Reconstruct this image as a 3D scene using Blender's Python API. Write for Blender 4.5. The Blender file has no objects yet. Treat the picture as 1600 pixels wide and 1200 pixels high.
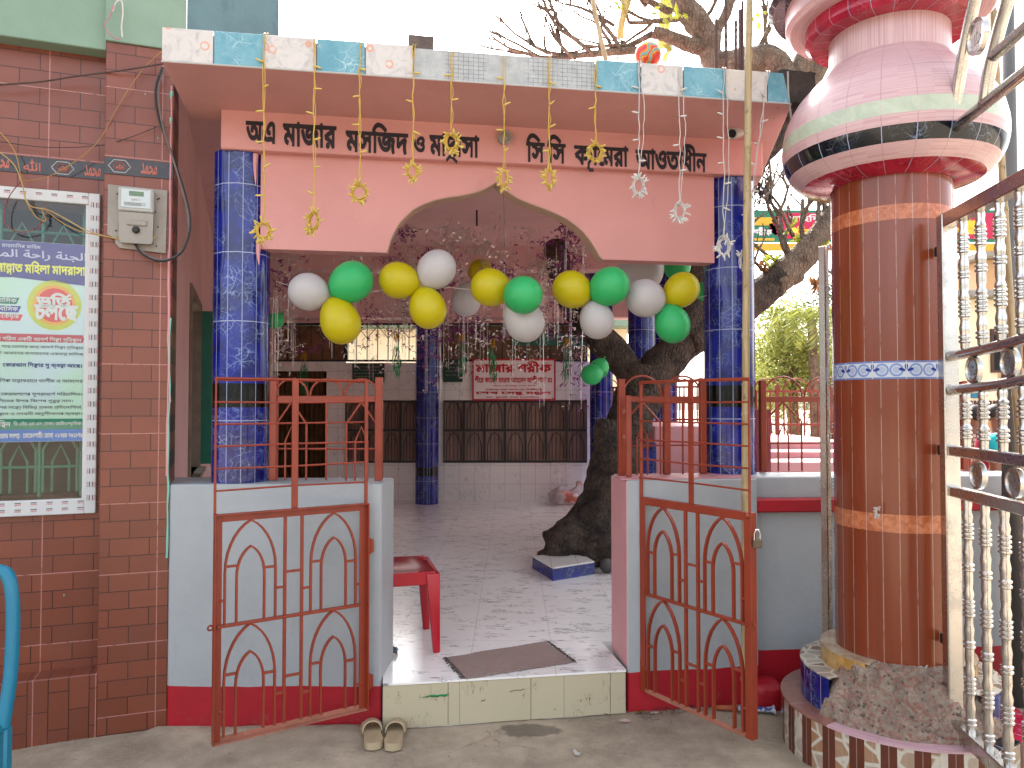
import bpy, bmesh, math, random
from mathutils import Vector, Matrix, noise
from mathutils.geometry import delaunay_2d_cdt, interpolate_bezier
SC = bpy.context.scene
COL = SC.collection
R = math.radians
PI = math.pi
rnd = random.Random(11)

# ------------------------------------------------------------------ camera, sky, sun, exposure
FPX = 1160.0                                   # focal length in pixels of the 1600 px wide photograph
PITCH = math.atan(30 / FPX)
EYE = Vector((0, 0, 1.5))
cam = bpy.data.cameras.new('camera')
cam.sensor_width = 36
cam.lens = FPX / 1600 * 36
cam.clip_start = 0.05
cam.clip_end = 1000
co = bpy.data.objects.new('camera', cam)
COL.objects.link(co)
co.location = EYE
co.rotation_euler = (R(90) + PITCH, 0, 0)
SC.camera = co

SUN_EL, SUN_AZ = R(43), R(2)                 # azimuth measured from +Y (behind the shrine) towards +X
w = bpy.data.worlds.new('World')
SC.world = w
w.use_nodes = True
bg = w.node_tree.nodes['Background']
sky = w.node_tree.nodes.new('ShaderNodeTexSky')
sky.sky_type = 'NISHITA'
sky.sun_disc = False
sky.sun_elevation = SUN_EL
sky.sun_rotation = SUN_AZ
sky.air_density = 1.0
sky.dust_density = 5.0
sky.ozone_density = 0.6
hs = w.node_tree.nodes.new('ShaderNodeHueSaturation')
hs.inputs['Saturation'].default_value = 0.35    # hazy white sky
w.node_tree.links.new(sky.outputs[0], hs.inputs['Color'])
w.node_tree.links.new(hs.outputs[0], bg.inputs[0])
bg.inputs[1].default_value = 0.15
sd = bpy.data.lights.new('sun', 'SUN')
sd.energy = 2.0
sd.angle = R(5)
sd.color = (1, 0.94, 0.84)
so = bpy.data.objects.new('sun', sd)
COL.objects.link(so)
sdir = Vector((math.sin(SUN_AZ) * math.cos(SUN_EL), math.cos(SUN_AZ) * math.cos(SUN_EL), math.sin(SUN_EL)))
so.rotation_euler = sdir.to_track_quat('Z', 'Y').to_euler()
SC.view_settings.view_transform = 'Standard'
SC.view_settings.look = 'None'
SC.view_settings.exposure = 2.35
SC.view_settings.gamma = 1
try:
    SC.cycles.max_bounces = 10
    SC.cycles.transparent_max_bounces = 12
    SC.cycles.sample_clamp_indirect = 6
except Exception:
    pass

# ------------------------------------------------------------------ photograph pixel -> place
def ray(px, py):
    a, b = (px - 800) / FPX, (600 - py) / FPX
    return Vector((a, math.cos(PITCH) - b * math.sin(PITCH), math.sin(PITCH) + b * math.cos(PITCH)))
def at(px, py, Y):
    d = ray(px, py)
    return EYE + d * (Y / d.y)
def atz(px, py, z):
    d = ray(px, py)
    return EYE + d * ((z - EYE.z) / d.z)
class Frame:
    """local axes: u along a wall, v going back from it, z up"""
    def __init__(s, x, y, deg):
        s.M = Matrix.Translation((x, y, 0)) @ Matrix.Rotation(R(deg), 4, 'Z')
        s.I = s.M.inverted()
        s.loc = (x, y, 0)
        s.rot = R(deg)
    def W(s, u, v, z):
        return s.M @ Vector((u, v, z))
    def L(s, p):
        return s.I @ Vector(p)
    def pix(s, px, py, v):
        o, d = s.I @ EYE, s.I.to_3x3() @ ray(px, py)
        return o + d * ((v - o.y) / d.y)
FA = Frame(0, 3.557, 9.0)                       # the shrine's front
FB = Frame(-1.6, 3.48, 19.7)                    # the tiled building on the left

# ------------------------------------------------------------------ objects
MW = {}
def thing(name, label, cat, loc=(0, 0, 0), rotz=0, group=None):
    o = bpy.data.objects.new(name, None)
    COL.objects.link(o)
    o.empty_display_size = 0.1
    o.location = loc
    o.rotation_euler = (0, 0, rotz)
    MW[o] = Matrix.Translation(loc) @ Matrix.Rotation(rotz, 4, 'Z')
    o['label'] = label
    o['category'] = cat
    if group: o['group'] = group
    return o
def obj(name, bm, mat, parent=None, world=False, smooth=False, label=None, kind=None):
    if parent is not None and world:
        bm.transform(MW[parent].inverted())
    me = bpy.data.meshes.new(name)
    bm.normal_update()
    bm.to_mesh(me)
    bm.free()
    for m in (mat if isinstance(mat, (list, tuple)) else [mat]):
        me.materials.append(m)
    if smooth:
        me.polygons.foreach_set('use_smooth', [True] * len(me.polygons))
        if smooth != 'all':
            me.set_sharp_from_angle(angle=R(38))
    o = bpy.data.objects.new(name, me)
    COL.objects.link(o)
    if parent is not None:
        o.parent = parent
        MW[o] = MW[parent]
    else:
        MW[o] = Matrix.Identity(4)
    if label: o['label'] = label
    if kind: o['kind'] = kind
    return o
def single(name, bm, mat, label, cat, group=None, smooth=False, origin=None, kind=None):
    """a thing that is one mesh; its origin goes to the middle of its foot"""
    if origin is None:
        vs = [v.co for v in bm.verts]
        origin = Vector(((min(v.x for v in vs) + max(v.x for v in vs)) / 2,
                         (min(v.y for v in vs) + max(v.y for v in vs)) / 2, min(v.z for v in vs)))
    origin = Vector(origin)
    bm.transform(Matrix.Translation(-origin))
    o = obj(name, bm, mat, None, False, smooth)
    o.location = origin
    MW[o] = Matrix.Translation(origin)
    o['label'] = label
    o['category'] = cat
    if group: o['group'] = group
    if kind: o['kind'] = kind
    return o
def struct(name, bm, mat, smooth=False):
    return obj(name, bm, mat, None, False, smooth, kind='structure')
def clone(root, label, loc=None, rotz=None):
    r = root.copy(); COL.objects.link(r)
    if loc is not None: r.location = loc
    if rotz is not None: r.rotation_euler = (0, 0, rotz)
    r['label'] = label
    for ch in list(root.children):
        c = ch.copy(); COL.objects.link(c); c.parent = r
        for g in list(ch.children):
            d = g.copy(); COL.objects.link(d); d.parent = c
    return r

# ------------------------------------------------------------------ mesh helpers
def B():
    bm = bmesh.new()
    bm.loops.layers.uv.new('UVMap')
    return bm
def box(bm, x0, x1, y0, y1, z0, z1, bev=0.0, M=None, mi=0):
    vs = [Vector((x, y, z)) for z in (z0, z1) for y in (y0, y1) for x in (x0, x1)]
    nv = [bm.verts.new(M @ v if M else v) for v in vs]
    fs = [(0, 2, 3, 1), (4, 5, 7, 6), (0, 1, 5, 4), (2, 6, 7, 3), (0, 4, 6, 2), (1, 3, 7, 5)]
    F = [bm.faces.new([nv[i] for i in f]) for f in fs]
    for f in F: f.material_index = mi
    if bev > 0:
        es = list({e for f in F for e in f.edges})
        r = bmesh.ops.bevel(bm, geom=es, offset=bev, segments=1, profile=0.5, affect='EDGES')
        for f in r['faces']: f.material_index = mi
    return F
def prism(bm, poly, z0, z1, mi=0, bev=0.0):
    """vertical prism over a plan polygon [(x, y)]"""
    n = len(poly)
    area = sum(poly[i][0] * poly[(i + 1) % n][1] - poly[(i + 1) % n][0] * poly[i][1] for i in range(n))
    if area < 0: poly = poly[::-1]
    lo = [bm.verts.new((p[0], p[1], z0)) for p in poly]
    hi = [bm.verts.new((p[0], p[1], z1)) for p in poly]
    F = [bm.faces.new(lo[::-1]), bm.faces.new(hi)]
    for i in range(n):
        j = (i + 1) % n
        F.append(bm.faces.new([lo[i], lo[j], hi[j], hi[i]]))
    for f in F: f.material_index = mi
    if bev > 0:
        bmesh.ops.bevel(bm, geom=list({e for f in F for e in f.edges}), offset=bev, segments=1, profile=0.5, affect='EDGES')
    return F
def slab_uz(bm, poly, v0, v1, mi=0):
    """polygon in the (u, z) plane given thickness from v0 (front) to v1 (back)"""
    n = len(poly)
    area = sum(poly[i][0] * poly[(i + 1) % n][1] - poly[(i + 1) % n][0] * poly[i][1] for i in range(n))
    if area < 0: poly = poly[::-1]
    a = [bm.verts.new((p[0], v0, p[1])) for p in poly]
    b = [bm.verts.new((p[0], v1, p[1])) for p in poly]
    F = [bm.faces.new(a), bm.faces.new(b[::-1])]
    for i in range(n):
        j = (i + 1) % n
        F.append(bm.faces.new([a[j], a[i], b[i], b[j]]))
    for f in F: f.material_index = mi
    bmesh.ops.triangulate(bm, faces=F[:2], quad_method='BEAUTY', ngon_method='BEAUTY')
def tube(bm, pts, r, n=8, mi=0, caps=True, closed=False, sq=False):
    """round bar along points; r a number or a list"""
    pts = [Vector(p) for p in pts]
    m = len(pts)
    rr = r if isinstance(r, (list, tuple)) else [r] * m
    tan = []
    for i in range(m):
        a = pts[(i - 1) % m] if (closed or i) else pts[0]
        b = pts[(i + 1) % m] if (closed or i < m - 1) else pts[-1]
        t = (b - a)
        tan.append(t.normalized() if t.length > 1e-9 else Vector((0, 0, 1)))
    up = Vector((0, 0, 1)) if abs(tan[0].z) < 0.9 else Vector((0, 1, 0))
    x = tan[0].cross(up).normalized()
    rings = []
    for i in range(m):
        x = (x - tan[i] * x.dot(tan[i]))
        x = x.normalized() if x.length > 1e-6 else tan[i].orthogonal().normalized()
        y = tan[i].cross(x)
        off = PI / n if sq else 0
        rings.append([bm.verts.new(pts[i] + (x * math.cos(off + 2 * PI * k / n) + y * math.sin(off + 2 * PI * k / n)) * rr[i]) for k in range(n)])
    uvl = bm.loops.layers.uv.verify()
    dist = 0
    rng = range(m) if closed else range(m - 1)
    for i in rng:
        j = (i + 1) % m
        seg = (pts[j] - pts[i]).length
        for k in range(n):
            l = (k + 1) % n
            f = bm.faces.new([rings[i][k], rings[i][l], rings[j][l], rings[j][k]])
            f.material_index = mi
            c = 2 * PI * max(rr[i], 0.001) / n
            for lp, (uu, vv) in zip(f.loops, ((k, dist), (k + 1, dist), (k + 1, dist + seg), (k, dist + seg))):
                lp[uvl].uv = (uu / n, vv)
        dist += seg
    if caps and not closed:
        for ring in (rings[0][::-1], rings[-1]):
            try:
                f = bm.faces.new(ring); f.material_index = mi
            except ValueError: pass
    return rings
def bar(bm, a, b, w, d=None, mi=0, bev=0.0):
    """square bar from a to b, w wide, d deep"""
    a, b = Vector(a), Vector(b)
    t = b - a
    q = t.to_track_quat('Z', 'Y').to_matrix().to_4x4()
    M = Matrix.Translation(a) @ q
    box(bm, -w / 2, w / 2, -(d or w) / 2, (d or w) / 2, 0, t.length, bev, M, mi)
def lathe(bm, prof, n=24, c=(0, 0), a0=0, a1=2 * PI, ulen=None, mi=0, capb=False, capt=False, M=None):
    """prof = [(r, z)] turned about a vertical axis at c; UV u in units of ulen, v in metres"""
    uvl = bm.loops.layers.uv.verify()
    full = abs(a1 - a0 - 2 * PI) < 1e-6
    cols = n if full else n + 1
    rings = []
    for r, z in prof:
        ring = []
        for k in range(cols):
            a = a0 + (a1 - a0) * k / n
            v = Vector((c[0] + r * math.cos(a), c[1] + r * math.sin(a), z))
            ring.append(bm.verts.new(M @ v if M else v))
        rings.append(ring)
    rmax = max(p[0] for p in prof)
    per = ulen if ulen else (a1 - a0) * rmax / n
    vv = 0
    for i in range(len(prof) - 1):
        seg = math.hypot(prof[i + 1][0] - prof[i][0], prof[i + 1][1] - prof[i][1])
        for k in range(n):
            l = (k + 1) % cols
            f = bm.faces.new([rings[i][k], rings[i][l], rings[i + 1][l], rings[i + 1][k]])
            f.material_index = mi
            for lp, (uu, v2) in zip(f.loops, ((k, vv), (k + 1, vv), (k + 1, vv + seg), (k, vv + seg))):
                lp[uvl].uv = (uu * per, v2)
        vv += seg
    if full:
        if capb: bm.faces.new(rings[0][::-1]).material_index = mi
        if capt: bm.faces.new(rings[-1]).material_index = mi
    return rings
def sphere(bm, c, r, n=12, m=8, mi=0, sc=(1, 1, 1), M=None):
    c = Vector(c)
    prof = [(max(r * math.sin(PI * i / m), 1e-4), -r * math.cos(PI * i / m)) for i in range(m + 1)]
    T = Matrix.Translation(c) @ Matrix.Diagonal((*sc, 1))
    lathe(bm, prof, n, mi=mi, M=(M @ T) if M else T)
def loop_pts(c, r, ax, ay, n=20, a0=0, a1=2 * PI):
    c, ax, ay = Vector(c), Vector(ax), Vector(ay)
    return [c + ax * (r * math.cos(a0 + (a1 - a0) * i / n)) + ay * (r * math.sin(a0 + (a1 - a0) * i / n)) for i in range(n + (0 if abs(a1 - a0 - 2 * PI) < 1e-6 else 1))]
def spline(pts, n=6):
    """Catmull-Rom through the points"""
    P = [Vector(p) for p in pts]
    P = [P[0] * 2 - P[1]] + P + [P[-1] * 2 - P[-2]]
    out = []
    for i in range(1, len(P) - 2):
        for k in range(n):
            t = k / n
            a, b, c, d = P[i - 1], P[i], P[i + 1], P[i + 2]
            out.append(0.5 * ((2 * b) + (c - a) * t + (2 * a - 5 * b + 4 * c - d) * t * t + (3 * b - a - 3 * c + d) * t ** 3))
    out.append(P[-2])
    return out
def lerp_list(l, n):
    out = []
    for i in range(len(l) - 1):
        out += [l[i] + (l[i + 1] - l[i]) * k / n for k in range(n)]
    return out + [l[-1]]

# ------------------------------------------------------------------ material helpers
def lin(c):
    c = c / 255
    return c / 12.92 if c <= 0.04045 else ((c + 0.055) / 1.055) ** 2.4
IN = 1 / 0.70
def RGB(r, g, b, k=1.0):
    k *= 0.70
    return (lin(r) * k, lin(g) * k, lin(b) * k, 1)
class Mat:
    def __init__(s, name):
        s.m = bpy.data.materials.new(name)
        s.m.use_nodes = True
        s.nt = s.m.node_tree
        s.b = s.nt.nodes['Principled BSDF']
        s.out = s.nt.nodes['Material Output']
    def put(s, sock, v):
        if isinstance(v, bpy.types.NodeSocket): s.nt.links.new(v, sock)
        else: sock.default_value = v
    def set(s, **k):
        for n, v in k.items():
            s.put(s.b.inputs[n.replace('_', ' ')], v)
        return s
    def math(s, op, a, b=None, c=None, clamp=False):
        n = s.nt.nodes.new('ShaderNodeMath'); n.operation = op; n.use_clamp = clamp
        for i, v in enumerate((a, b, c)):
            if v is not None: s.put(n.inputs[i], v)
        return n.outputs[0]
    def mix(s, f, a, b, mode='MIX'):
        n = s.nt.nodes.new('ShaderNodeMix'); n.data_type = 'RGBA'; n.blend_type = mode
        s.put(n.inputs[0], f); s.put(n.inputs[6], a); s.put(n.inputs[7], b)
        return n.outputs[2]
    def coord(s, kind='Object'):
        n = s.nt.nodes.new('ShaderNodeTexCoord')
        return n.outputs[kind]
    def geo(s):
        return s.nt.nodes.new('ShaderNodeNewGeometry').outputs['Position']
    def scale(s, v, sc, rot=None):
        n = s.nt.nodes.new('ShaderNodeMapping')
        s.put(n.inputs['Vector'], v); n.inputs['Scale'].default_value = sc
        if rot: n.inputs['Rotation'].default_value = rot
        return n.outputs[0]
    def xyz(s, v):
        n = s.nt.nodes.new('ShaderNodeSeparateXYZ'); s.put(n.inputs[0], v)
        return n.outputs
    def vec(s, x, y, z=0.0):
        n = s.nt.nodes.new('ShaderNodeCombineXYZ')
        for i, v in enumerate((x, y, z)): s.put(n.inputs[i], v)
        return n.outputs[0]
    def noise(s, v, scale, detail=4, rough=0.55, dist=0.0):
        n = s.nt.nodes.new('ShaderNodeTexNoise')
        s.put(n.inputs['Vector'], v); n.inputs['Scale'].default_value = scale
        n.inputs['Detail'].default_value = detail; n.inputs['Roughness'].default_value = rough
        n.inputs['Distortion'].default_value = dist
        return n.outputs['Fac']
    def voro(s, v, scale, feat='F1', out='Distance', rand=1.0):
        n = s.nt.nodes.new('ShaderNodeTexVoronoi'); n.feature = feat
        s.put(n.inputs['Vector'], v); n.inputs['Scale'].default_value = scale
        n.inputs['Randomness'].default_value = rand
        return n.outputs[out]
    def ramp(s, f, lo, hi):
        n = s.nt.nodes.new('ShaderNodeMapRange'); n.interpolation_type = 'SMOOTHSTEP'
        s.put(n.inputs[0], f); n.inputs[1].default_value = lo; n.inputs[2].default_value = hi
        return n.outputs[0]
    def grid(s, x, period, width, off=0.0):
        """1 on the lines, every `period`"""
        f = s.math('FRACT', s.math('ADD', s.math('DIVIDE', x, period), off))
        return s.math('GREATER_THAN', s.math('ABSOLUTE', s.math('SUBTRACT', f, 0.5)), 0.5 - width / period / 2)
    def bump(s, h, strength=0.3, dist=0.01):
        n = s.nt.nodes.new('ShaderNodeBump')
        n.inputs['Strength'].default_value = strength; n.inputs['Distance'].default_value = dist
        s.put(n.inputs['Height'], h)
        s.nt.links.new(n.outputs[0], s.b.inputs['Normal'])
        return s
def dk(c, k):
    return (c[0] * k, c[1] * k, c[2] * k, 1)
def paint(name, c, rough=0.5, var=0.2, scale=2.0, bump=0.15, fine=60, dist=0.004, stain=None, metallic=0.0, spec=0.5):
    m = Mat(name)
    p = m.coord()
    n1 = m.ramp(m.noise(p, scale, 6, 0.65), 0.35, 0.75)
    col = m.mix(n1, c, dk(c, 1 - var))
    if stain:
        n2 = m.ramp(m.noise(m.scale(p, (1, 1, 0.35)), scale * 3.1, 6, 0.7), 0.58, 0.75)
        col = m.mix(m.math('MULTIPLY', n2, 0.55), col, stain)
    m.set(Base_Color=col, Roughness=m.math('ADD', m.math('MULTIPLY', n1, 0.12), rough), Metallic=metallic, Specular_IOR_Level=spec)
    if bump: m.bump(m.noise(p, fine, 4), bump, dist)
    return m.m
# ------------------------------------------------------------------ lettering (outlines of the built-in letters, filled by winding number)
_gc = {}
def outlines(s):
    if s in _gc: return _gc[s]
    cu = bpy.data.curves.new('letters', 'FONT'); cu.body = s
    ob = bpy.data.objects.new('letters', cu)
    c = ob.to_curve(bpy.context.evaluated_depsgraph_get())
    res = []
    for sp in c.splines:
        bp = sp.bezier_points
        pts = []
        for i in range(len(bp)):
            a, b = bp[i], bp[(i + 1) % len(bp)]
            straight = (a.handle_right - a.co).cross(b.co - a.co).length < 1e-5 and (b.handle_left - b.co).cross(b.co - a.co).length < 1e-5
            if straight: pts.append((a.co.x, a.co.y))
            else: pts += [(q.x, q.y) for q in interpolate_bezier(a.co, a.handle_right, b.handle_left, b.co, 5)[:-1]]
        q = []
        for v in pts:
            if not q or abs(v[0] - q[-1][0]) + abs(v[1] - q[-1][1]) > 1e-4: q.append(v)
        if len(q) > 2: res.append(q)
    ob.to_curve_clear()
    bpy.data.objects.remove(ob); bpy.data.curves.remove(cu)
    _gc[s] = res
    return res
_adv = {}
def advance(s):
    if s not in _adv:
        lm = max(p[0] for c in outlines('WWW') for p in c)
        _adv[s] = max(p[0] for c in outlines(s + 'WWW') for p in c) - lm
    return _adv[s]
def stroke(pts, w):
    res = []
    for i in range(len(pts) - 1):
        (x0, y0), (x1, y1) = pts[i], pts[i + 1]
        L = math.hypot(x1 - x0, y1 - y0) or 1
        ex, ey = (x1 - x0) / L * w * 0.4, (y1 - y0) / L * w * 0.4
        nx, ny = -(y1 - y0) / L * w / 2, (x1 - x0) / L * w / 2
        res.append([(x0 - ex + nx, y0 - ey + ny), (x1 + ex + nx, y1 + ey + ny), (x1 + ex - nx, y1 + ey - ny), (x0 - ex - nx, y0 - ey - ny)])
    return res
CONS = set('কখগঘঙচছজঝঞটঠডঢণতথদধনপফবভমযরলশষসহড়ঢ়য়ৎ')
PRE, POST = {'ি', 'ে', 'ৈ'}, {'া', 'ী'}
def layout(s):
    """Bengali in visual order; conjuncts are stacked; returns contours of the whole line"""
    out, x = [], 0.0
    def add(g, sx=1, sy=1, dx=0, dy=0, w=None):
        nonlocal x
        out.extend([[(x + dx + p[0] * sx, dy + p[1] * sy) for p in c] for c in outlines(g)])
        x += advance(g) * sx if w is None else w
    i = 0
    while i < len(s):
        ch = s[i]
        if ch == ' ': x += 0.26; i += 1; continue
        if ch not in CONS:
            add(ch); i += 1; continue
        cl = [ch]; i += 1
        while i + 1 < len(s) and s[i] == '্' and s[i + 1] in CONS:
            cl.append(s[i + 1]); i += 2
        signs = []
        while i < len(s) and s[i] in 'ািীুূৃেৈোৌঁ়':
            signs.append(s[i]); i += 1
        reph = cl[0] == 'র' and len(cl) > 1
        if reph: cl = cl[1:]
        for g in signs:
            if g in PRE: add(g)
            if g in 'োৌ': add('ে')
        x0 = x
        subs = [c for c in cl[1:] if c not in 'যর']
        if subs:
            add(cl[0], 1, 0.62, 0, 0.237)
            g = outlines(subs[0])
            out.extend([[(x0 + 0.08 + p[0] * 0.8, -0.2 + p[1] * 0.7) for p in c] for c in g])
        else: add(cl[0])
        if 'র' in cl[1:]:
            out.extend(stroke([(x0 + 0.06, -0.14), (x0 + 0.2, -0.03), (x0 + 0.36, -0.06), (x - 0.04, -0.19)], 0.065))
        if 'য' in cl[1:]:
            out.extend(stroke([(x - 0.02, 0.585), (x + 0.3, 0.585)], 0.065) + stroke([(x + 0.02, 0.42), (x + 0.16, 0.4), (x + 0.19, 0.2), (x + 0.04, 0.05), (x + 0.0, -0.12), (x + 0.1, -0.2), (x + 0.26, -0.2)], 0.065))
            x += 0.29
        if reph: out.extend(stroke([(x - 0.26, 0.66), (x - 0.02, 0.86)], 0.065))
        for g in signs:
            if g in 'ুূৃঁ়': add(g, w=0)
            elif g in POST: add(g)
            elif g == 'ো': add('া')
            elif g == 'ৌ': add('ৗ')
    return out
def letters(bm, s, P, rect, bold=0.0, mi=0, fitbase=False, raw=False):
    """fill the words into rect (x0, x1, y0, y1); P maps (x, y) to a point. fitbase: y0..y1 = foot line..head line"""
    cs = [c for c in (outlines(s) if raw else layout(s))]
    if bold:
        nc = []
        for c in cs:
            n = len(c); q = []
            for i in range(n):
                (ax, ay), (bx, by), (cx, cy) = c[i - 1], c[i], c[(i + 1) % n]
                l1 = math.hypot(bx - ax, by - ay) or 1; l2 = math.hypot(cx - bx, cy - by) or 1
                nx = -((by - ay) / l1 + (cy - by) / l2); ny = (bx - ax) / l1 + (cx - bx) / l2
                l = math.hypot(nx, ny) or 1
                q.append((bx + nx / l * bold, by + ny / l * bold))
            nc.append(q)
        cs = nc
    xs = [p[0] for c in cs for p in c]; ys = [p[1] for c in cs for p in c]
    x0, x1 = min(xs), max(xs)
    y0, y1 = (0, 0.622) if fitbase else (min(ys), max(ys))
    sx, sy = (rect[1] - rect[0]) / (x1 - x0), (rect[3] - rect[2]) / (y1 - y0)
    # nearby outlines are filled together
    items = []
    for c in cs:
        bx = (min(p[0] for p in c) - .01, max(p[0] for p in c) + .01)
        items.append([bx[0], bx[1], [c]])
    items.sort(key=lambda t: t[0])
    groups = []
    for it in items:
        if groups and it[0] < groups[-1][1] and len(groups[-1][2]) < 14:
            groups[-1][1] = max(groups[-1][1], it[1]); groups[-1][2] += it[2]
        else: groups.append(it)
    for g in groups:
        V, E = [], []
        for c in g[2]:
            k = len(V); V += [Vector(p) for p in c]
            E += [(k + i, k + (i + 1) % len(c)) for i in range(len(c))]
        try:
            v, e, f, *_ = delaunay_2d_cdt(V, E, [], 0, 1e-5)
        except Exception:
            continue
        cache = {}
        for t in f:
            mx = sum(v[i].x for i in t) / len(t); my = sum(v[i].y for i in t) / len(t)
            wn = 0
            for c in g[2]:
                for i in range(len(c)):
                    (ax, ay), (bx, by) = c[i - 1], c[i]
                    if (ay <= my) != (by <= my):
                        xx = ax + (my - ay) / (by - ay) * (bx - ax)
                        if xx > mx: wn += 1 if by > ay else -1
            if wn == 0: continue
            fv = []
            for i in t:
                if i not in cache:
                    cache[i] = bm.verts.new(P(rect[0] + (v[i].x - x0) * sx, rect[2] + (v[i].y - y0) * sy))
                fv.append(cache[i])
            try: bm.faces.new(fv).material_index = mi
            except ValueError: pass

# ------------------------------------------------------------------ materials
PINK = RGB(234, 166, 161)
pink = paint('pink_paint', PINK, 0.55, 0.1, 1.5, 0.25, 45, stain=RGB(208, 142, 138))
pink_soffit = paint('soffit_paint', RGB(236, 174, 169), 0.6, 0.14, 1.2, 0.25, 40, stain=RGB(214, 152, 148))
pink_dark = paint('inner_pink_paint', RGB(214, 172, 170, IN), 0.6, 0.18, 1.0, 0.2, 40)
cream_edge = paint('cream_edge', RGB(206, 168, 146), 0.6)
def wall_two_tone(name, top, low, zc, axis_noise=3.0):
    m = Mat(name)
    p = m.geo()
    s = m.xyz(p)
    zz = m.math('ADD', s[2], m.math('MULTIPLY', m.math('SUBTRACT', m.noise(m.scale(p, (1, 1, 0)), 2.2, 3), 0.5), 0.035))
    f = m.math('LESS_THAN', zz, zc)
    n = m.ramp(m.noise(p, 2.2, 6, 0.65), 0.35, 0.8)
    n2 = m.ramp(m.noise(m.scale(p, (1.2, 1.2, 0.2)), 7, 5, 0.7), 0.55, 0.8)
    t = m.mix(n, top, dk(top, 0.86))
    t = m.mix(m.math('MULTIPLY', n2, 0.35), t, dk(top, 0.72))
    l = m.mix(n, low, dk(low, 0.72))
    l = m.mix(m.math('MULTIPLY', m.ramp(m.noise(p, 14, 5, 0.7), 0.55, 0.8), m.ramp(s[2], 0.10, 0.0)), l, RGB(140, 118, 104))
    m.set(Base_Color=m.mix(f, t, l), Roughness=0.5)
    m.bump(m.noise(p, 30, 5, 0.65), 0.35, 0.006)
    return m.m
GREY = RGB(188, 193, 196)
RED = RGB(196, 18, 40)
low_wall_m = wall_two_tone('grey_and_red_wall_paint', GREY, RED, 0.185)
red_paint = paint('red_paint', RED, 0.45, 0.25, 4)
jamb_pink = paint('jamb_pink', RGB(236, 168, 170), 0.5, 0.12, 2)
def brick_tile(name, tw=0.245, th=0.32, rot=False, offz=0.0, offx=0.0):
    m = Mat(name)
    p = m.coord()
    s = m.xyz(p)
    x, z = (s[0], s[2])
    n = m.nt.nodes.new('ShaderNodeTexBrick')
    m.put(n.inputs['Vector'], m.vec(m.math('ADD', x, offx), m.math('ADD', z, offz)) if not rot else m.vec(m.math('ADD', z, 0.03), x))
    n.offset = 0.5
    n.inputs['Scale'].default_value = 1
    n.inputs['Mortar Size'].default_value = 0.0022
    n.inputs['Mortar Smooth'].default_value = 0.1
    n.inputs['Brick Width'].default_value = 0.165
    n.inputs['Row Height'].default_value = 0.08
    n.inputs['Color1'].default_value = RGB(150, 80, 58)
    n.inputs['Color2'].default_value = RGB(134, 70, 50)
    n.inputs['Mortar'].default_value = RGB(62, 28, 26)
    g = m.math('MAXIMUM', m.grid(m.math('ADD', x, offx), tw, 0.0042, 0.2), m.grid(m.math('ADD', z, offz), th, 0.0042, 0.75))
    nn = m.ramp(m.noise(p, 5, 6, 0.7), 0.3, 0.8)
    base = m.mix(m.math('MULTIPLY', nn, 0.5), n.outputs['Color'], RGB(122, 70, 52))
    base = m.mix(m.math('MULTIPLY', m.ramp(m.noise(p, 22, 4, 0.7), 0.66, 0.75), 0.25), base, RGB(160, 110, 100))
    gn = m.ramp(m.noise(p, 30, 3), 0.2, 0.5)
    col = m.mix(m.math('MULTIPLY', g, gn), base, RGB(196, 136, 128))
    m.set(Base_Color=col, Roughness=m.math('ADD', 0.28, m.math('MULTIPLY', nn, 0.2)))
    h = m.math('SUBTRACT', 1.0, m.math('MAXIMUM', n.outputs['Fac'], g))
    m.bump(m.math('ADD', h, m.math('MULTIPLY', m.noise(p, 40, 3), 0.15)), 0.35, 0.003)
    return m.m
brick_m = brick_tile('brick_print_tile')
brick_lower_m = brick_tile('upright_brick_print_tile', 0.245, 0.7, True, 0.35)
def marble_blue(name, c1=RGB(34, 50, 172), c2=RGB(16, 28, 116), vein=RGB(150, 176, 226), uv=True, gw=0.07, gh=0.33, k=0.75):
    m = Mat(name)
    p = m.coord('UV') if uv else m.coord()
    s = m.xyz(p)
    o = m.coord()
    wv = m.noise(o, 9, 4, 0.6)
    n = m.nt.nodes.new('ShaderNodeTexNoise')
    m.put(n.inputs['Vector'], o); n.inputs['Scale'].default_value = 7; n.inputs['Detail'].default_value = 4
    add = m.nt.nodes.new('ShaderNodeVectorMath'); add.operation = 'MULTIPLY_ADD'
    m.put(add.inputs[0], n.outputs['Color']); add.inputs[1].default_value = (0.14, 0.14, 0.14); m.put(add.inputs[2], o)
    v = m.voro(add.outputs[0], 13, 'DISTANCE_TO_EDGE')
    v2 = m.voro(add.outputs[0], 42, 'DISTANCE_TO_EDGE')
    patch = m.ramp(m.noise(o, 8, 3), 0.42, 0.62)
    vm = m.math('MULTIPLY', m.math('SUBTRACT', 1.0, m.ramp(v, 0.0, 0.03)), patch)
    vm2 = m.math('MULTIPLY', m.math('SUBTRACT', 1.0, m.ramp(v2, 0.0, 0.08)), m.math('MULTIPLY', patch, 0.3))
    col = m.mix(m.ramp(wv, 0.35, 0.65), dk(c1, k), dk(c2, k))
    col = m.mix(m.math('MAXIMUM', m.math('MULTIPLY', vm, 0.75), vm2), col, vein)
    if gw:
        g = m.math('MAXIMUM', m.grid(s[0], gw, 0.0035, 0.5), m.grid(s[1], gh, 0.0045, 0.1))
        col = m.mix(g, col, RGB(170, 180, 214))
        m.bump(m.math('SUBTRACT', 1.0, g), 0.3, 0.002)
    m.set(Base_Color=col, Roughness=0.12)
    return m.m
blue_tile = marble_blue('blue_marble_tile')
blue_flat = marble_blue('blue_marble_plate', uv=False, gw=0)
black_tile = marble_blue('black_tile', RGB(14, 22, 22), RGB(8, 12, 14), RGB(40, 60, 58), k=0.8)
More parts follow.
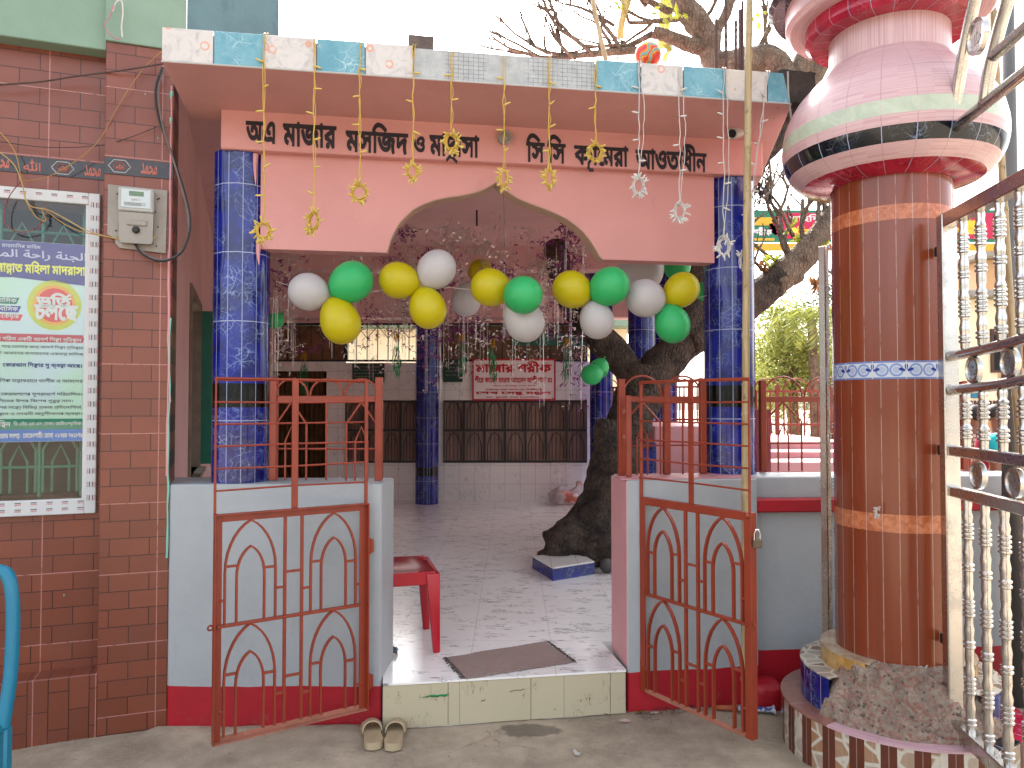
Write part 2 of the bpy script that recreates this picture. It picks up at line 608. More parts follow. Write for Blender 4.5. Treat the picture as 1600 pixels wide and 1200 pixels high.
def white_tile(name, pw, ph, c=RGB(214, 208, 202), floor=False, vein=RGB(74, 70, 84), xy=(0, 2), rough=0.15, tilt=0.0):
    m = Mat(name)
    p = m.coord()
    s = m.xyz(p)
    cell = m.voro(p, 5.2, 'F1', 'Color')
    q = m.scale(p, (1, 1, 1), (0, tilt if not floor else 0, 0.25 if floor else 0))
    st = m.noise(m.scale(q, (2.2, 9, 9) if floor else (3, 3, 1.2)), 3.0 if floor else 5, 3, 0.6, 1.3)
    ln = m.math('SUBTRACT', 1.0, m.ramp(m.math('ABSOLUTE', m.math('SUBTRACT', st, 0.5)), 0.0, 0.04 if floor else 0.014))
    pt = m.ramp(m.noise(m.scale(p, (1, 1.6, 1.6), (0, 0, 0.3)), 7.5 if floor else 5, 2), 0.5, 0.6)
    vm = m.math('MULTIPLY', ln, pt)
    if floor:
        vm = m.math('MAXIMUM', vm, m.math('MULTIPLY', m.math('SUBTRACT', 1.0, m.ramp(m.voro(m.scale(p, (1, 3.4, 1), (0, 0, 0.35)), 5.0, 'F1', 'Distance', 1.0), 0.05, 0.16)), 1.0))
    g = m.math('MAXIMUM', m.grid(s[xy[0]], pw, 0.004, 0.5), m.grid(s[xy[1]], ph, 0.004, 0.3))
    n = m.ramp(m.noise(p, 1.3, 5, 0.6), 0.3, 0.8)
    col = m.mix(n, c, dk(c, 0.88))
    col = m.mix(m.math('MULTIPLY', vm, 0.75), col, vein)
    col = m.mix(m.math('MULTIPLY', g, 0.35 if floor else 0.7), col, RGB(150, 146, 142))
    m.set(Base_Color=col, Roughness=m.math('ADD', rough, m.math('MULTIPLY', n, 0.1)))
    m.bump(m.math('SUBTRACT', 1.0, g), 0.15, 0.002)
    return m.m
floor_m = white_tile('white_floor_tile', 0.42, 0.42, floor=True, xy=(0, 1), c=RGB(238, 234, 230, IN))
wall_tile_m = white_tile('white_wall_tile', 0.2, 0.25, c=RGB(226, 222, 216, IN), tilt=0.6)
step_tile_m = white_tile('step_tile', 0.5, 0.9, c=RGB(216, 204, 172), vein=RGB(104, 84, 60), rough=0.3)
fascia_blue = marble_blue('turquoise_marble_tile', RGB(134, 196, 212), RGB(108, 178, 198), RGB(206, 230, 236), uv=False, gw=0, k=0.85)
def flower_tile(name):
    m = Mat(name)
    p = m.coord()
    d = m.voro(m.scale(p, (1, 0.01, 1)), 13, 'F1', 'Distance', 0.9)
    ring = m.math('MULTIPLY', m.math('GREATER_THAN', d, 0.17), m.math('LESS_THAN', d, 0.26))
    ring = m.math('MULTIPLY', ring, m.ramp(m.noise(p, 16, 2), 0.42, 0.55))
    n = m.ramp(m.noise(p, 14, 5, 0.7, 1.5), 0.45, 0.7)
    col = m.mix(n, RGB(228, 222, 216), RGB(198, 192, 190))
    col = m.mix(m.math('MULTIPLY', ring, 0.75), col, RGB(236, 160, 120))
    col = m.mix(m.math('MULTIPLY', m.ramp(m.noise(m.scale(p, (1, 1, 0.2)), 10, 4), 0.6, 0.8), 0.4), col, RGB(150, 150, 150))
    m.set(Base_Color=col, Roughness=0.25)
    return m.m
fascia_white = flower_tile('white_flower_tile')
def bare_cement(name):
    m = Mat(name)
    p = m.coord(); s = m.xyz(p)
    g = m.math('MAXIMUM', m.grid(s[0], 0.022, 0.003, 0.1), m.grid(s[2], 0.018, 0.003, 0.2))
    blk = m.ramp(m.noise(m.scale(p, (1, 1, 0.05)), 2.6, 1), 0.46, 0.5)
    g = m.math('MULTIPLY', m.math('MULTIPLY', g, blk), m.ramp(m.noise(p, 30, 3), 0.3, 0.5))
    n = m.ramp(m.noise(p, 18, 5, 0.7), 0.35, 0.7)
    col = m.mix(n, RGB(206, 208, 208), RGB(180, 186, 188))
    col = m.mix(m.math('MULTIPLY', g, 0.6), col, RGB(110, 120, 124))
    crack = m.ramp(m.noise(m.scale(p, (1.6, 1, 0.8)), 9, 4, 0.7, 2), 0.70, 0.73)
    col = m.mix(crack, col, RGB(46, 66, 70))
    m.set(Base_Color=col, Roughness=0.8)
    m.bump(m.math('SUBTRACT', m.noise(p, 60, 4), m.math('MULTIPLY', g, 0.8)), 0.5, 0.004)
    return m.m
cement_m = bare_cement('bare_scored_cement')
mould_m = paint('mouldy_cement', RGB(82, 76, 70), 0.9, 0.6, 9, 0.8, 50, 0.01)
orange = paint('rust_red_gate_paint', RGB(166, 64, 36), 0.38, 0.25, 6, 0.2, 80, 0.002, stain=RGB(120, 44, 30))
orange_dusty = paint('dusty_gate_paint', RGB(190, 120, 96), 0.7, 0.3, 14, 0.3, 80, 0.003, stain=RGB(190, 176, 168))
rail_paint = paint('rail_paint', RGB(168, 68, 42), 0.45, 0.25, 5, 0.2, 80, 0.002)
black_ink = paint('black_sign_paint', RGB(34, 26, 36), 0.6, 0.3, 8, 0)
red_ink = paint('red_sign_paint', RGB(186, 22, 38, IN), 0.5, 0.1, 8, 0)
yellow_ink = paint('yellow_lettering', RGB(250, 216, 60), 0.5, 0.05, 8, 0)
white_ink = paint('white_lettering', RGB(240, 240, 240), 0.5, 0.05, 8, 0)
dark_ink = paint('dark_lettering', RGB(40, 44, 70), 0.5, 0.05, 8, 0)
grey_ink = paint('grey_lettering', RGB(110, 112, 116), 0.5, 0.05, 8, 0)
def ground_mat():
    m = Mat('dusty_concrete_ground')
    p = m.geo()
    s = m.xyz(p)
    a = m.ramp(m.noise(p, 1.6, 7, 0.7), 0.35, 0.68)
    b = m.ramp(m.noise(p, 5, 6, 0.7), 0.35, 0.75)
    c = m.ramp(m.noise(p, 40, 4, 0.7), 0.4, 0.7)
    col = m.mix(a, RGB(178, 162, 140, IN), RGB(134, 120, 102, IN))
    col = m.mix(m.math('MULTIPLY', b, 0.5), col, RGB(112, 98, 82, IN))
    col = m.mix(m.math('MULTIPLY', c, 0.25), col, RGB(184, 174, 160, IN))
    wet = atz(828, 1140, 0)
    dx = m.math('DIVIDE', m.math('SUBTRACT', s[0], wet.x), 0.17); dy = m.math('DIVIDE', m.math('SUBTRACT', s[1], wet.y), 0.075)
    d = m.math('ADD', m.math('MULTIPLY', dx, dx), m.math('MULTIPLY', dy, dy))
    d = m.math('ADD', d, m.math('MULTIPLY', m.noise(p, 14, 4), 1.6))
    col = m.mix(m.math('MULTIPLY', m.math('SUBTRACT', 1.0, m.ramp(d, 1.35, 1.75)), 0.6), col, RGB(66, 60, 54, IN))
    cr = m.voro(m.scale(p, (1, 1, 1)), 0.9, 'DISTANCE_TO_EDGE')
    crm = m.math('MULTIPLY', m.math('LESS_THAN', m.math('ADD', cr, m.math('MULTIPLY', m.math('SUBTRACT', m.noise(p, 30, 5), 0.5), 0.012)), 0.0012), m.ramp(m.noise(p, 1.4, 2), 0.45, 0.6))
    col = m.mix(m.math('MULTIPLY', crm, 0.7), col, RGB(70, 62, 54, IN))
    m.set(Base_Color=col, Roughness=0.85)
    m.bump(m.math('ADD', m.math('ADD', m.noise(p, 26, 6, 0.7), m.math('MULTIPLY', m.noise(p, 120, 3), 0.4)), m.math('MULTIPLY', crm, -0.8)), 0.55, 0.012)
    return m.m
ground_m = ground_mat()
def steel_mat(name, c=(0.62, 0.60, 0.57, 1), r=0.2):
    m = Mat(name)
    p = m.coord()
    n = m.ramp(m.noise(p, 12, 5, 0.7), 0.35, 0.75)
    m.set(Base_Color=m.mix(n, c, dk(c, 0.8)), Metallic=1.0, Roughness=m.math('ADD', r, m.math('MULTIPLY', n, 0.14)))
    return m.m
steel = steel_mat('polished_stainless_steel')
dark_metal = paint('dark_iron', RGB(40, 34, 32), 0.5, 0.3, 8)
rust_rod = paint('rusty_rod', RGB(96, 70, 64), 0.7, 0.4, 20)
grey_pole = paint('galvanised_pole', RGB(120, 120, 118), 0.5, 0.2, 3, metallic=0.3)
def bamboo_mat():
    m = Mat('bamboo')
    p = m.coord()
    n = m.ramp(m.noise(m.scale(p, (40, 40, 1.2)), 2, 4), 0.3, 0.7)
    col = m.mix(n, RGB(206, 184, 140), RGB(172, 148, 104))
    col = m.mix(m.math('MULTIPLY', m.ramp(m.noise(p, 26, 4), 0.6, 0.72), 0.7), col, RGB(92, 72, 48))
    m.set(Base_Color=col, Roughness=0.5)
    return m.m
bamboo_m = bamboo_mat()
def bark_mat(name, c1, c2, c3, k=1.0):
    m = Mat(name)
    p = m.geo()
    n = m.ramp(m.noise(p, 7, 8, 0.7), 0.35, 0.7)
    v = m.voro(m.scale(p, (1, 1, 0.55)), 30, 'DISTANCE_TO_EDGE')
    col = m.mix(n, c1, c2)
    col = m.mix(m.math('MULTIPLY', m.ramp(m.noise(p, 19, 6, 0.75), 0.52, 0.7), 0.7), col, c3)
    m.set(Base_Color=col, Roughness=0.85)
    m.bump(m.math('ADD', m.math('MULTIPLY', m.ramp(v, 0, 0.2), 0.5), m.noise(p, 24, 8, 0.75)), 1.0, 0.05)
    return m.m
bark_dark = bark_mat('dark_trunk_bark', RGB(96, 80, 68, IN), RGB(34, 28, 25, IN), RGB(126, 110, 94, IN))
bark_light = bark_mat('daylit_branch_bark', RGB(178, 154, 132), RGB(116, 94, 78), RGB(206, 186, 164))  # bark tone lightened for the daylight and haze on outer limbs
def leaf_mat(name, c1, c2, tr=0.35):
    m = Mat(name)
    oi = m.nt.nodes.new('ShaderNodeNewGeometry')
    rn = oi.outputs['Random Per Island']
    col = m.mix(rn, c1, c2)
    m.set(Base_Color=col, Roughness=0.5)
    t = m.nt.nodes.new('ShaderNodeBsdfTranslucent')
    m.put(t.inputs[0], col)
    mx = m.nt.nodes.new('ShaderNodeMixShader'); mx.inputs[0].default_value = tr
    m.nt.links.new(m.b.outputs[0], mx.inputs[1]); m.nt.links.new(t.outputs[0], mx.inputs[2])
    m.nt.links.new(mx.outputs[0], m.out.inputs[0])
    return m.m
leaf_tree = leaf_mat('backlit_leaves', RGB(174, 174, 92, IN), RGB(116, 128, 60, IN), 0.45)
leaf_yellow = leaf_mat('yellow_green_leaves', RGB(176, 178, 70), RGB(140, 156, 60), 0.5)
leaf_dry = leaf_mat('dry_leaves', RGB(176, 120, 70), RGB(140, 90, 56), 0.3)
def glass_mat(name, gloss=0.12, tint=(0.85, 0.92, 0.9, 1)):
    m = Mat(name)
    t = m.nt.nodes.new('ShaderNodeBsdfTransparent'); t.inputs[0].default_value = tint
    g = m.nt.nodes.new('ShaderNodeBsdfGlossy'); g.inputs['Roughness'].default_value = 0.02
    f = m.nt.nodes.new('ShaderNodeFresnel'); f.inputs[0].default_value = 1.22
    mx = m.nt.nodes.new('ShaderNodeMixShader')
    m.put(mx.inputs[0], m.math('ADD', f.outputs[0], gloss, clamp=True))
    m.nt.links.new(t.outputs[0], mx.inputs[1]); m.nt.links.new(g.outputs[0], mx.inputs[2])
    m.nt.links.new(mx.outputs[0], m.out.inputs[0])
    return m.m
glass = glass_mat('window_glass', 0.02, (0.97, 0.99, 0.98, 1))
def balloon_mat(name, c):
    m = Mat(name)
    m.set(Base_Color=c, Roughness=0.32, Specular_IOR_Level=0.45)
    t = m.nt.nodes.new('ShaderNodeBsdfTranslucent'); t.inputs[0].default_value = c
    mx = m.nt.nodes.new('ShaderNodeMixShader'); mx.inputs[0].default_value = 0.3
    m.nt.links.new(m.b.outputs[0], mx.inputs[1]); m.nt.links.new(t.outputs[0], mx.inputs[2])
    m.nt.links.new(mx.outputs[0], m.out.inputs[0])
    return m.m
bal = {'white': balloon_mat('white_balloon_rubber', RGB(232, 228, 228)), 'yellow': balloon_mat('yellow_balloon_rubber', RGB(236, 220, 24)), 'green': balloon_mat('green_balloon_rubber', RGB(70, 220, 130))}
def plain(name, c, rough=0.5, metallic=0.0):
    m = Mat(name)
    n = m.ramp(m.noise(m.coord(), 9, 4), 0.3, 0.7)
    m.set(Base_Color=m.mix(n, c, dk(c, 0.88)), Roughness=rough, Metallic=metallic)
    return m.m
silver_foil = plain('silver_foil', (0.62, 0.55, 0.53, 1), 0.3, 0.8)
purple_foil = plain('purple_foil', RGB(146, 56, 130), 0.35, 0.4)
green_foil = plain('green_foil', RGB(10, 140, 80), 0.3, 0.6)
gold_foil = plain('gold_foil', RGB(216, 160, 40), 0.3, 0.6)
yellow_wire = plain('yellow_wire', RGB(226, 186, 70), 0.45)
yellow_bulb = plain('yellow_bulb', RGB(236, 206, 100), 0.3)
white_wire = plain('white_wire', RGB(226, 220, 214), 0.5)
black_wire = plain('black_cable', RGB(44, 40, 42), 0.5)
grey_wire = plain('grey_cable', RGB(120, 112, 108), 0.5)
red_wire = plain('red_wire', RGB(150, 40, 40), 0.5)
red_plastic = paint('red_plastic', RGB(206, 18, 44), 0.28, 0.12, 4, 0.05)
teal_plastic = paint('teal_plastic', RGB(10, 134, 168), 0.3, 0.1, 4, 0.05)
green_paint = paint('green_paint', RGB(146, 178, 156), 0.6, 0.18, 1.4, 0.2, stain=RGB(120, 146, 132))
teal_wall = paint('teal_wall_paint', RGB(104, 140, 146), 0.7, 0.3, 1.2, 0.2, stain=RGB(70, 96, 104))
green_grille = paint('green_grille_paint', RGB(24, 128, 100), 0.4, 0.2, 5, 0)
unlit_room_shade = paint('unlit_room_shade', RGB(22, 28, 26), 0.8, 0.3, 2, 0)  # near-black colour stands for the shade of an unlit interior
white_frame = paint('white_frame', RGB(222, 224, 224), 0.35, 0.06, 3, 0)
meter_board = paint('weathered_board', RGB(176, 168, 158), 0.6, 0.25, 7, 0.15, stain=RGB(132, 122, 110))
meter_grey = paint('meter_plastic', RGB(196, 196, 192), 0.35, 0.1, 8, 0)
lcd = plain('display', RGB(110, 140, 104), 0.2)
brown_wood = paint('brown_shutter', RGB(92, 58, 46), 0.6, 0.4, 3, 0.2)
curtain_m = paint('brown_curtain', RGB(150, 112, 76, IN), 0.9, 0.4, 5, 0.2)
concrete = paint('grey_concrete', RGB(176, 170, 162), 0.8, 0.25, 3, 0.4)
cream_wall = paint('cream_wall', RGB(236, 222, 190, IN), 0.7, 0.1, 0.6, 0.1)
white_plate = paint('white_plate', RGB(226, 216, 214, IN), 0.3, 0.05, 3, 0)
beige_foam = paint('beige_foam', RGB(206, 184, 148), 0.55, 0.15, 10, 0.2)
# ================================================================== the ground
bm = B()
xs = [-120, -40, -12, -5] + [-3.2 + 6.4 * i / 110 for i in range(111)] + [5, 12, 40, 120]
ys = [-60, -15, -3, 0.6] + [1.6 + 3.0 * i / 70 for i in range(71)] + [6, 9, 14, 25, 60, 160]
grid = []
for y in ys:
    row = []
    for x in xs:
        k = max(0, min(1, (3.4 - abs(x)) / 0.6)) * max(0, min(1, (4.6 - y) / 0.4)) * max(0, min(1, (y - 1.2) / 0.4))
        rid = max(0, 1 - abs(y - 3.44) / .07) * (1 if -1.65 < x < -.62 else 0) * (.6 + noise.noise(Vector((x * 7, y * 7, 8))))
        h = rid * .03 + noise.fractal(Vector((x * 1.6, y * 1.6, 3)), 1.0, 2.0, 5) * 0.009 + noise.noise(Vector((x * 9, y * 9, 1))) * 0.003
        row.append(bm.verts.new((x, y, -0.004 + h * k)))
    grid.append(row)
for j in range(len(ys) - 1):
    for i in range(len(xs) - 1):
        bm.faces.new([grid[j][i], grid[j][i + 1], grid[j + 1][i + 1], grid[j + 1][i]])
struct('ground', bm, ground_m, True)

# ================================================================== tiled building on the left
BB = thing('brick_building', 'dark red brick-tiled building with a sheet-covered window at the left edge', 'building', FB.loc, FB.rot)
uL = FB.pix(158, 600, 0).x                       # left edge of the pilaster
ZP = 3.17
# window opening
vW = 0.12
w0, w1 = FB.pix(0, 300, vW - .02), FB.pix(157, 300, vW - .02)
wt, wb = FB.pix(110, 300, vW - .02).z, FB.pix(110, 803, vW - .02).z
wx0, wx1 = w0.x - 0.9, w1.x
g1 = FB.pix(137, 545, vW).x; gt = FB.pix(90, 318, vW).z; gb = FB.pix(90, 779, vW).z
fx = wx1 - g1
bm = B()
box(bm, uL, 0, 0, 0.26, -0.1, ZP, 0.004)
obj('pilaster', bm, brick_m, BB)
bm = B()
zl = 0.28
gx0 = wx0 + fx
box(bm, g1, uL + .01, vW, 0.32, zl - .1, ZP)
box(bm, -4.5, gx0, vW, 0.32, zl - .1, ZP)
box(bm, gx0, g1, vW, 0.32, gt, ZP)
box(bm, gx0, g1, vW, 0.32, zl - .1, gb)
obj('wall', bm, brick_m, BB)
bm = B()
box(bm, -4.5, uL + .004, 0.0, vW + .02, -0.1, zl, 0.005)
obj('ledge', bm, brick_lower_m, BB)
# calligraphy band
band_m = marble_blue('dark_band_tile', RGB(52, 44, 46), RGB(34, 30, 34), RGB(70, 62, 62), uv=False, gw=0, k=1)
band_ink = paint('orange_band_lettering', RGB(196, 104, 84), 0.4, 0.2, 9, 0)
zb0, zb1 = FB.pix(215, 276, 0).z, FB.pix(215, 250, 0).z
def band(x0, x1, v, n0):
    bm = B()
    box(bm, x0, x1, v - .005, v - .0005, zb0, zb1, 0.001)
    o = obj('calligraphy_band', bm, band_m, BB)
    bm = B()
    tw = 0.123
    x = x1 - 0.004 - n0 * tw
    k = 0
    hz = zb1 - zb0
    P = lambda a, b: Vector((a, v - .0065, b))
    while x > x0 - 0.02:
        a0, a1 = max(x - tw + .008, x0 + .003), x - .006
        if a1 - a0 > 0.03:
            kind = k % 3
            if kind == 0: letters(bm, 'ﺪﻤﺤﻣ', P, (a0 + .02, a1 - .02, zb0 + hz * .15, zb1 - hz * .15), 0.03, raw=True)
            elif kind == 2: letters(bm, 'ﷲ', P, (a0 + .02, a1 - .02, zb0 + hz * .15, zb1 - hz * .15), 0.03, raw=True)
            else:
                c = ((a0 + a1) / 2, (zb0 + zb1) / 2)
                for rr in (1.0, 0.55):
                    pts = [P(c[0] + math.cos(t * PI / 3) * .046 * rr, c[1] + math.sin(t * PI / 3) * hz * .42 * rr) for t in range(6)]
                    tube(bm, pts, 0.0022, 4, closed=True, mi=1 if rr == 1 else 0)
                letters(bm, 'ﷲ', P, (c[0] - .016, c[0] + .016, c[1] - hz * .14, c[1] + hz * .14), 0.03, raw=True)
        x -= tw; k += 1
    if len(bm.faces): obj('calligraphy', bm, [band_ink, white_frame], o)
    else: bm.free()
band(uL + .001, -0.001, 0, 0.3)
band(-4.5, uL - .002, vW, 0)
# grout / paint runs on the pilaster edge
bm = B()
pts = [(-0.012, -0.002, 3.0 - i * 0.08) for i in range(24)]
tube(bm, [(x + rnd.uniform(-.002, .002), y, z) for x, y, z in pts], [0.003 + 0.003 * rnd.random() for _ in pts], 6)
p0, p1 = FB.pix(262, 392, -.001), FB.pix(266, 628, -.001)
tube(bm, [p0 + (p1 - p0) * (i / 9) + Vector((rnd.uniform(-.002, .002), 0, 0)) for i in range(10)], [.0025] * 9 + [.004], 6)
for (px, py, l) in ((172, 105, 2.0), (268, 146, .9), (264, 188, .9)):
    pass
obj('pink_paint_drip', bm, paint('pink_drip', RGB(232, 160, 164), 0.4, 0, 4, 0), BB)
bm = B()
gdrip = paint('green_drip', RGB(150, 216, 196), 0.4, 0, 4, 0)
pts = [(-0.006, -0.002, 1.9 - i * 0.08) for i in range(15)]
tube(bm, [(x + rnd.uniform(-.003, .003), y, z) for x, y, z in pts], [0.003 + 0.003 * rnd.random() for _ in pts], 6)
for (px, py, r) in ((268, 148, .012), (267, 188, .010), (227, 147, .003), (247, 216, .003), (100, 930, .004)):
    c = FB.pix(px, py, -.002)
    if px == 100: c = FB.pix(px, py, vW - .002)
    bmd = B(); tube(bmd, [c + Vector((0, 0, r * 1.2)), c, c - Vector((r * .3, 0, r * 1.6))], [r * .7, r * .6, r * .2], 6); obj('green_paint_drip', bmd, gdrip, BB)
obj('green_paint_drip', bm, gdrip, BB)
# green sunshade beam on top
bm = B()
box(bm, -4.5, uL - .002, 0.03, vW + .3, ZP - .03, 4.2, 0.004)
box(bm, uL - .002, 0.05, -0.012, 0.028, ZP, 4.2, 0.003); box(bm, uL - .002, -.08, 0.03, 0.3, ZP, 4.2, 0.003)
obj('green_beam', bm, green_paint, BB)
# side wall along the passage, with a timber window
sw0, sw1, sz0, sz1 = 1.2, 2.3, 1.02, 2.25
bm = B()
T = 0.22
box(bm, -T, -.004, 0.26, sw0, -0.1, 3.3)
box(bm, -T, -.004, sw1, 7.0, -0.1, 3.3)
box(bm, -T, -.004, sw0, sw1, -0.1, sz0)
box(bm, -T, -.004, sw0, sw1, sz1, 3.3)
obj('side_wall', bm, pink_dark, BB)
bm = B()
for a, b in ((sw0, sw0 + .06), (sw1 - .06, sw1)): box(bm, -.12, .012, a, b, sz0, sz1, 0.003)
box(bm, -.12, .012, sw0 + .06, sw1 - .06, sz1 - .06, sz1, 0.003)
box(bm, -.12, .05, sw0, sw1, sz0 - .03, sz0, 0.003)
wf = obj('side_window', bm, paint('bare_timber', RGB(150, 132, 116), 0.8, 0.3, 6, 0.3), BB)
bm = B()
box(bm, -.07, -.04, sw0 + .06, (sw0 + sw1) / 2, sz0, sz1 - .06, 0.003)
box(bm, -.04, .5, sw1 - .03, sw1, sz0 + .02, sz1 - .05, 0.003)
obj('green_shutter', bm, green_grille, wf)
# upper storey set back behind the roof
bm = B()
pu = FB.L(at(282, 20, 7.0)); pv = FB.L(at(436, 20, 7.0))
prism(bm, [(pu.x - 2.5, pu.y - .9), (pv.x - 0.0, pv.y), (pv.x - 1.2, pv.y + 3), (pu.x - 3.5, pu.y + 2.5)], 3.3, 8.0)
obj('upper_storey', bm, teal_wall, BB)
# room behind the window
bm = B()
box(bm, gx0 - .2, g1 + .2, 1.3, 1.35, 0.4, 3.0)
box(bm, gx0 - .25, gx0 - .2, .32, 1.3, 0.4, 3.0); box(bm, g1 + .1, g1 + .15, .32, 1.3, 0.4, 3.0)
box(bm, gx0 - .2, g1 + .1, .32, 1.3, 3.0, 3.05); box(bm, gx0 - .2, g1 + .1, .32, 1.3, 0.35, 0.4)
obj('room', bm, unlit_room_shade, BB)
# window: frame with tape print, grille, pane
bm = B()
v0, v1 = vW - .03, vW - .001
box(bm, g1, wx1, v0, v1, wb, wt, 0.003); box(bm, wx0, gx0, v0, v1, wb, wt, 0.003)
box(bm, gx0, g1, v0, v1, gt, wt, 0.003); box(bm, gx0, g1, v0, v1, wb, gb, 0.003)
box(bm, g1 - .012, g1 - .0005, v0 + .008, v1 + .03, gb + .001, gt - .001)
WN = obj('window', bm, white_frame, BB)
bm = B()
P = lambda a, b: Vector((a, v0 - .0015, b))
z = wb + .06
k = 0
while z < wt - .05:
    for xo, f in ((0.25, 0), (0.72, 1)):
        xc = g1 + fx * xo
        for r, (dx, hh) in enumerate(((0, .022), (.009, .022))):
            mi = 0 if (r + f) % 2 == 0 else 1
            for s_ in range(4 if mi == 0 else 1):
                if mi == 0:
                    zz = z + s_ * .0065
                    bm.faces.new([bm.verts.new(P(xc + dx - .003, zz)), bm.verts.new(P(xc + dx + .003, zz + .002)), bm.verts.new(P(xc + dx + .003, zz + .0045)), bm.verts.new(P(xc + dx - .003, zz + .0025))]).material_index = 0
                else:
                    box(bm, xc + dx - .0022, xc + dx + .0022, v0 - .0015, v0 - .0005, z, z + .024, mi=1)
    z += .062
for x_, zz in ((None, (wt + gt) / 2), (None, wb + (gb - wb) * .3), (None, wb + (gb - wb) * .72)):
    x = wx0 + .05
    while x < g1:
        for s_ in range(4):
            xx = x + s_ * .0065
            bm.faces.new([bm.verts.new(P(xx, zz - .003)), bm.verts.new(P(xx + .0025, zz - .003)), bm.verts.new(P(xx + .0045, zz + .003)), bm.verts.new(P(xx + .002, zz + .003))]).material_index = 0
        box(bm, x, x + .024, v0 - .0015, v0 - .0005, zz + .006, zz + .010, mi=1)
        x += .062
obj('tape_print', bm, [red_ink, grey_ink], WN)
bm = B()
box(bm, gx0, g1 - .013, vW - .018, vW - .014, gb, gt)
obj('pane', bm, glass, WN)
bm = B()
vg = vW + .10
for i in range(7):
    x = g1 - .04 - i * .17
    tube(bm, [(x, vg, gb), (x, vg, gt)], .008, 6)
    for zc in (gb + .02, gt - .42):
        tube(bm, [(x - .155, vg, zc), (x - .155, vg, zc + .2), (x - .085, vg, zc + .34), (x - .015, vg, zc + .2), (x - .015, vg, zc)], .007, 6)
        tube(bm, [(x - .12, vg + .01, zc), (x - .12, vg + .01, zc + .14), (x - .085, vg + .01, zc + .22), (x - .05, vg + .01, zc + .14), (x - .05, vg + .01, zc)], .006, 6)
for zc in (gb + .14, gb + .3, gt - .12, gt - .3): tube(bm, [(gx0, vg, zc), (g1, vg, zc)], .007, 6)
obj('grille', bm, green_grille, WN)

# poster sheet behind the glass
PO = thing('poster', 'school poster with purple heading and yellow oval, taped behind the window glass', 'poster', FB.W((gx0 + g1) / 2, vW - .006, FB.pix(60, 690, vW).z), FB.rot)
vp = vW - .008
pt, pb = FB.pix(70, 379, vp).z, FB.pix(70, 690, vp).z
px0, px1 = gx0 + .01, FB.pix(136, 500, vp).x
FBM = FB.M
def fbp(bm): bm.transform(FBM); return bm
ph = pt - pb
X = lambda px: FB.pix(px, 500, vp).x
Z = lambda px, py: FB.pix(px, py, vp).z
bm = B(); box(bm, px0, px1, vp, vp + .004, pb, pt)
m_ = Mat('poster_paper')
s_ = m_.xyz(m_.coord())
m_.set(Base_Color=m_.mix(m_.ramp(m_.noise(m_.coord(), 3, 2), .4, .6), RGB(206, 224, 232, 1.2), RGB(198, 228, 208, 1.2)), Roughness=0.4)
obj('sheet', fbp(bm), m_.m, PO, True)
def flat(name, poly, col, lift, mat=None):
    bm = B()
    vs = [bm.verts.new((x, vp - lift, z)) for x, z in poly]
    f = bm.faces.new(vs)
    bm.normal_update()
    if f.normal.y > 0: f.normal_flip()
    return obj(name, fbp(bm), mat or paint(name + '_print', col, 0.4, 0.06, 5, 0), PO, True)
zc_ = Z(70, 437)
flat('purple_heading', [(px0, pt - .001), (px0, zc_ - .02), (px0 + (px1 - px0) * .45, zc_ - .012), (px0 + (px1 - px0) * .75, zc_ + .004), (px1 - .001, Z(134, 447)), (px1 - .001, pt - .001)], RGB(74, 62, 140, 1.2), .001)
def oval(name, cx, cz, rx, rz, col, lift):
    flat(name, [(cx + rx * math.cos(i * PI / 20), cz + rz * math.sin(i * PI / 20)) for i in range(40)], col, lift)
ox, oz = X(85), Z(85, 477)
rx, rz = X(127) - X(85), Z(85, 438) - oz
oval('yellow_oval', ox, oz, rx, rz, RGB(206, 208, 70, 1.2), .001)
oval('orange_oval', ox, oz, rx * .8, rz * .8, RGB(240, 170, 60, 1.2), .0016)
oval('red_oval', ox, oz, rx * .66, rz * .68, RGB(224, 70, 66, 1.2), .0022)
for i, (c, py) in enumerate(((RGB(20, 120, 90, 1.2), 470), (RGB(70, 60, 160, 1.2), 483), (RGB(226, 60, 80, 1.2), 496))):
    e = X(30 + i * 3)
    flat('slanted_strip', [(px0, Z(20, py + 5)), (e - .012, Z(20, py + 5)), (e, Z(20, py - 5)), (px0, Z(20, py - 5))], c, .001)
flat('red_strip', [(px0, Z(70, 537)), (X(130), Z(130, 536)), (X(132), Z(132, 530)), (X(130), Z(130, 524)), (px0, Z(70, 523))], RGB(200, 66, 84, 1.2), .001)
flat('green_strip', [(px0, Z(70, 671)), (px1 - .001, Z(130, 671)), (px1 - .001, Z(130, 654)), (px0, Z(70, 654))], RGB(8, 130, 100, 1.2), .001)
flat('blue_strip', [(px0, pb + .001), (px1 - .001, pb + .001), (px1 - .001, Z(130, 670.5)), (px0, Z(70, 670.5))], RGB(40, 110, 200, 1.2), .0011)
bm = B()
Pp = lambda lift: (lambda a, b: Vector((a, vp - lift, b)))
def line(s, xa, xb, ya, yb, mi, bold=0.02, lift=.0032, raw=False, xc=70):
    letters(bm, s, Pp(lift), (X(xa), X(xb), Z(xc, yb), Z(xc, ya)), bold, mi, raw=raw)
line('বিসমিল্লাহির রাহমানির রাহিম', -50, 62, 383, 391, 4)
line('ﺔﺳﺭﺪﻤﻟﺍ ﺔﺣﺍﺭ ﺔﻨﺠﻟﺍ', -60, 134, 392, 408, 4, raw=True)
line('জান্নাত মহিলা মাদরাসা', -12, 133, 409, 432, 0, .04)
line('ভর্তি', 56, 112, 457, 480, 1, .05, .004)
line('চলছে', 53, 122, 476, 502, 1, .05, .004)
line('আবাসিক', -20, 26, 466, 475, 1)
line('অনাবাসিক', -20, 28, 479, 488, 1)
line('ডে-কেয়ার', -12, 30, 491, 501, 1)
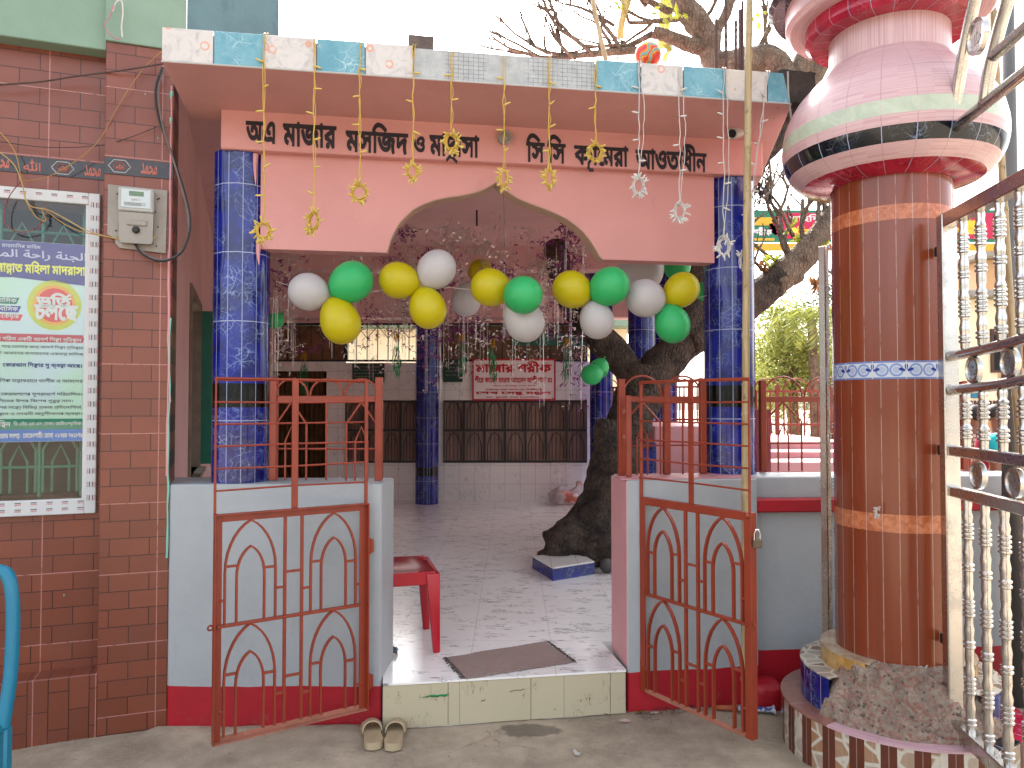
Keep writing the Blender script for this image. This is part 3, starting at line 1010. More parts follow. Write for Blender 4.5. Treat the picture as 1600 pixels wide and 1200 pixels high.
line('সময়ে গঠিত একটি আদর্শ শিক্ষা প্রতিষ্ঠান', -20, 128, 526, 535, 1)
line('গড়ে তোলার জন্য আদর্শ শিক্ষা প্রতিষ্ঠান', 3, 131, 539, 546, 3, .01)
line('চেষ্টা আমাদের ফলাফলের একমাত্র মালিক', -12, 131, 549, 556, 3, .01)
line('কোরআন শিক্ষার সু-ব্যবস্থা আছে।', 6, 129, 566, 576, 2, .03)
line('সার্বক্ষণিক তত্ত্বাবধানে তালীম ও আমলের', -22, 131, 591, 599, 3, .01)
line('কেরামগণের সুপরামর্শে পরিচালিত।', 4, 130, 612, 620, 3, .01)
line('গণিতের উপর বিশেষ গুরুত্ব দান।', -8, 116, 623, 630, 3, .01)
line('মেধা বিকাশের লক্ষ্যে বিভিন্ন প্রকার প্রতিযোগিতা,', -40, 131, 633, 640, 3, .01)
line('অনুষ্ঠান ও লেখনী অনুশীলনের ব্যবস্থা।', -14, 130, 643, 650, 3, .01)
line('উদ্দিন', -8, 20, 656, 668, 1, .03)
line('ডি.এইচ.এম.এস (ঢাকা) হোমিওপ্যাথিক।', 24, 131, 658, 666, 1, .01)
line('(মেইন রোড সংলগ্ন), মোমেনশাহী। মোবা: ০১৭৪৪-৭৬১৮৭৯', -14, 132, 674, 686, 1, .03)
obj('lettering', fbp(bm), [paint('poster_yellow', RGB(238, 232, 90, 1.2), .4, 0, 5, 0), white_ink, paint('poster_navy', RGB(44, 60, 130, 1.2), .4, 0, 5, 0), grey_ink, paint('poster_pale', RGB(200, 196, 224, 1.2), .4, 0, 5, 0)], PO, True)

# ------------------------------------------------------------------ electricity meter on the pilaster
em0, em1 = FB.pix(168, 340, -.015), FB.pix(261, 340, -.015)
mz0, mz1 = FB.pix(215, 393, -.015).z, FB.pix(215, 292, -.015).z
EM = thing('electricity_meter', 'electricity meter on a weathered white board on the brick pilaster', 'meter', FB.W((em0.x + em1.x) / 2, 0, mz0), FB.rot)
mc = (em0.x + em1.x) / 2
hw = (em1.x - em0.x) / 2
MH = mz1 - mz0
bm = B()
slab_uz(bm, [(-hw, MH), (hw, MH - .005), (hw - .004, 0), (-hw + .05, .012), (-hw + .035, .03), (-hw + .03, .055), (-hw, .07)], -.016, -.001)
obj('board', bm, meter_board, EM)
bm = B()
box(bm, -.075, .072, -.062, -.016, .175, .285, .006)
obj('meter_case', bm, meter_grey, EM)
bm = B()
box(bm, -.063, .06, -.0655, -.0625, .19, .275, .002)
fp = obj('face_plate', bm, paint('face_plate', RGB(214, 226, 228), .25, .04, 9, 0), EM)
bm = B(); box(bm, -.03, .03, -.068, -.066, .245, .266, .001); obj('display', bm, lcd, fp)
bm = B()
letters(bm, 'kWh 3', lambda a, b: Vector((a, -.0668, b)), (-.02, .015, .222, .232), .02, 0)
for i in range(4): box(bm, -.05, .02 + .02 * (i % 2), -.0668, -.0662, .2 + i * .004, .2015 + i * .004, mi=1)
obj('meter_marking', bm, [red_ink, grey_ink], fp)
bm = B()
pr = [(-.07, .04), (-.062, .03), (.06, .03), (.068, .04), (.07, .172), (-.073, .172)]
slab_uz(bm, pr, -.055, -.016)
box(bm, -.04, .045, -.062, -.0552, .11, .135, .003)
for i in range(4): box(bm, -.036 + i * .02, -.022 + i * .02, -.064, -.0622, .114, .13, mi=0)
tc = obj('terminal_cover', bm, paint('terminal_cover', RGB(170, 164, 154), .35, .15, 6, 0), EM)
bm = B()
Mx = Matrix.Translation((0, -.06, .09)) @ Matrix.Rotation(R(90), 4, 'X')
lathe(bm, [(.016, 0), (.016, .008), (.01, .014), (.0001, .014)], 14, M=Mx)
obj('sealing_screw', bm, dark_metal, tc)
bm = B()
for sx, sz in ((-.085, .26), (.083, .25), (-.088, .09), (.086, .12), (.08, .03), (.075, .19), (.09, .255)):
    tube(bm, [(sx, -.015, sz), (sx, -.0185, sz)], .004, 8)
obj('screw', bm, dark_metal, EM)

def cable(name, pts, r, mat, label, n=5, cat='cable', group=None):
    bm = B(); tube(bm, spline(pts, n), r, 6)
    return single(name, bm, mat, label, cat, group, smooth=True)
fbw = lambda px, py, v: FB.W(*FB.pix(px, py, v))
cable('power_cable', [fbw(210, 380, -.03), fbw(225, 398, -.05), fbw(255, 408, -.06), fbw(285, 392, -.08), fbw(297, 350, -.09), fbw(288, 300, -.08), fbw(268, 240, -.06), fbw(248, 185, -.05), fbw(243, 140, -.05), fbw(254, 105, -.06)], .006, black_wire, 'thick black cable looping from the meter up to the roof edge')
cable('power_cable', [fbw(212, 384, -.035), fbw(235, 402, -.055), fbw(268, 404, -.065), fbw(292, 378, -.085), fbw(293, 330, -.09), fbw(274, 260, -.07), fbw(254, 195, -.055), fbw(248, 140, -.05), fbw(256, 108, -.06)], .0045, grey_wire, 'thinner grey cable running beside the black one up to the roof edge')
cable('meter_wire', [fbw(-12, 230, .02), fbw(20, 255, .03), fbw(34, 285, .03), fbw(45, 320, .03), fbw(75, 328, .03), fbw(108, 345, .04), fbw(140, 362, .02), fbw(190, 374, -.03), fbw(235, 374, -.05), fbw(244, 367, -.05)], .0025, plain('ochre_wire', RGB(206, 170, 96), .5), 'ochre wire sagging across the window to the meter')
cable('meter_wire', [fbw(-10, 195, .03), fbw(22, 235, .04), fbw(34, 283, .04), fbw(40, 312, .05), fbw(56, 338, .05), fbw(72, 345, .05), fbw(66, 325, .05), fbw(100, 350, .05), fbw(140, 365, .02), fbw(200, 373, -.03), fbw(220, 380, -.04)], .0022, plain('ochre_wire_two', RGB(196, 152, 70), .5), 'ochre wire with a small loop in front of the window glass')
cable('red_wire', [fbw(35, 280, .04), fbw(12, 312, .05), fbw(8, 348, .05), fbw(28, 362, .05), fbw(55, 358, .05), fbw(70, 338, .05), fbw(68, 318, .05)], .002, red_wire, 'red wire loop hanging over the top of the window')
cable('roof_wire', [fbw(-10, 133, .06), fbw(60, 128, .06), fbw(120, 119, .05), fbw(190, 110, -.03), fbw(258, 99, -.06)], .004, rust_rod, 'dark twisted wire crossing the brick wall to the roof')
cable('roof_wire', [fbw(30, 285, .05), fbw(85, 272, .05), fbw(150, 225, .02), fbw(185, 165, -.03), fbw(222, 110, -.04), fbw(255, 78, -.06)], .002, plain('ochre_wire_three', RGB(190, 140, 76), .5), 'thin ochre wire rising diagonally across the brick wall to the roof corner')
cable('roof_wire', [fbw(-10, 220, .08), fbw(70, 230, .08), fbw(150, 228, .04), fbw(200, 216, -.02), fbw(245, 198, -.02)], .0016, dark_metal, 'thin dark wire sagging above the calligraphy band')
cable('lamp_wire', [fbw(176, 18, -.04), fbw(182, 3, -.05), fbw(190, 2, -.05), fbw(192, 20, -.05), fbw(190, 40, -.05), fbw(191, 58, -.05)], .0035, white_wire, 'white wire end dangling from the green beam')
cable('lamp_wire', [fbw(184, 0, -.04), fbw(176, 12, -.05), fbw(172, 25, -.05), fbw(164, 36, -.05), fbw(168, 50, -.05), fbw(180, 60, -.05), fbw(188, 60, -.05)], .0025, plain('pink_wire', RGB(210, 130, 150), .5), 'pinkish wire end curling under the green beam')

# ------------------------------------------------------------------ teal chair at the left edge
def plastic_chair(mat, name, label, loc, rotz, arms=True):
    t = thing(name, label, 'chair', loc, rotz)
    bm = B()
    n = 10
    top = []
    for i in range(n + 1):
        for j in range(n + 1):
            x, y = -.2 + .4 * i / n, -.2 + .4 * j / n
            z = .42 - .025 * (1 - (x / .2) ** 2) * (1 - (y / .2) ** 2) - (.02 if j == 0 else 0)
            top.append(bm.verts.new((x, y, z)))
    for i in range(n):
        for j in range(n):
            bm.faces.new([top[i * (n + 1) + j], top[(i + 1) * (n + 1) + j], top[(i + 1) * (n + 1) + j + 1], top[i * (n + 1) + j + 1]])
    bmesh.ops.solidify(bm, geom=bm.faces[:], thickness=.006)
    box(bm, -.205, .205, -.226, -.2, .345, .41, .006); box(bm, -.205, .205, .2, .212, .35, .418, .004)
    box(bm, -.212, -.2, -.2, .2, .35, .418, .004); box(bm, .2, .212, -.2, .2, .35, .418, .004)
    obj('seat', bm, mat, t, smooth=True)
    for sx in (-1, 1):
        for sy in (-1, 1):
            bm = B()
            x0, y0 = sx * .19, sy * .19
            x1, y1 = sx * .205, sy * .21
            a = [(x0 - .036, y0 - .036), (x0 + .03, y0 - .036), (x0 + .03, y0 + .036), (x0 - .036, y0 + .036)]
            b = [(x1 - .018, y1 - .018), (x1 + .018, y1 - .018), (x1 + .018, y1 + .018), (x1 - .018, y1 + .018)]
            va = [bm.verts.new((*p, .41)) for p in a]; vb = [bm.verts.new((*p, 0)) for p in b]
            bm.faces.new(va); bm.faces.new(vb[::-1])
            for k in range(4): bm.faces.new([vb[k], vb[(k + 1) % 4], va[(k + 1) % 4], va[k]])
            bmesh.ops.recalc_face_normals(bm, faces=bm.faces[:])
            bmesh.ops.bevel(bm, geom=bm.edges[:], offset=.007, segments=2, profile=.5, affect='EDGES')
            obj('leg', bm, mat, t, smooth=True)
    bm = B()
    fr = [(-.2, .2, .40), (-.215, .235, .6), (-.2, .26, .78), (-.13, .28, .86), (0, .285, .88), (.13, .28, .86), (.2, .26, .78), (.215, .235, .6), (.2, .2, .40)]
    tube(bm, spline(fr, 6), .018, 8)
    for i in range(5):
        x = -.11 + .055 * i
        bar(bm, (x, .215, .42), (x * .95, .278, .855), .03, .008)
    obj('backrest', bm, mat, t, smooth=True)
    for s in (-1, 1) if arms else ():
        bm = B()
        tube(bm, spline([(s * .21, -.19, .40), (s * .24, -.2, .55), (s * .25, -.15, .64), (s * .25, .05, .66), (s * .21, .23, .66)], 6), .017, 8)
        obj('armrest', bm, mat, t, smooth=True)
    return t
tc_ = atz(-80, 1180, 0)
tp = at(-28, 900, 2.55)
TC = thing('plastic_chair', 'teal plastic chair back cut off by the left edge', 'chair', (tp.x, tp.y, 0), R(0))
bm = B()
zt = at(0, 897, 2.55).z
fr = [(-.40, .02, .40), (-.40, .05, .6), (-.38, .06, zt - .06), (-.3, .06, zt), (-.02, .06, zt + .004), (.065, .05, zt - .05), (.085, .03, .6), (.08, .0, .40)]
rings = tube(bm, spline(fr, 6), .022, 10)
for i in range(4):
    x = -.3 + .09 * i
    bar(bm, (x, .03, .42), (x, .06, zt - .01), .035, .008)
obj('backrest', bm, teal_plastic, TC, smooth=True)
bm = B(); box(bm, -.42, .09, -.42, .02, .38, .42, .012); obj('seat', bm, teal_plastic, TC, smooth=True)
for sx, sy in ((-.4, -.38), (.06, -.38), (-.4, .02), (.075, .01)):
    bm = B(); bar(bm, (sx, sy, 0), (sx, sy, .4), .045, .04, bev=.008); obj('leg', bm, teal_plastic, TC, smooth=True)
# ================================================================== the shrine
SH = thing('shrine', 'open pink shrine hall with a lettered beam, an ogee arch and blue tiled columns', 'building', FA.loc, FA.rot)
TH = 1.12                                        # height of the low walls
FLR = 0.21
ZC = 2.893                                       # underside of the canopy
ZT = 3.02
ub0, ub1 = FA.pix(345, 200, .15).x, FA.pix(1192, 245, .15).x
vF = -.33
uc0, uc1 = FA.pix(254, 70, vF).x, FA.pix(1231, 130, vF).x
AXW = lambda x, y: tuple(FA.L((x, y, 0)))[:2]
side = Vector((.2, .98)).normalized()
def alongside(p, t): return (p[0] + side.x * t, p[1] + side.y * t)
rb = FA.W(ub1, .15, 0)                           # right end of the beam (world)
rc = FA.W(uc1 + .02, vF, 0)
# canopy: front and right overhang, then the higher slab over the hall
bm = B()
cw0 = FA.W(uc0, vF, 0)
inL = FA.W(uc0 - .05, .30, 0)
rcp = alongside(rc, 7.2)
rin = FA.W(ub1 - .02, .32, 0); rinb = alongside(rin, 6.4)
poly = [(cw0.x, cw0.y), (rc.x, rc.y), rcp, rinb, (rin.x, rin.y), (inL.x, inL.y)]
prism(bm, poly, ZC, ZT, bev=.004)
bm2 = B()
obj('canopy', bm, pink_soffit, SH, True)
bm2.free()
bm = B()
hall = [tuple(FA.W(uc0 - .3, .30, 0))[:2], (rin.x, rin.y), rinb, (rinb[0] - .6, 10.3), (-4.2, 10.3), (-3.6, 8.2)]
prism(bm, hall, 3.20, 3.27)
obj('ceiling', bm, pink_dark, SH, True)
# hook and cracks on the ceiling
bm = B()
h0 = at(745, 345, 6.5); tube(bm, [Vector((h0.x, h0.y, 3.20)), Vector((h0.x, h0.y, 3.06))], .008, 6)
obj('ceiling_hook', bm, dark_metal, SH, True)
# fascia tiles
bounds = [254, 335, 413, 495, 571, 646, 930, 1000, 1066, 1133, 1197, 1226]
kinds = 'wbwbwcbwbwb'
UU = lambda px: FA.pix(px, 45 + (px - 255) * .07, vF).x
for i, k in enumerate(kinds):
    a, b = UU(bounds[i]) + .002, UU(bounds[i + 1]) - .002
    bm = B()
    if i == 10:
        slab_uz(bm, [(a, ZC + .002), (b + .02, ZC + .002), (b - .012, ZT + .012), (a, ZT + .012)], vF - .012, vF - .0005)
    else:
        box(bm, a, b, vF - (.004 if k == 'c' else .012), vF - .0005, ZC + .002, ZT + .012 - (.006 if k == 'c' else 0), .0015)
    bm.transform(Matrix.Identity(4))
    obj({'w': 'white_fascia_tile', 'b': 'turquoise_fascia_tile', 'c': 'bare_fascia_cement'}[k], bm, {'w': fascia_white, 'b': fascia_blue, 'c': cement_m}[k], SH,
        label={'w': 'white fascia tile with faint orange flowers', 'b': 'turquoise marbled fascia tile', 'c': 'bare scored cement where fascia tiles are missing'}[k])
bm = B()
tube(bm, [(uc0, vF - .012, ZC - .001), (uc1, vF - .012, ZC - .001)], .0035, 4)
obj('fascia_drip_edge', bm, white_frame, SH)
# mouldy right end of the canopy
bm = B()
e0, e1 = uc1 - .02, uc1 + .075
box(bm, e0 - .03, e1 + .06, vF - .006, vF + .3, ZC + .004, ZT + .03)
bmesh.ops.subdivide_edges(bm, edges=bm.edges[:], cuts=6, use_grid_fill=True)
for v in bm.verts: v.co += Vector((noise.noise(v.co * 30) * .01, noise.noise(v.co * 33) * .008, noise.noise(v.co * 28) * .012))
obj('mouldy_canopy_end', bm, mould_m, SH)
# beam with the lettering; it returns along the right side
ZB = FA.pix(740, 252, .15).z
bm = B()
box(bm, ub0, ub1, .15, .42, ZB, 3.199, .005)
obj('sign_beam', bm, pink, SH)
SBM = SH.children[-1]
bm = B()
q0, q1 = FA.W(ub1, .42, 0), FA.W(ub1 - .22, .42, 0)
prism(bm, [(q0.x, q0.y), alongside(q0, 6.0), alongside(q1, 6.0), (q1.x, q1.y)], ZB, 3.198)
obj('side_beam', bm, pink, SH, True)
PB = lambda a, b: Vector((a, .1475, b))
def word(s, xa, xb, yh, yf, bold=.03):
    """xa..xb in photo pixels, yh the head line, yf the foot line at the word's left end"""
    a, b = FA.pix(xa, yh, .148), FA.pix(xb, yh + (xb - xa) * .064, .148)
    f = FA.pix(xa, yf + 2.5, .148)
    bm = B(); letters(bm, s, PB, (a.x, b.x, f.z, a.z), .042, 0, True); obj('lettering', bm, black_ink, SBM)
word('অএ', 384, 430, 190, 219)
word('মাজার', 442, 526, 194, 224)
word('মসজিদ', 540, 638, 205, 233)
word('ও', 645, 664, 214, 235)
word('মাদ্রাসা', 671, 749, 212, 239)
word('সি.সি', 822, 884, 223, 249)
word('ক্যামেরা', 897, 982, 228, 253)
word('আওতাধীন', 993, 1104, 235, 260)
# arched front panel
bm = B()
vP0, vP1 = .205, .30
L2 = lambda px, py: (lambda q: (q.x, q.z))(FA.pix(px, py, vP0))
left = [(604, 392), (608, 378), (614, 364), (622, 350), (631, 340), (645, 327), (662, 318), (680, 311.5), (697, 308), (715, 305.5), (731, 302.5), (745, 299), (757, 294), (768, 288), (775, 283)]
right = [(782, 290), (795, 300), (810, 309), (826, 316), (848, 324), (870, 333), (886, 341), (900, 351), (912, 362), (922, 374), (930, 386), (937, 399), (943, 408)]
pts = [L2(*p) for p in left + right]
zbot = (pts[0][1] + pts[-1][1]) / 2
pts[0] = (pts[0][0], zbot); pts[-1] = (pts[-1][0], zbot)
pl, pr_ = L2(407, 330)[0], L2(1116, 360)[0]
chain = [(pl, zbot)] + pts + [(pr_, zbot)]
rows = [[bm.verts.new((x, v, z)) for v, z in ((vP0, zz), (vP0, ZB + .02), (vP1, ZB + .02), (vP1, zz))] for x, zz in chain]
for i in range(len(rows) - 1):
    for k in range(4): bm.faces.new([rows[i][k], rows[i + 1][k], rows[i + 1][(k + 1) % 4], rows[i][(k + 1) % 4]])
bm.faces.new(rows[0][::-1]); bm.faces.new(rows[-1])
bmesh.ops.recalc_face_normals(bm, faces=bm.faces[:])
AP = obj('arch_panel', bm, pink, SH)
bm = B()
for i in range(len(pts) - 1):
    (x0, z0), (x1, z1) = pts[i], pts[i + 1]
    bm.faces.new([bm.verts.new((x0, vP0 - .001, z0 - .0015)), bm.verts.new((x1, vP0 - .001, z1 - .0015)), bm.verts.new((x1, vP1 + .001, z1 - .0015)), bm.verts.new((x0, vP1 + .001, z0 - .0015))])
bmesh.ops.remove_doubles(bm, verts=bm.verts[:], dist=.0001)
bmesh.ops.solidify(bm, geom=bm.faces[:], thickness=.004)
obj('arch_edge', bm, cream_edge, AP)
# columns
def column(px, py_base, vc, zt, zb, label, world=None, r=.135):
    if world: c = FA.L((world[0], world[1], 0))
    else: c = FA.pix(px, py_base, vc)
    bm = B()
    n = 12
    zt = min(zt, 3.199)
    bk0, bk1 = zb + .36, zb + .475
    lathe(bm, [(r, zb), (r, bk0)], n, (c.x, c.y), ulen=.0707)
    lathe(bm, [(r, bk1), (r, zt)], n, (c.x, c.y), ulen=.0707)
    o = obj('column', bm, blue_tile, SH, smooth=True, label=label)
    bm = B()
    lathe(bm, [(r + .0005, bk0), (r + .0005, bk1)], n, (c.x, c.y), ulen=.0707)
    obj('black_tile_band', bm, black_tile, o, smooth=True)
    return o, c
column(375, 740, .30, ZB + .01, TH, 'blue marbled column left of the entrance')
c_ = FA.W(*FA.pix(1141, 740, .30)); 
co_, cR = column(1141, 740, .30, ZB + .01, TH, 'blue marbled column right of the entrance')
cI = at(667, 780, 9.6)
column(0, 0, 0, 3.25, FLR, 'blue column at the back wall left of the signboard', (cI.x, cI.y), .15)
cI = at(940, 780, 9.5)
column(0, 0, 0, 3.25, FLR, 'blue column at the back wall behind the trunk', (cI.x, cI.y), .15)
cI = at(1003, 700, 8.2)
column(0, 0, 0, 3.25, FLR, 'blue column behind the fork of the trunk', (cI.x, cI.y), .15)
cI = at(1040, 700, 9.3)
column(0, 0, 0, 3.25, FLR, 'blue column at the far right corner of the hall', (cI.x, cI.y), .15)
# paint slips on the columns
bm = B()
for (px, py, l) in ((398, 258, .10), (403, 395, .06)):
    q = FA.pix(px, py, .2)
    tube(bm, [(q.x + .006, q.y - .012, q.z + .05), (q.x + .002, q.y - .012, q.z), (q.x + .006, q.y - .014, q.z - l * .6), (q.x + .008, q.y - .014, q.z - l)], [.014, .010, .006, .002], 6)
obj('pink_paint_slip', bm, jamb_pink, SH)
# back wall
yb = 9.9
def bwbox(bm, xa, xb, z0, z1, y0=yb, y1=yb + .2): box(bm, xa, xb, y0, y1, z0, z1)
PXW = lambda px, Y=yb: (px - 800) / FPX * Y
PZW = lambda py, Y=yb: at(800, py, Y).z
bm = B()
xl, xr = -3.9, PXW(925)
oa0, oa1 = PXW(540), PXW(650); oz0, oz1 = PZW(567), PZW(520)
dz1 = PZW(580)
d0, d1 = PXW(425), PXW(510)
zt1 = PZW(565)
bwbox(bm, d1, xr, FLR, PZW(723))
bwbox(bm, d1, oa0, PZW(723), zt1); bwbox(bm, PXW(655), PXW(693), PZW(723), zt1)
bwbox(bm, PXW(917), xr, PZW(723), zt1)
bwbox(bm, oa0, PXW(655), PZW(625), oz0); bwbox(bm, PXW(693), PXW(917), PZW(625), zt1)
bwbox(bm, d0, d1, dz1, zt1); bwbox(bm, xl, d0, FLR, zt1)
BW = obj('back_wall', bm, wall_tile_m, SH, True)
bm = B()
bwbox(bm, xl, xr, PZW(505), 3.199)
bwbox(bm, xl, PXW(428), zt1, PZW(505)); bwbox(bm, PXW(655), PXW(690), zt1, PZW(505))
bwbox(bm, xl, PXW(1110), PZW(500), 3.198, yb - .3, yb - .002)
obj('back_beam', bm, pink_dark, SH, True)
bm = B(); box(bm, -3.5, 1.6, 8.0, 8.25, 2.95, 3.199); obj('cross_beam', bm, pink_dark, SH, True)
# ventilator grilles over the back wall
def grille_win(name, xa, xb, z0, z1, panel, y=yb, n=8, mat=dark_metal, label=None):
    bm = B()
    fr = .025
    bwbox(bm, xa, xa + fr, z0, z1, y - .01, y + .05); bwbox(bm, xb - fr, xb, z0, z1, y - .01, y + .05)
    bwbox(bm, xa + fr, xb - fr, z0, z0 + fr, y - .01, y + .05); bwbox(bm, xa + fr, xb - fr, z1 - fr, z1, y - .01, y + .05)
    for i in range(1, n):
        x = xa + (xb - xa) * i / n
        tube(bm, [(x, y + .02, z0), (x, y + .02, z1)], .007, 5)
        if i % 2: tube(bm, [(x - (xb - xa) / n, y + .02, z1 - .2), (x, y + .02, z1 - .03), (x + (xb - xa) / n, y + .02, z1 - .2)], .006, 5)
    o = obj(name, bm, mat, SH, True, label=label)
    if panel:
        bm = B(); bwbox(bm, xa + fr, xb - fr, z0 + fr, z1 - fr, y + .06, y + .075)
        obj('pane', bm, panel, o, True)
    return o
slat = paint('brown_louvre', RGB(120, 92, 66, IN), .6, .4, 4, .2)
grille_win('ventilator_grille', PXW(430), oa0, zt1, PZW(505), paint('ochre_lattice', RGB(150, 108, 74), .7, .3, 9, 0), n=6, label='ventilator grille with an ochre panel')
grille_win('ventilator_grille', oa0, PXW(655), zt1, PZW(505), None, n=7, label='open ventilator grille showing daylight')
grille_win('ventilator_grille', PXW(690), PXW(918), zt1, PZW(505), slat, n=12, label='ventilator grille backed by brown louvres')
bm = B()
bwbox(bm, PXW(800), PXW(915), PZW(540), PZW(522), yb - .04, yb - .02)
obj('green_cloth_strip', bm, green_grille, SH, True)
# back windows with dark panes
winpane = paint('dusty_dark_pane', RGB(138, 104, 90, IN), .3, .45, 1.6, 0, stain=RGB(140, 128, 116, IN))
def back_window(xa, xb, nc, label):
    z0, z1 = PZW(723) + .001, PZW(625) - .001
    bm = B()
    f = .03
    for i in range(nc + 1):
        x = xa + (xb - xa) * i / nc
        bwbox(bm, max(xa, x - f / 2), min(xb, x + f / 2), z0, z1, yb - .02, yb + .03)
    for z in (z0, (z0 + z1) / 2, z1 - f):
        for i in range(nc):
            bwbox(bm, xa + (xb - xa) * i / nc + f / 2, xa + (xb - xa) * (i + 1) / nc - f / 2, z, z + f, yb - .018, yb + .028)
    o = obj('window', bm, dark_metal, SH, True, label=label)
    for i in range(nc):
        for j in range(2):
            a, b = xa + (xb - xa) * i / nc + f / 2, xa + (xb - xa) * (i + 1) / nc - f / 2
            c, d = ((z0 + f, (z0 + z1) / 2), ((z0 + z1) / 2 + f, z1 - f))[j]
            bm = B(); bwbox(bm, a, b, c, d, yb + .032, yb + .045)
            obj('pane', bm, winpane, o, True)
    bm = B()
    for i in range(nc):
        a, b = xa + (xb - xa) * i / nc + f, xa + (xb - xa) * (i + 1) / nc - f
        for j in range(2):
            zb = (z0 + f, (z0 + z1) / 2 + f)[j]; hh = (z1 - z0) / 2 - f * 1.4
            for k in range(1, 4): tube(bm, [(a + (b - a) * k / 4, yb + .012, zb), (a + (b - a) * k / 4, yb + .012, zb + hh)], .004, 4)
            mid = (a + b) / 2
            tube(bm, [(a + .01, yb + .008, zb), (a + .01, yb + .008, zb + hh * .55), (a + .05, yb + .008, zb + hh * .85), (mid, yb + .008, zb + hh), (b - .05, yb + .008, zb + hh * .85), (b - .01, yb + .008, zb + hh * .55), (b - .01, yb + .008, zb)], .005, 4)
    obj('grille', bm, dark_metal, o, True)
back_window(PXW(540) + .001, PXW(655) - .001, 4, 'barred back window partly behind the blue column')
back_window(PXW(693) + .001, PXW(917) - .001, 7, 'wide barred back window below the signboard')
# doorway with a curtain
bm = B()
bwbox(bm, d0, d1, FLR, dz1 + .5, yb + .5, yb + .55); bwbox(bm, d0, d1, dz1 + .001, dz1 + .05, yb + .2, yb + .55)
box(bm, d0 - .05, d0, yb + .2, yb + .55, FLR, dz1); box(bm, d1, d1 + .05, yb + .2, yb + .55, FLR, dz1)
obj('doorway', bm, unlit_room_shade, SH, True)  # recess closed by panels painted as dark as its shade
bm = B()
nn = 40
va = []
for i in range(nn + 1):
    x = d0 + .05 + (d1 - d0 - .1) * i / nn
    y = yb + .12 + .03 * math.sin(i * 1.5)
    va.append((bm.verts.new((x, y, FLR + .05)), bm.verts.new((x, y, dz1 - .004))))
for i in range(nn): bm.faces.new([va[i][0], va[i + 1][0], va[i + 1][1], va[i][1]])
bmesh.ops.solidify(bm, geom=bm.faces[:], thickness=.004)
obj('curtain', bm, curtain_m, SH, True, smooth='all')
# room outside the back openings
BK = thing('rear_house', 'pale house with a dark awning seen through the back ventilator', 'house', (-2.0, 15.5, 0))
bm = B(); box(bm, -9, 2.4, 15.5, 19, 0, 3.05); obj('wall', bm, cream_wall, BK, True)
bm = B(); box(bm, -9.3, 2.6, 14.9, 19.3, 3.05, 3.2, .01); obj('roof', bm, green_paint, BK, True)
# step
bm = B()
bx = [FA.pix(p, 1100, 0).x for p in (598, 700, 829, 953, 977)]
for i in range(4):
    bm = B(); box(bm, bx[i] + .001, bx[i + 1] - .001, -.012, 0.0, 0.0, FLR - .012, .002)
    obj('step_riser_tile', bm, step_tile_m, SH)
bm = B()
for (px, py, l, mi) in ((675, 1088, .05, 0), (690, 1087, .035, 0), (808, 1079, .035, 1), (755, 1095, .01, 2)):
    q = FA.pix(px, py, -.0135)
    tube(bm, [(q.x - l, -.0135, q.z - .004), (q.x - l * .2, -.0135, q.z + .003), (q.x + l * .5, -.0135, q.z), (q.x + l, -.0135, q.z + .006)], [.001, .004, .006, .001] if mi == 0 else [.0015] * 4, 5, mi=mi)
obj('paint_smear', bm, [green_foil, rust_rod, dark_metal], SH)
# hall floor
fp_ = [FA.W(bx[0], .001, 0), FA.W(bx[4], .001, 0), FA.W(bx[4] + .0, .42, 0), FA.W(1.4, .42, 0), Vector((2.0, 6.5, 0)), Vector((2.2, 8.5, 0)), Vector((1.9, 10.4, 0)), Vector((-4, 10.4, 0)), Vector((-1.72, 3.82, 0)), FA.W(bx[0], .42, 0)]
bm = B(); prism(bm, [(p.x, p.y) for p in fp_], -.05, FLR)
prism(bm, [tuple(FA.W(bx[0], -.016, 0))[:2], tuple(FA.W(bx[4], -.016, 0))[:2], tuple(FA.W(bx[4], .001, 0))[:2], tuple(FA.W(bx[0], .001, 0))[:2]], FLR - .010, FLR)
fl = struct('floor', bm, floor_m)

# ================================================================== low walls
yL = 3.48
bm = B()
xj = at(603, 900, 3.5).x
wl = [(-1.6, yL), (xj - .02, yL + .012), (xj - .012, yL + .32), (-1.75, yL + .34)]
prism(bm, wl, -.05, TH, bev=.006)
for v in bm.verts: v.co += Vector((0, noise.noise(v.co * 3) * .004, noise.noise(v.co * 5) * .004))
single('low_wall', bm, low_wall_m, 'grey and red low wall left of the entrance, below the left blue column', 'wall')
rw = [(.565, 3.655), (1.235, 3.755), (1.27, 4.06), (.53, 3.95)]
RWT = thing('low_wall', 'grey and red low wall with a pink end right of the entrance', 'wall', (.9, 3.8, 0))
bm = B(); prism(bm, rw, -.05, TH, bev=.005)
obj('wall', bm, low_wall_m, RWT, True)
bm = B(); prism(bm, [(.561, 3.66), (.565, 3.66), (.532, 3.952), (.526, 3.95)], FLR, TH - .004)
prism(bm, [(.54, 3.67), (1.23, 3.77), (1.265, 4.05), (.54, 3.94)], TH + .001, TH + .005)
obj('pink_end_face', bm, jamb_pink, RWT, True)
WR = thing('compound_wall', 'grey and red compound wall behind the big brown pillar', 'wall', (2.6, 3.9, 0))
bm = B(); prism(bm, [(1.24, 3.83), (5.0, 4.05), (5.0, 4.3), (1.25, 4.1)], -.05, TH, bev=.006)
obj('wall', bm, wall_two_tone('compound_wall_paint', GREY, RED, .235), WR, True)
bm = B(); prism(bm, [(1.235, 3.775), (5.0, 4.0), (5.0, 4.055), (1.235, 3.835)], .945, 1.015, bev=.008)
obj('red_moulding', bm, red_paint, WR, True)
bm = B(); prism(bm, [(1.19, 3.66), (1.33, 3.67), (1.33, 3.82), (1.19, 3.80)], -.02, .12, bev=.02)
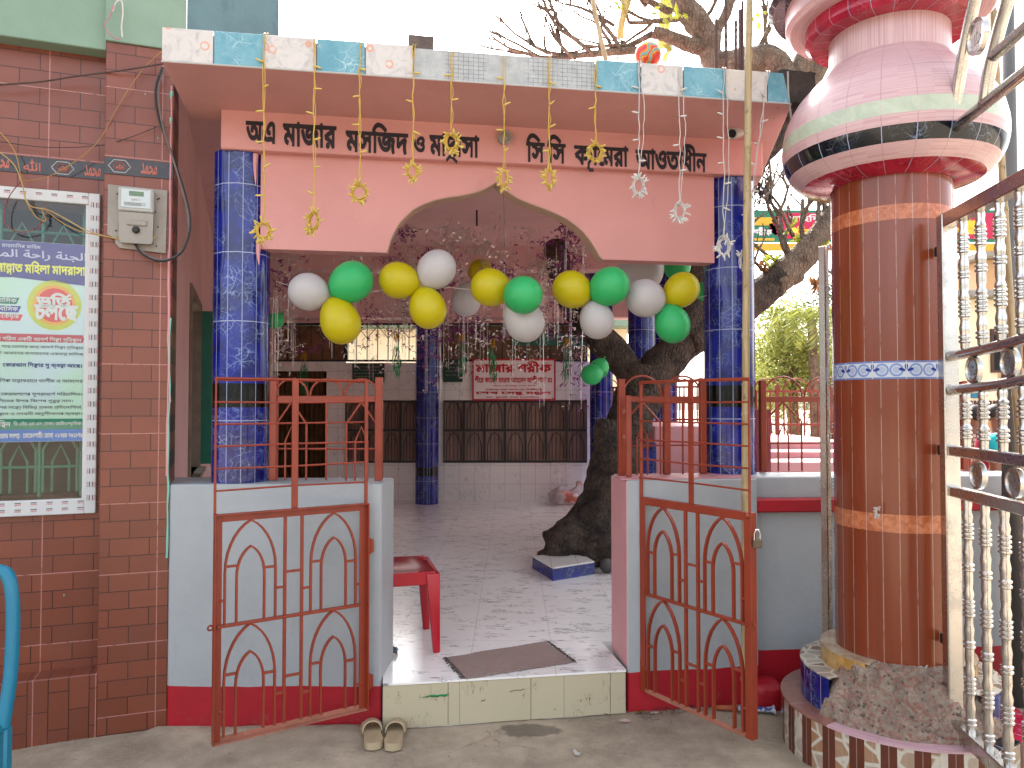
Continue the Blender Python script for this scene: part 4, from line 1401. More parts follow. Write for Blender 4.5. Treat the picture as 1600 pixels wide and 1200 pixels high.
bmesh.ops.subdivide_edges(bm, edges=bm.edges[:], cuts=2, use_grid_fill=True)
for v in bm.verts: v.co += Vector((noise.noise(v.co * 9), noise.noise(v.co * 9 + Vector((5, 0, 0))), noise.noise(v.co * 9 + Vector((0, 5, 0))))) * .02
obj('red_footing', bm, red_paint, WR, True, smooth='all')
# ================================================================== iron gate leaves
def arch_pts(x0, x1, z0, zs, h, n=7):
    xm = (x0 + x1) / 2
    A = R(72)
    L_ = [(x0, z0)] + [(x0 + (xm - x0) * (1 - math.cos(A * i / n)) / (1 - math.cos(A)), zs + (h - zs) * math.sin(A * i / n) / math.sin(A)) for i in range(n + 1)]
    return [Vector((x, 0, z)) for x, z in L_ + [(2 * xm - x, z) for x, z in L_[::-1][1:]]]
def flatbar(bm, pts, w=.016, d=.008):
    """thin flat strip bent along points in the (x, z) plane, seen edge-on from the side"""
    pts = [Vector(p) for p in pts]
    n = len(pts); rows = []
    for i in range(n):
        t = (pts[min(i + 1, n - 1)] - pts[max(i - 1, 0)]).normalized()
        nx = Vector((-t.z, 0, t.x)) * d / 2
        y = Vector((0, w / 2, 0))
        rows.append([bm.verts.new(pts[i] + a + b) for a, b in ((nx, -y), (nx, y), (-nx, y), (-nx, -y))])
    for i in range(n - 1):
        for k in range(4): bm.faces.new([rows[i][k], rows[i][(k + 1) % 4], rows[i + 1][(k + 1) % 4], rows[i + 1][k]])
    bm.faces.new(rows[0][::-1]); bm.faces.new(rows[-1])
def gate_leaf(hinge, free, label):
    a, b = Vector((hinge[0], hinge[1], 0)), Vector((free[0], free[1], 0))
    W = (b - a).length
    rot = math.atan2(b.y - a.y, b.x - a.x)
    ZB0, ZM, H = .10, 1.04, 1.605
    G = thing('gate_leaf', label, 'gate', (a.x, a.y, 0), rot, 'gate leaves of the entrance')
    bm = B()
    f = .035
    for x in (0, W - f):
        box(bm, x, x + f, -.003, .003, ZB0, ZM, .001)
        xe = x if x else 0
        box(bm, (x if x == 0 else W - .005), (x + .005 if x == 0 else W), .003, .035, ZB0, ZM, .001)
    box(bm, f, W - f, -.003, .003, ZM - f, ZM, .001); box(bm, .005, W - .005, .003, .033, ZM - .005, ZM, .001)
    obj('frame', bm, orange, G)
    bm = B()
    box(bm, f, W - f, -.003, .003, ZB0, ZB0 + .022, .001); box(bm, .005, W - .005, .003, .033, ZB0, ZB0 + .004, .001)
    obj('bottom_rail', bm, orange_dusty, G)
    zmid = ZB0 + (ZM - ZB0) * .505
    bm = B(); box(bm, f, W - f + .02, -.012, .012, zmid - .006, zmid + .006, .002)
    obj('middle_rail', bm, orange, G)
    for z0, z1 in ((ZB0 + .02, zmid - .006), (zmid + .006, ZM - f)):
        h = z1 - z0
        for c in (.235, .775):
            bm = B(); flatbar(bm, arch_pts(W * (c - .155), W * (c + .155), z0, z0 + h * .5, z1), .017, .0085)
            obj('arch_bar', bm, orange, G)
            bm = B(); flatbar(bm, arch_pts(W * (c - .085), W * (c + .085), z0, z0 + h * .45, z0 + h * .74), .017, .0085)
            obj('inner_arch_bar', bm, orange, G)
        for x0, x1, zz in ((.455, .555, .43), (.08, .15, .46), (.32, .39, .5), (.62, .69, .5), (.86, .93, .55), (.39, .455, .24), (.555, .62, .28), (.035, .08, .2), (.93, .96, .22)):
            bm = B(); box(bm, W * x0, W * x1, -.008, .008, z0 + h * zz, z0 + h * zz + .009, .001); obj('tie_bar', bm, orange, G)
    for c in (.45, .56):
        bm = B(); box(bm, W * c - .006, W * c + .006, -.008, .008, ZB0 + .02, zmid - .006, .001); box(bm, W * c - .006, W * c + .006, -.008, .008, zmid + .006, ZM - f, .001)
        obj('upright_bar', bm, orange, G)
    bm = B()
    zs = [ZM + .095 + i * .0925 for i in range(6)]
    for z in zs:
        sg = .004 * math.sin(z * 40)
        tube(bm, [(.0, -.004, z), (W * .5, -.004, z + sg), (W, -.004, z)], .0045, 6)
    tube(bm, [(0.008, 0, ZM), (0.008, 0, H), (W - .005, 0, H), (W - .005, 0, ZM)], .006, 6)
    box(bm, W * .48, W * .48 + .028, -.002, .006, ZM, H, .001)
    box(bm, 0.0, .014, -.002, .01, ZM, H, .001)
    obj('upper_grid', bm, orange, G)
    for z in (ZM - .20, ZB0 + .12):
        bm = B(); tube(bm, [(-.008, .01, z - .035), (-.008, .01, z + .035)], .011, 8)
        box(bm, -.03, -.008, .006, .014, z - .03, z + .03, .001); obj('hinge', bm, orange, G)
    bm = B()
    tube(bm, loop_pts((W + .008, 0, zmid), .010, (1, 0, 0), (0, 0, 1), 14), .004, 6, closed=True)
    sphere(bm, (W - .012, -.008, ZM - .01), .012, 8, 6)
    obj('hasp_ring', bm, orange, G)
    return G
gate_leaf((-.672, 3.452), (-1.235, 3.085), 'rust red iron gate leaf with pointed arches, swung open left of the step')
gR = gate_leaf((.628, 3.66), (.998, 3.115), 'rust red iron gate leaf with pointed arches, swung open right of the step')
# padlock hanging at the free end of the right leaf
p_ = at(1183, 845, 3.10)
PL = thing('padlock', 'small grey padlock hanging from the right gate leaf', 'padlock', tuple(p_), 0)
bm = B(); box(bm, -.018, .018, -.008, .008, -.03, .005, .003); obj('lock_body', bm, paint('dull_brass', RGB(130, 112, 92), .4, .2, 20, 0, metallic=.7), PL)
bm = B(); tube(bm, [(-.012, 0, .005), (-.012, 0, .03), (-.006, 0, .045), (.006, 0, .045), (.012, 0, .03), (.012, 0, .005)], .0035, 6); obj('shackle', bm, steel, PL)

# ================================================================== railings on the low walls
def railing(label, A, Bp, posts, nb, z0=TH, H=.47, full=True):
    a, b = Vector((A[0], A[1], 0)), Vector((Bp[0], Bp[1], 0))
    W = (b - a).length
    t = thing('railing', label, 'railing', (a.x, a.y, z0 + .006), math.atan2(b.y - a.y, b.x - a.x), 'railings on the low walls')
    for p in posts:
        bm = B(); box(bm, p * W - .017, p * W + .017, -.017, .017, 0, H + (.03 if p in (0, 1) else .0), .003); obj('post', bm, orange, t)
    bm = B(); box(bm, .017, W - .017, -.01, .01, H - .09, H - .06, .002); obj('top_rail', bm, orange, t)
    bm = B()
    seg = W / nb
    for i in range(nb):
        tube(bm, loop_pts((seg * (i + .5), 0, H - .06), seg * .47, (1, 0, 0), (0, 0, 1), 14, PI, 0), .0055, 6)
    obj('hoop', bm, orange, t)
    bm = B()
    zt = H - .09
    for i in range(nb):
        x0, x1 = seg * i + .012, seg * (i + 1) - .012
        m_ = (x0 + x1) / 2
        if i % 2 == 0:
            tube(bm, [(x0, .0, .0), (x0, .0, zt * .72), (m_, 0, zt)], .0055, 6); tube(bm, [(x1, 0, 0), (x1, 0, zt * .72), (m_, 0, zt)], .0055, 6)
            tube(bm, [(m_ - .03, 0, 0), (m_ - .03, 0, zt * .5), (m_, 0, zt * .68), (m_ + .03, 0, zt * .5), (m_ + .03, 0, 0)], .005, 6)
        else:
            tube(bm, [(m_, 0, 0), (m_, 0, zt)], .0055, 6)
    tube(bm, [(.0, .006, zt * .4), (W, .006, zt * .4)], .005, 6)
    obj('lattice', bm, orange, t)
    return t
aL, bL = at(428, 700, 3.62), at(592, 700, 3.60)
railing('railing of hoops and pointed bars on the left low wall', aL, bL, (0, 1), 3)
aR, bR = at(971, 700, 3.86), at(1098, 700, 3.96)
railing('railing of hoops and pointed bars on the right low wall in front of the trunk', aR, bR, (0, .55, 1), 2)
bm = B()
p_ = at(982, 660, 3.78)
box(bm, p_.x - .014, p_.x + .014, p_.y - .014, p_.y + .014, TH + .006, TH + .42, .003)
box(bm, p_.x - .03, p_.x - .014, p_.y - .005, p_.y + .005, TH + .2, TH + .22); box(bm, p_.x - .03, p_.x - .014, p_.y - .005, p_.y + .005, TH + .33, TH + .35)
single('gate_stop_post', bm, orange, 'short rust red post at the left end of the right low wall', 'post')
aR, bR = at(1192, 700, 4.10), at(1506, 700, 4.20)
railing('railing of hoops on the compound wall behind the brown pillar', (aR.x, aR.y), (bR.x, bR.y), (0, .5, 1), 5)

# ================================================================== bamboo poles
def bamboo(label, a, b, r, seed, nodes=.42):
    a, b = Vector(a), Vector(b)
    L_ = (b - a).length
    rg = random.Random(seed)
    bend = Vector((rg.uniform(-1, 1), rg.uniform(-1, 1), 0)) * .012
    pts, rr = [], []
    s = 0.0
    nx = rg.uniform(.1, nodes)
    N = 0
    ev = []
    while nx < L_:
        ev.append(nx); nx += nodes * rg.uniform(.85, 1.15)
    ss = [0] + sorted(sum([[e - .018, e - .006, e, e + .006, e + .018] for e in ev], [])) + [L_]
    for s in ss:
        if s < 0 or s > L_: continue
        t = s / L_
        pts.append(a + (b - a) * t + bend * math.sin(t * PI))
        d = min((abs(s - e) for e in ev), default=1)
        rr.append(r * (1 - .18 * t) * (1.14 if d < .001 else 1.05 if d < .008 else .97 if d < .02 else 1))
    bm = B(); tube(bm, pts, rr, 12)
    return single('bamboo_pole', bm, bamboo_m, label, 'pole', None, 'all')
pb_, pt_ = at(1164, 1085, 3.50), at(1171, -40, 3.24)
bamboo('pale bamboo pole standing behind the right gate leaf, in front of the right blue column', (pb_.x, pb_.y, 0), pt_, .0195, 3)

# ================================================================== the tree through the hall
def limb(bm, pts, rad, n=6, k=16, rough=.14, seed=0, mi=0):
    P = spline(pts, n)
    rr = lerp_list(rad, n)
    rings = tube(bm, P, rr, k, mi)
    for i, ring in enumerate(rings):
        for v in ring:
            d = v.co - P[i]
            q = v.co * 3.2 + Vector((seed, 0, 0))
            f = noise.fractal(q, 1.0, 2.0, 4) * rough + noise.noise(v.co * 11) * rough * .4 + noise.noise(v.co * 27) * rough * .2
            v.co = P[i] + d * (1 + f * 1.6)
TR = thing('shrine_tree', 'old leafless tree whose dark trunk rises through the hall floor and forks under the roof', 'tree', tuple(atz(915, 880, FLR)), 0)
bm = B()
tY = 6.2
tp = lambda px, py, dy=0: at(px, py, tY + dy)
base = Vector(atz(915, 872, FLR))
tb = tp(905, 872)
limb(bm, [Vector((tb.x, tY, .10)), tp(922, 850), tp(938, 800), tp(958, 740), tp(974, 690), tp(992, 640), tp(1006, 600), tp(1010, 572)], [.37, .31, .235, .20, .20, .18, .185, .18], 6, 28, .2, 1)
# buttress roots
for px, py, px2, py2, r in ((900, 830, 845, 868, .08), (890, 850, 850, 872, .07), (940, 840, 945, 885, .10), (925, 850, 905, 888, .09)):
    a = tp(px, py, -.15); c = at(px2, py2, tY - .25)
    limb(bm, [a, (a + c) / 2 + Vector((0, -.1, .0)), Vector((c.x, c.y, FLR + .0))], [r * 1.7, r * 1.2, r * .5], 5, 12, .22, px)
# stub and burl
limb(bm, [tp(968, 740, -.02), tp(956, 702, -.08), tp(948, 674, -.12), tp(950, 655, -.12)], [.17, .16, .13, .06], 5, 14, .2, 4)
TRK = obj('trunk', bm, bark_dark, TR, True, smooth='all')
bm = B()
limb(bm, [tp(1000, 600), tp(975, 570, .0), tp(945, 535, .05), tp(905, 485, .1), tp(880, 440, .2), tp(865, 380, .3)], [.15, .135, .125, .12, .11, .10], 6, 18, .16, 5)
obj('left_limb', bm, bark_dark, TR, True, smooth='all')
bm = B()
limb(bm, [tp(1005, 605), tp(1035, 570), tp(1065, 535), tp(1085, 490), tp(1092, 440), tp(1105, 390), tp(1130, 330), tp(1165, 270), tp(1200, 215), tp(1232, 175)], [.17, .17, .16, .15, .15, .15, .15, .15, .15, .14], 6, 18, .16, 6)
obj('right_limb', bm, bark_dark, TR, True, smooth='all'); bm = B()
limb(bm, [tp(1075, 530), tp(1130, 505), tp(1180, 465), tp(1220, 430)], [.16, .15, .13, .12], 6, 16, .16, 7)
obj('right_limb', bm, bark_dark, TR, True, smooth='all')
bm = B()
# parts in daylight, given the lightened bark: outside on the right, and over the roof
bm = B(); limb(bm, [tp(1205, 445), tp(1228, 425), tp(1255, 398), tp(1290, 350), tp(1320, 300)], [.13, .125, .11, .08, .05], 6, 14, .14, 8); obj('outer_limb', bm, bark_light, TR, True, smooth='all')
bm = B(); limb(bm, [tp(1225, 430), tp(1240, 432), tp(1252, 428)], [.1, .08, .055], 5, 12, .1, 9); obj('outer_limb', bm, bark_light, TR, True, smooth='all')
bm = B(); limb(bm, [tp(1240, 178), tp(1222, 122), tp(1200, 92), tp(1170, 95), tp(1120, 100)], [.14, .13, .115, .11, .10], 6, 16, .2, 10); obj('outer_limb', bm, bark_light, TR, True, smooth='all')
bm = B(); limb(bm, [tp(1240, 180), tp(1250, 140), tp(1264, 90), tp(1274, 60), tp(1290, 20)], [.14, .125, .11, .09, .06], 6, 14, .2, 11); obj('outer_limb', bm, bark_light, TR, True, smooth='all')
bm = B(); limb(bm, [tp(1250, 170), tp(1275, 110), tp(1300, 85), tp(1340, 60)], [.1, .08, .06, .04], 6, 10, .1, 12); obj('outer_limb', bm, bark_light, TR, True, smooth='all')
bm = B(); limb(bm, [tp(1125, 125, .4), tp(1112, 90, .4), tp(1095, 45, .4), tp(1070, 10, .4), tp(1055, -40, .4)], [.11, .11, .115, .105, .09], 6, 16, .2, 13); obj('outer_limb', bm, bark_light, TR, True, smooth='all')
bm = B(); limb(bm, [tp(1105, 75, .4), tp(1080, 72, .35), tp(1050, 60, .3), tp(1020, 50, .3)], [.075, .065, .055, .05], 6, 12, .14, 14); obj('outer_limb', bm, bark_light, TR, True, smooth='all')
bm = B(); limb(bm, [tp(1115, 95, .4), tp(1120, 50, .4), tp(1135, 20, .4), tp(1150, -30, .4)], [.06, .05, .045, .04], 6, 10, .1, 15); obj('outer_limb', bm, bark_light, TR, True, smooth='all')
bm = B()
def twigs(bm, start, d, L_, r, depth, rg, lvl=0, ends=None, flat=.5, kids=(2, 3)):
    pts = [Vector(start)]
    r *= .72 if lvl == 0 else 1
    d = Vector(d).normalized()
    n = 4
    for i in range(n):
        d = (d + Vector((rg.uniform(-1, 1), rg.uniform(-1, 1) * flat, rg.uniform(-.5, 1))) * .26).normalized()
        pts.append(pts[-1] + d * L_ / n)
    tube(bm, pts, [r * (1 - .35 * i / n) for i in range(n + 1)], 6 if lvl < 2 else 5)
    if depth == 0:
        if ends is not None: ends.append((pts[-1], d))
        return
    for k in range(rg.randint(*kids)):
        i = rg.randint(2, n)
        dd = (d + Vector((rg.uniform(-1, 1), rg.uniform(-1, 1) * flat, rg.uniform(-.35, 1.0))) * .9).normalized()
        twigs(bm, pts[i], dd, L_ * rg.uniform(.55, .85), r * .62, depth - 1, rg, lvl + 1, ends, flat, kids)
rg = random.Random(5)
bm = B()
ends = []
for (px, py, px2, py2, L_, r, dep, dy) in ((1020, 52, 960, 95, .5, .04, 3, .3), (1050, 20, 985, -10, .7, .045, 4, .3), (1000, 78, 900, 98, .75, .05, 3, .3), (930, 88, 880, 40, .5, .03, 4, .3), (970, 80, 930, 30, .55, .03, 4, .3),
        (1060, 30, 1010, 45, .45, .035, 3, .3), (900, 92, 850, 60, .4, .025, 3, .3), (960, 40, 890, 10, .5, .025, 4, .6), (880, 92, 860, 20, .45, .02, 3, .4),
        (1140, 10, 1170, -30, .4, .03, 3, .4), (1180, 95, 1210, 20, .6, .035, 3, 0), (1268, 60, 1240, 0, .4, .03, 3, 0), (1210, 105, 1180, 40, .5, .03, 3, .3), (1010, 10, 960, -60, .6, .03, 3, .5), (1100, 30, 1130, 0, .4, .03, 3, .5)):
    a, b = tp(px, py, dy), tp(px2, py2, dy)
    bm = B(); twigs(bm, a, b - a, L_, r, dep, rg, ends=ends); obj('twig', bm, bark_light, TR, True, smooth='all')
for (px, py, px2, py2, L_, r, dep) in ((1240, 410, 1215, 350, .42, .035, 3), (1255, 400, 1250, 330, .5, .035, 3), (1280, 365, 1265, 300, .45, .03, 3), (1230, 420, 1200, 400, .4, .025, 3), (1215, 440, 1185, 425, .35, .025, 2), (1290, 350, 1300, 280, .5, .035, 3), (1230, 400, 1190, 345, .45, .03, 3), (1300, 320, 1310, 250, .4, .03, 3), (1275, 380, 1300, 430, .35, .02, 2), (1240, 370, 1225, 300, .4, .025, 3)):
    a, b = tp(px, py), tp(px2, py2)
    bm = B(); twigs(bm, a, b - a, L_, r, dep, rg, ends=ends); obj('twig', bm, bark_light, TR, True, smooth='all')
def leaf(bm, p, d, l, w, rg, mi=0):
    d = Vector(d).normalized()
    s = d.cross(Vector((rg.uniform(-1, 1), rg.uniform(-1, 1), rg.uniform(-1, 1)))).normalized()
    up = s.cross(d) * l * .08
    a = bm.verts.new(p); e = bm.verts.new(p + d * l - up)
    m1 = bm.verts.new(p + d * l * .5 + s * w / 2 + up); m2 = bm.verts.new(p + d * l * .5 - s * w / 2 + up)
    bm.faces.new([a, m1, e, m2]).material_index = mi
for cs, dx, dy, rng_, mi, n_ in (([(1268, 365), (1272, 375), (1212, 400), (1235, 355), (1262, 378), (1255, 395), (1205, 412), (1300, 370)], 6, 7, (.07, .17), 0, 6),
        ([(975, 10), (1040, 10), (1062, 20), (1185, 28), (1220, 25), (1048, 30)], 8, 8, (.06, .12), 0, 5), ([(1190, 410), (1215, 430), (1275, 440), (1268, 435), (1180, 450)], 4, 7, (.07, .14), 1, 6)):
    for cx_, cy_ in cs:
        bm = B()
        for k in range(n_):
            p = tp(cx_ + rg.uniform(-dx, dx), cy_ + rg.uniform(-dy, dy), rg.uniform(-.06, .06))
            leaf(bm, p, (rg.uniform(-1, 1), rg.uniform(-1, 1), rg.uniform(-.8, 1) if mi == 0 else -1.5), rg.uniform(*rng_), rg.uniform(.03, .055), rg)
        obj('leaf_cluster', bm, leaf_dry if mi else leaf_yellow, TR, True)
# yellow cloth strips tied in the branches
def rag(label, px, py, dy, w, h, mat, tilt=0):
    bm = B()
    n = 12
    rows = []
    for i in range(n + 1):
        t = i / n
        ww = w * (1 - .35 * t + .15 * math.sin(t * 7))
        c = Vector((math.sin(t * 5 + px) * .025 + tilt * t, math.cos(t * 6) * .03, -h * t))
        rows.append([bm.verts.new(c + Vector(((j / 4 - .5) * ww, .03 * math.sin(j * 2.1 + t * 4), rnd.uniform(-.012, .012) + (-.03 * (j % 2) if i == n else 0)))) for j in range(5)])
    for i in range(n):
        for j in range(4): bm.faces.new([rows[i][j], rows[i][j + 1], rows[i + 1][j + 1], rows[i + 1][j]])
    p = tp(px, py, dy)
    bm.transform(Matrix.Translation(p))
    return single('cloth_strip', bm, mat, label, 'cloth', None, 'all')
ycloth = leaf_mat('yellow_cloth', RGB(200, 178, 120), RGB(190, 166, 104), .2)
ycloth2 = leaf_mat('bright_yellow_cloth', RGB(214, 206, 120), RGB(204, 196, 110), .2)
rag('mustard yellow cloth strip hanging from a bare branch above the roof edge', 974, -25, .1, .09, .45, ycloth)
rag('bright yellow cloth hanging beside the thick limb above the roof', 1044, -20, .6, .16, .55, ycloth2, -.03)
rag('pale yellow rag hanging low beside the striped ball', 1043, 66, .6, .07, .16, ycloth2)

# ================================================================== inside the hall
plastic_chair(red_plastic, 'plastic_chair', 'red plastic chair half hidden by the left low wall', (-.645, 4.03, FLR), R(104), False)
bm = B()
q0, q1 = atz(697, 1028, FLR), atz(728, 1062, FLR)
q2, q3 = atz(896, 1036, FLR), atz(853, 1003, FLR)
MT = thing('doormat', 'worn maroon and grey woven doormat inside the entrance', 'doormat', tuple((q0 + q2) / 2), 0)
nx_, ny_ = 60, 34
m_ = Mat('woven_rag')
uvn = m_.coord('UV'); s_ = m_.xyz(uvn)
wv = m_.math('MULTIPLY', m_.math('SINE', m_.math('MULTIPLY', s_[0], 260.0)), m_.math('SINE', m_.math('MULTIPLY', s_[1], 130.0)))
cn = m_.noise(m_.scale(uvn, (4, 24, 1)), 4, 5, .7)
c1 = m_.mix(m_.ramp(cn, .4, .6), RGB(172, 128, 124, IN), RGB(156, 152, 140, IN))
c1 = m_.mix(m_.math('MULTIPLY', m_.ramp(m_.noise(uvn, 60, 3, .7), .62, .7), .6), c1, RGB(190, 178, 168, IN))
m_.set(Base_Color=m_.mix(m_.math('MULTIPLY', m_.ramp(wv, -.2, .6), .3), c1, RGB(112, 86, 80, IN)), Roughness=.95)
m_.bump(wv, .8, .006)
uvl = bm.loops.layers.uv.verify()
vv = []
for j in range(ny_ + 1):
    for i in range(nx_ + 1):
        s, t = i / nx_, j / ny_
        p = (q0 * (1 - s) + q3 * s) * (1 - t) + (q1 * (1 - s) + q2 * s) * t
        p.z = FLR + .008 + noise.noise(p * 9) * .004
        if j in (0, ny_) or i in (0, nx_): p += Vector((rnd.uniform(-.004, .004), rnd.uniform(-.004, .004), -.004))
        vv.append(bm.verts.new(p))
for j in range(ny_):
    for i in range(nx_):
        a = j * (nx_ + 1) + i
        f = bm.faces.new([vv[a], vv[a + nx_ + 1], vv[a + nx_ + 2], vv[a + 1]])
        for lp, (u, v) in zip(f.loops, ((i, j), (i, j + 1), (i + 1, j + 1), (i + 1, j))): lp[uvl].uv = (u / nx_, v / ny_)
bmesh.ops.recalc_face_normals(bm, faces=bm.faces[:])
obj('woven_mat', bm, m_.m, MT, True, smooth='all')
bm = B()
for a, b, ia, ib in ((q0, q1, -1, 0), (q3, q2, 1, 0)):
    for k in range(48):
        t = (k + rnd.random()) / 48
        p = a + (b - a) * t
        d = Vector((ia * rnd.uniform(.012, .026), rnd.uniform(-.01, .01), 0))
        tube(bm, [p + Vector((0, 0, .006)), p + d * .6 + Vector((0, 0, .005)), p + d + Vector((0, 0, .002))], .0018, 4)
obj('fringe', bm, plain('mat_fringe', RGB(96, 84, 76), .9), MT, True)
# tiled block before the trunk
c0, c1, c2, c3 = atz(832, 888, FLR), atz(864, 908, FLR), atz(929, 897, FLR), atz(902, 880, FLR)
KB = thing('tiled_block', 'low blue-sided block with a white tile top at the foot of the tree', 'block', tuple((c0 + c2) / 2), 0)
bm = B(); prism(bm, [(p.x, p.y) for p in (c0, c1, c2, c3)], FLR, FLR + .085); obj('blue_side', bm, blue_flat, KB, True)
bm = B(); prism(bm, [(p.x, p.y) for p in (c0, c1, c2, c3)], FLR + .085, FLR + .097, bev=.003); obj('white_top', bm, wall_tile_m, KB, True)
bm = B(); q = atz(947, 893, FLR); sphere(bm, (q.x, q.y - .05, FLR + .055), .055, 14, 10, sc=(1, 1, 1.0))
for v in bm.verts: v.co += Vector((noise.noise(v.co * 30), noise.noise(v.co * 31), 0)) * .006
single('clay_pot', bm, paint('dull_clay', RGB(96, 90, 88), .7, .3, 9, .3), 'small dull round pot between the tiled block and the pink wall end', 'pot', smooth='all')
# bag at the back wall
q = atz(880, 786, FLR)
BG = thing('plastic_bag', 'crumpled white plastic bag with red print against the back wall', 'bag', (q.x, q.y - .1, FLR), 0)
bm = B()
sphere(bm, (q.x, q.y - .12, FLR + .1), .2, 26, 18, sc=(1, .6, .55))
for v in bm.verts:
    v.co += Vector((noise.noise(v.co * 9), noise.noise(v.co * 9 + Vector((3, 0, 0))), noise.noise(v.co * 9 + Vector((0, 3, 0))))) * .06
    v.co.z = max(v.co.z, FLR + .002)
m_ = Mat('bag_film'); m_.set(Base_Color=m_.mix(m_.ramp(m_.noise(m_.geo(), 6, 3), .55, .62), RGB(216, 206, 208), RGB(220, 130, 110)), Roughness=.3)
obj('bag_body', bm, m_.m, BG, True)
bm = B(); limb(bm, [(q.x + .1, q.y - .12, FLR + .15), (q.x + .17, q.y - .14, FLR + .22), (q.x + .2, q.y - .1, FLR + .26)], [.04, .02, .05], 4, 9, .4, 2); obj('tied_neck', bm, m_.m, BG, True)
# grey cloth scrap by the left wall
bm = B()
c = atz(612, 1022, FLR)
n = 8
vv = [[bm.verts.new((c.x + (i / n - .5) * .06, c.y + (j / n - .5) * .09 , FLR + .006 + max(0, noise.noise(Vector((i * .5, j * .5, 2))) * .03 + .01))) for j in range(n + 1)] for i in range(n + 1)]
for i in range(n):
    for j in range(n): bm.faces.new([vv[i][j], vv[i + 1][j], vv[i + 1][j + 1], vv[i][j + 1]])
single('cloth_scrap', bm, plain('blue_grey_cloth', RGB(112, 128, 140), .9), 'small blue grey cloth scrap on the floor edge by the left wall', 'cloth', None, 'all')
# signboard on the back wall
SX0, SX1 = PXW(738), PXW(868)
SZ0, SZ1 = PZW(626), PZW(561)
SG = thing('signboard', 'white shrine signboard with red border and red Bengali lettering', 'sign', ((SX0 + SX1) / 2, yb, SZ0), 0)
bm = B(); box(bm, SX0, SX1, yb - .035, yb - .021, SZ0, SZ1, .003); obj('panel', bm, white_plate, SG, True)
bm = B()
t_ = .022
for a, b, c, d in ((SX0, SX1, SZ0, SZ0 + t_), (SX0, SX1, SZ1 - t_, SZ1), (SX0, SX0 + t_, SZ0 + t_, SZ1 - t_), (SX1 - t_, SX1, SZ0 + t_, SZ1 - t_)):
    box(bm, a, b, yb - .04, yb - .0352, c, d)
obj('border', bm, red_ink, SG, True)
bm = B()
PS = lambda a, b: Vector((a, yb - .0365, b))
sw, sh = SX1 - SX0, SZ1 - SZ0
def sline(s, xa, xb, ya, yb_, bold): letters(bm, s, PS, (SX0 + sw * xa, SX0 + sw * xb, SZ1 - sh * yb_, SZ1 - sh * ya), bold)
sline('মাজার শরীফ', .04, .95, .05, .33, .05)
sline('পীরে কামেল হযরত আহমেদ আলী শাহ (রঃ)', .03, .97, .40, .60, .04)
sline('ওফাত ১২ই ফাল্গুন ১৩৩৩ বাংলা', .24, .76, .62, .67, .03)
sline('মাজারের প্রথম খাদেম এবং নির্মাণকারী', .16, .84, .70, .77, .03)
sline('শেখ সেন্টু মন্ডল', .04, .95, .78, .87, .05)
sline('গ্রাম : চুরখাই, সদর, ময়মনসিংহ।', .16, .82, .89, .945, .03)
obj('lettering', bm, red_ink, SG, True)
# small green notices
for xa, xb, ya, yb_, lab in ((693, 723, 562, 597, 'dark green notice board left of the signboard'), (551, 601, 568, 598, 'dark green notice with rows of text beside the open ventilator')):
    x0, x1, z0, z1 = PXW(xa), PXW(xb), PZW(yb_), PZW(ya)
    NB = thing('notice_board', lab, 'notice', ((x0 + x1) / 2, yb, z0), 0)
    bm = B(); box(bm, x0, x1, yb - .04, yb - .022, z0, z1, .003); obj('panel', bm, paint('notice_green', RGB(24, 70, 54), .5, .2, 4, 0), NB, True)
    bm = B()
    for i in range(4):
        zz = z1 - (z1 - z0) * (.2 + .17 * i)
        x = x0 + .03
        while x < x1 - .05:
            wl_ = rnd.uniform(.02, .05); box(bm, x, x + wl_, yb - .0415, yb - .0402, zz, zz + .012); x += wl_ + .012
    obj('text_row', bm, paint('faded_notice_text', RGB(120, 140, 110), .5, .1, 4, 0), NB, True)

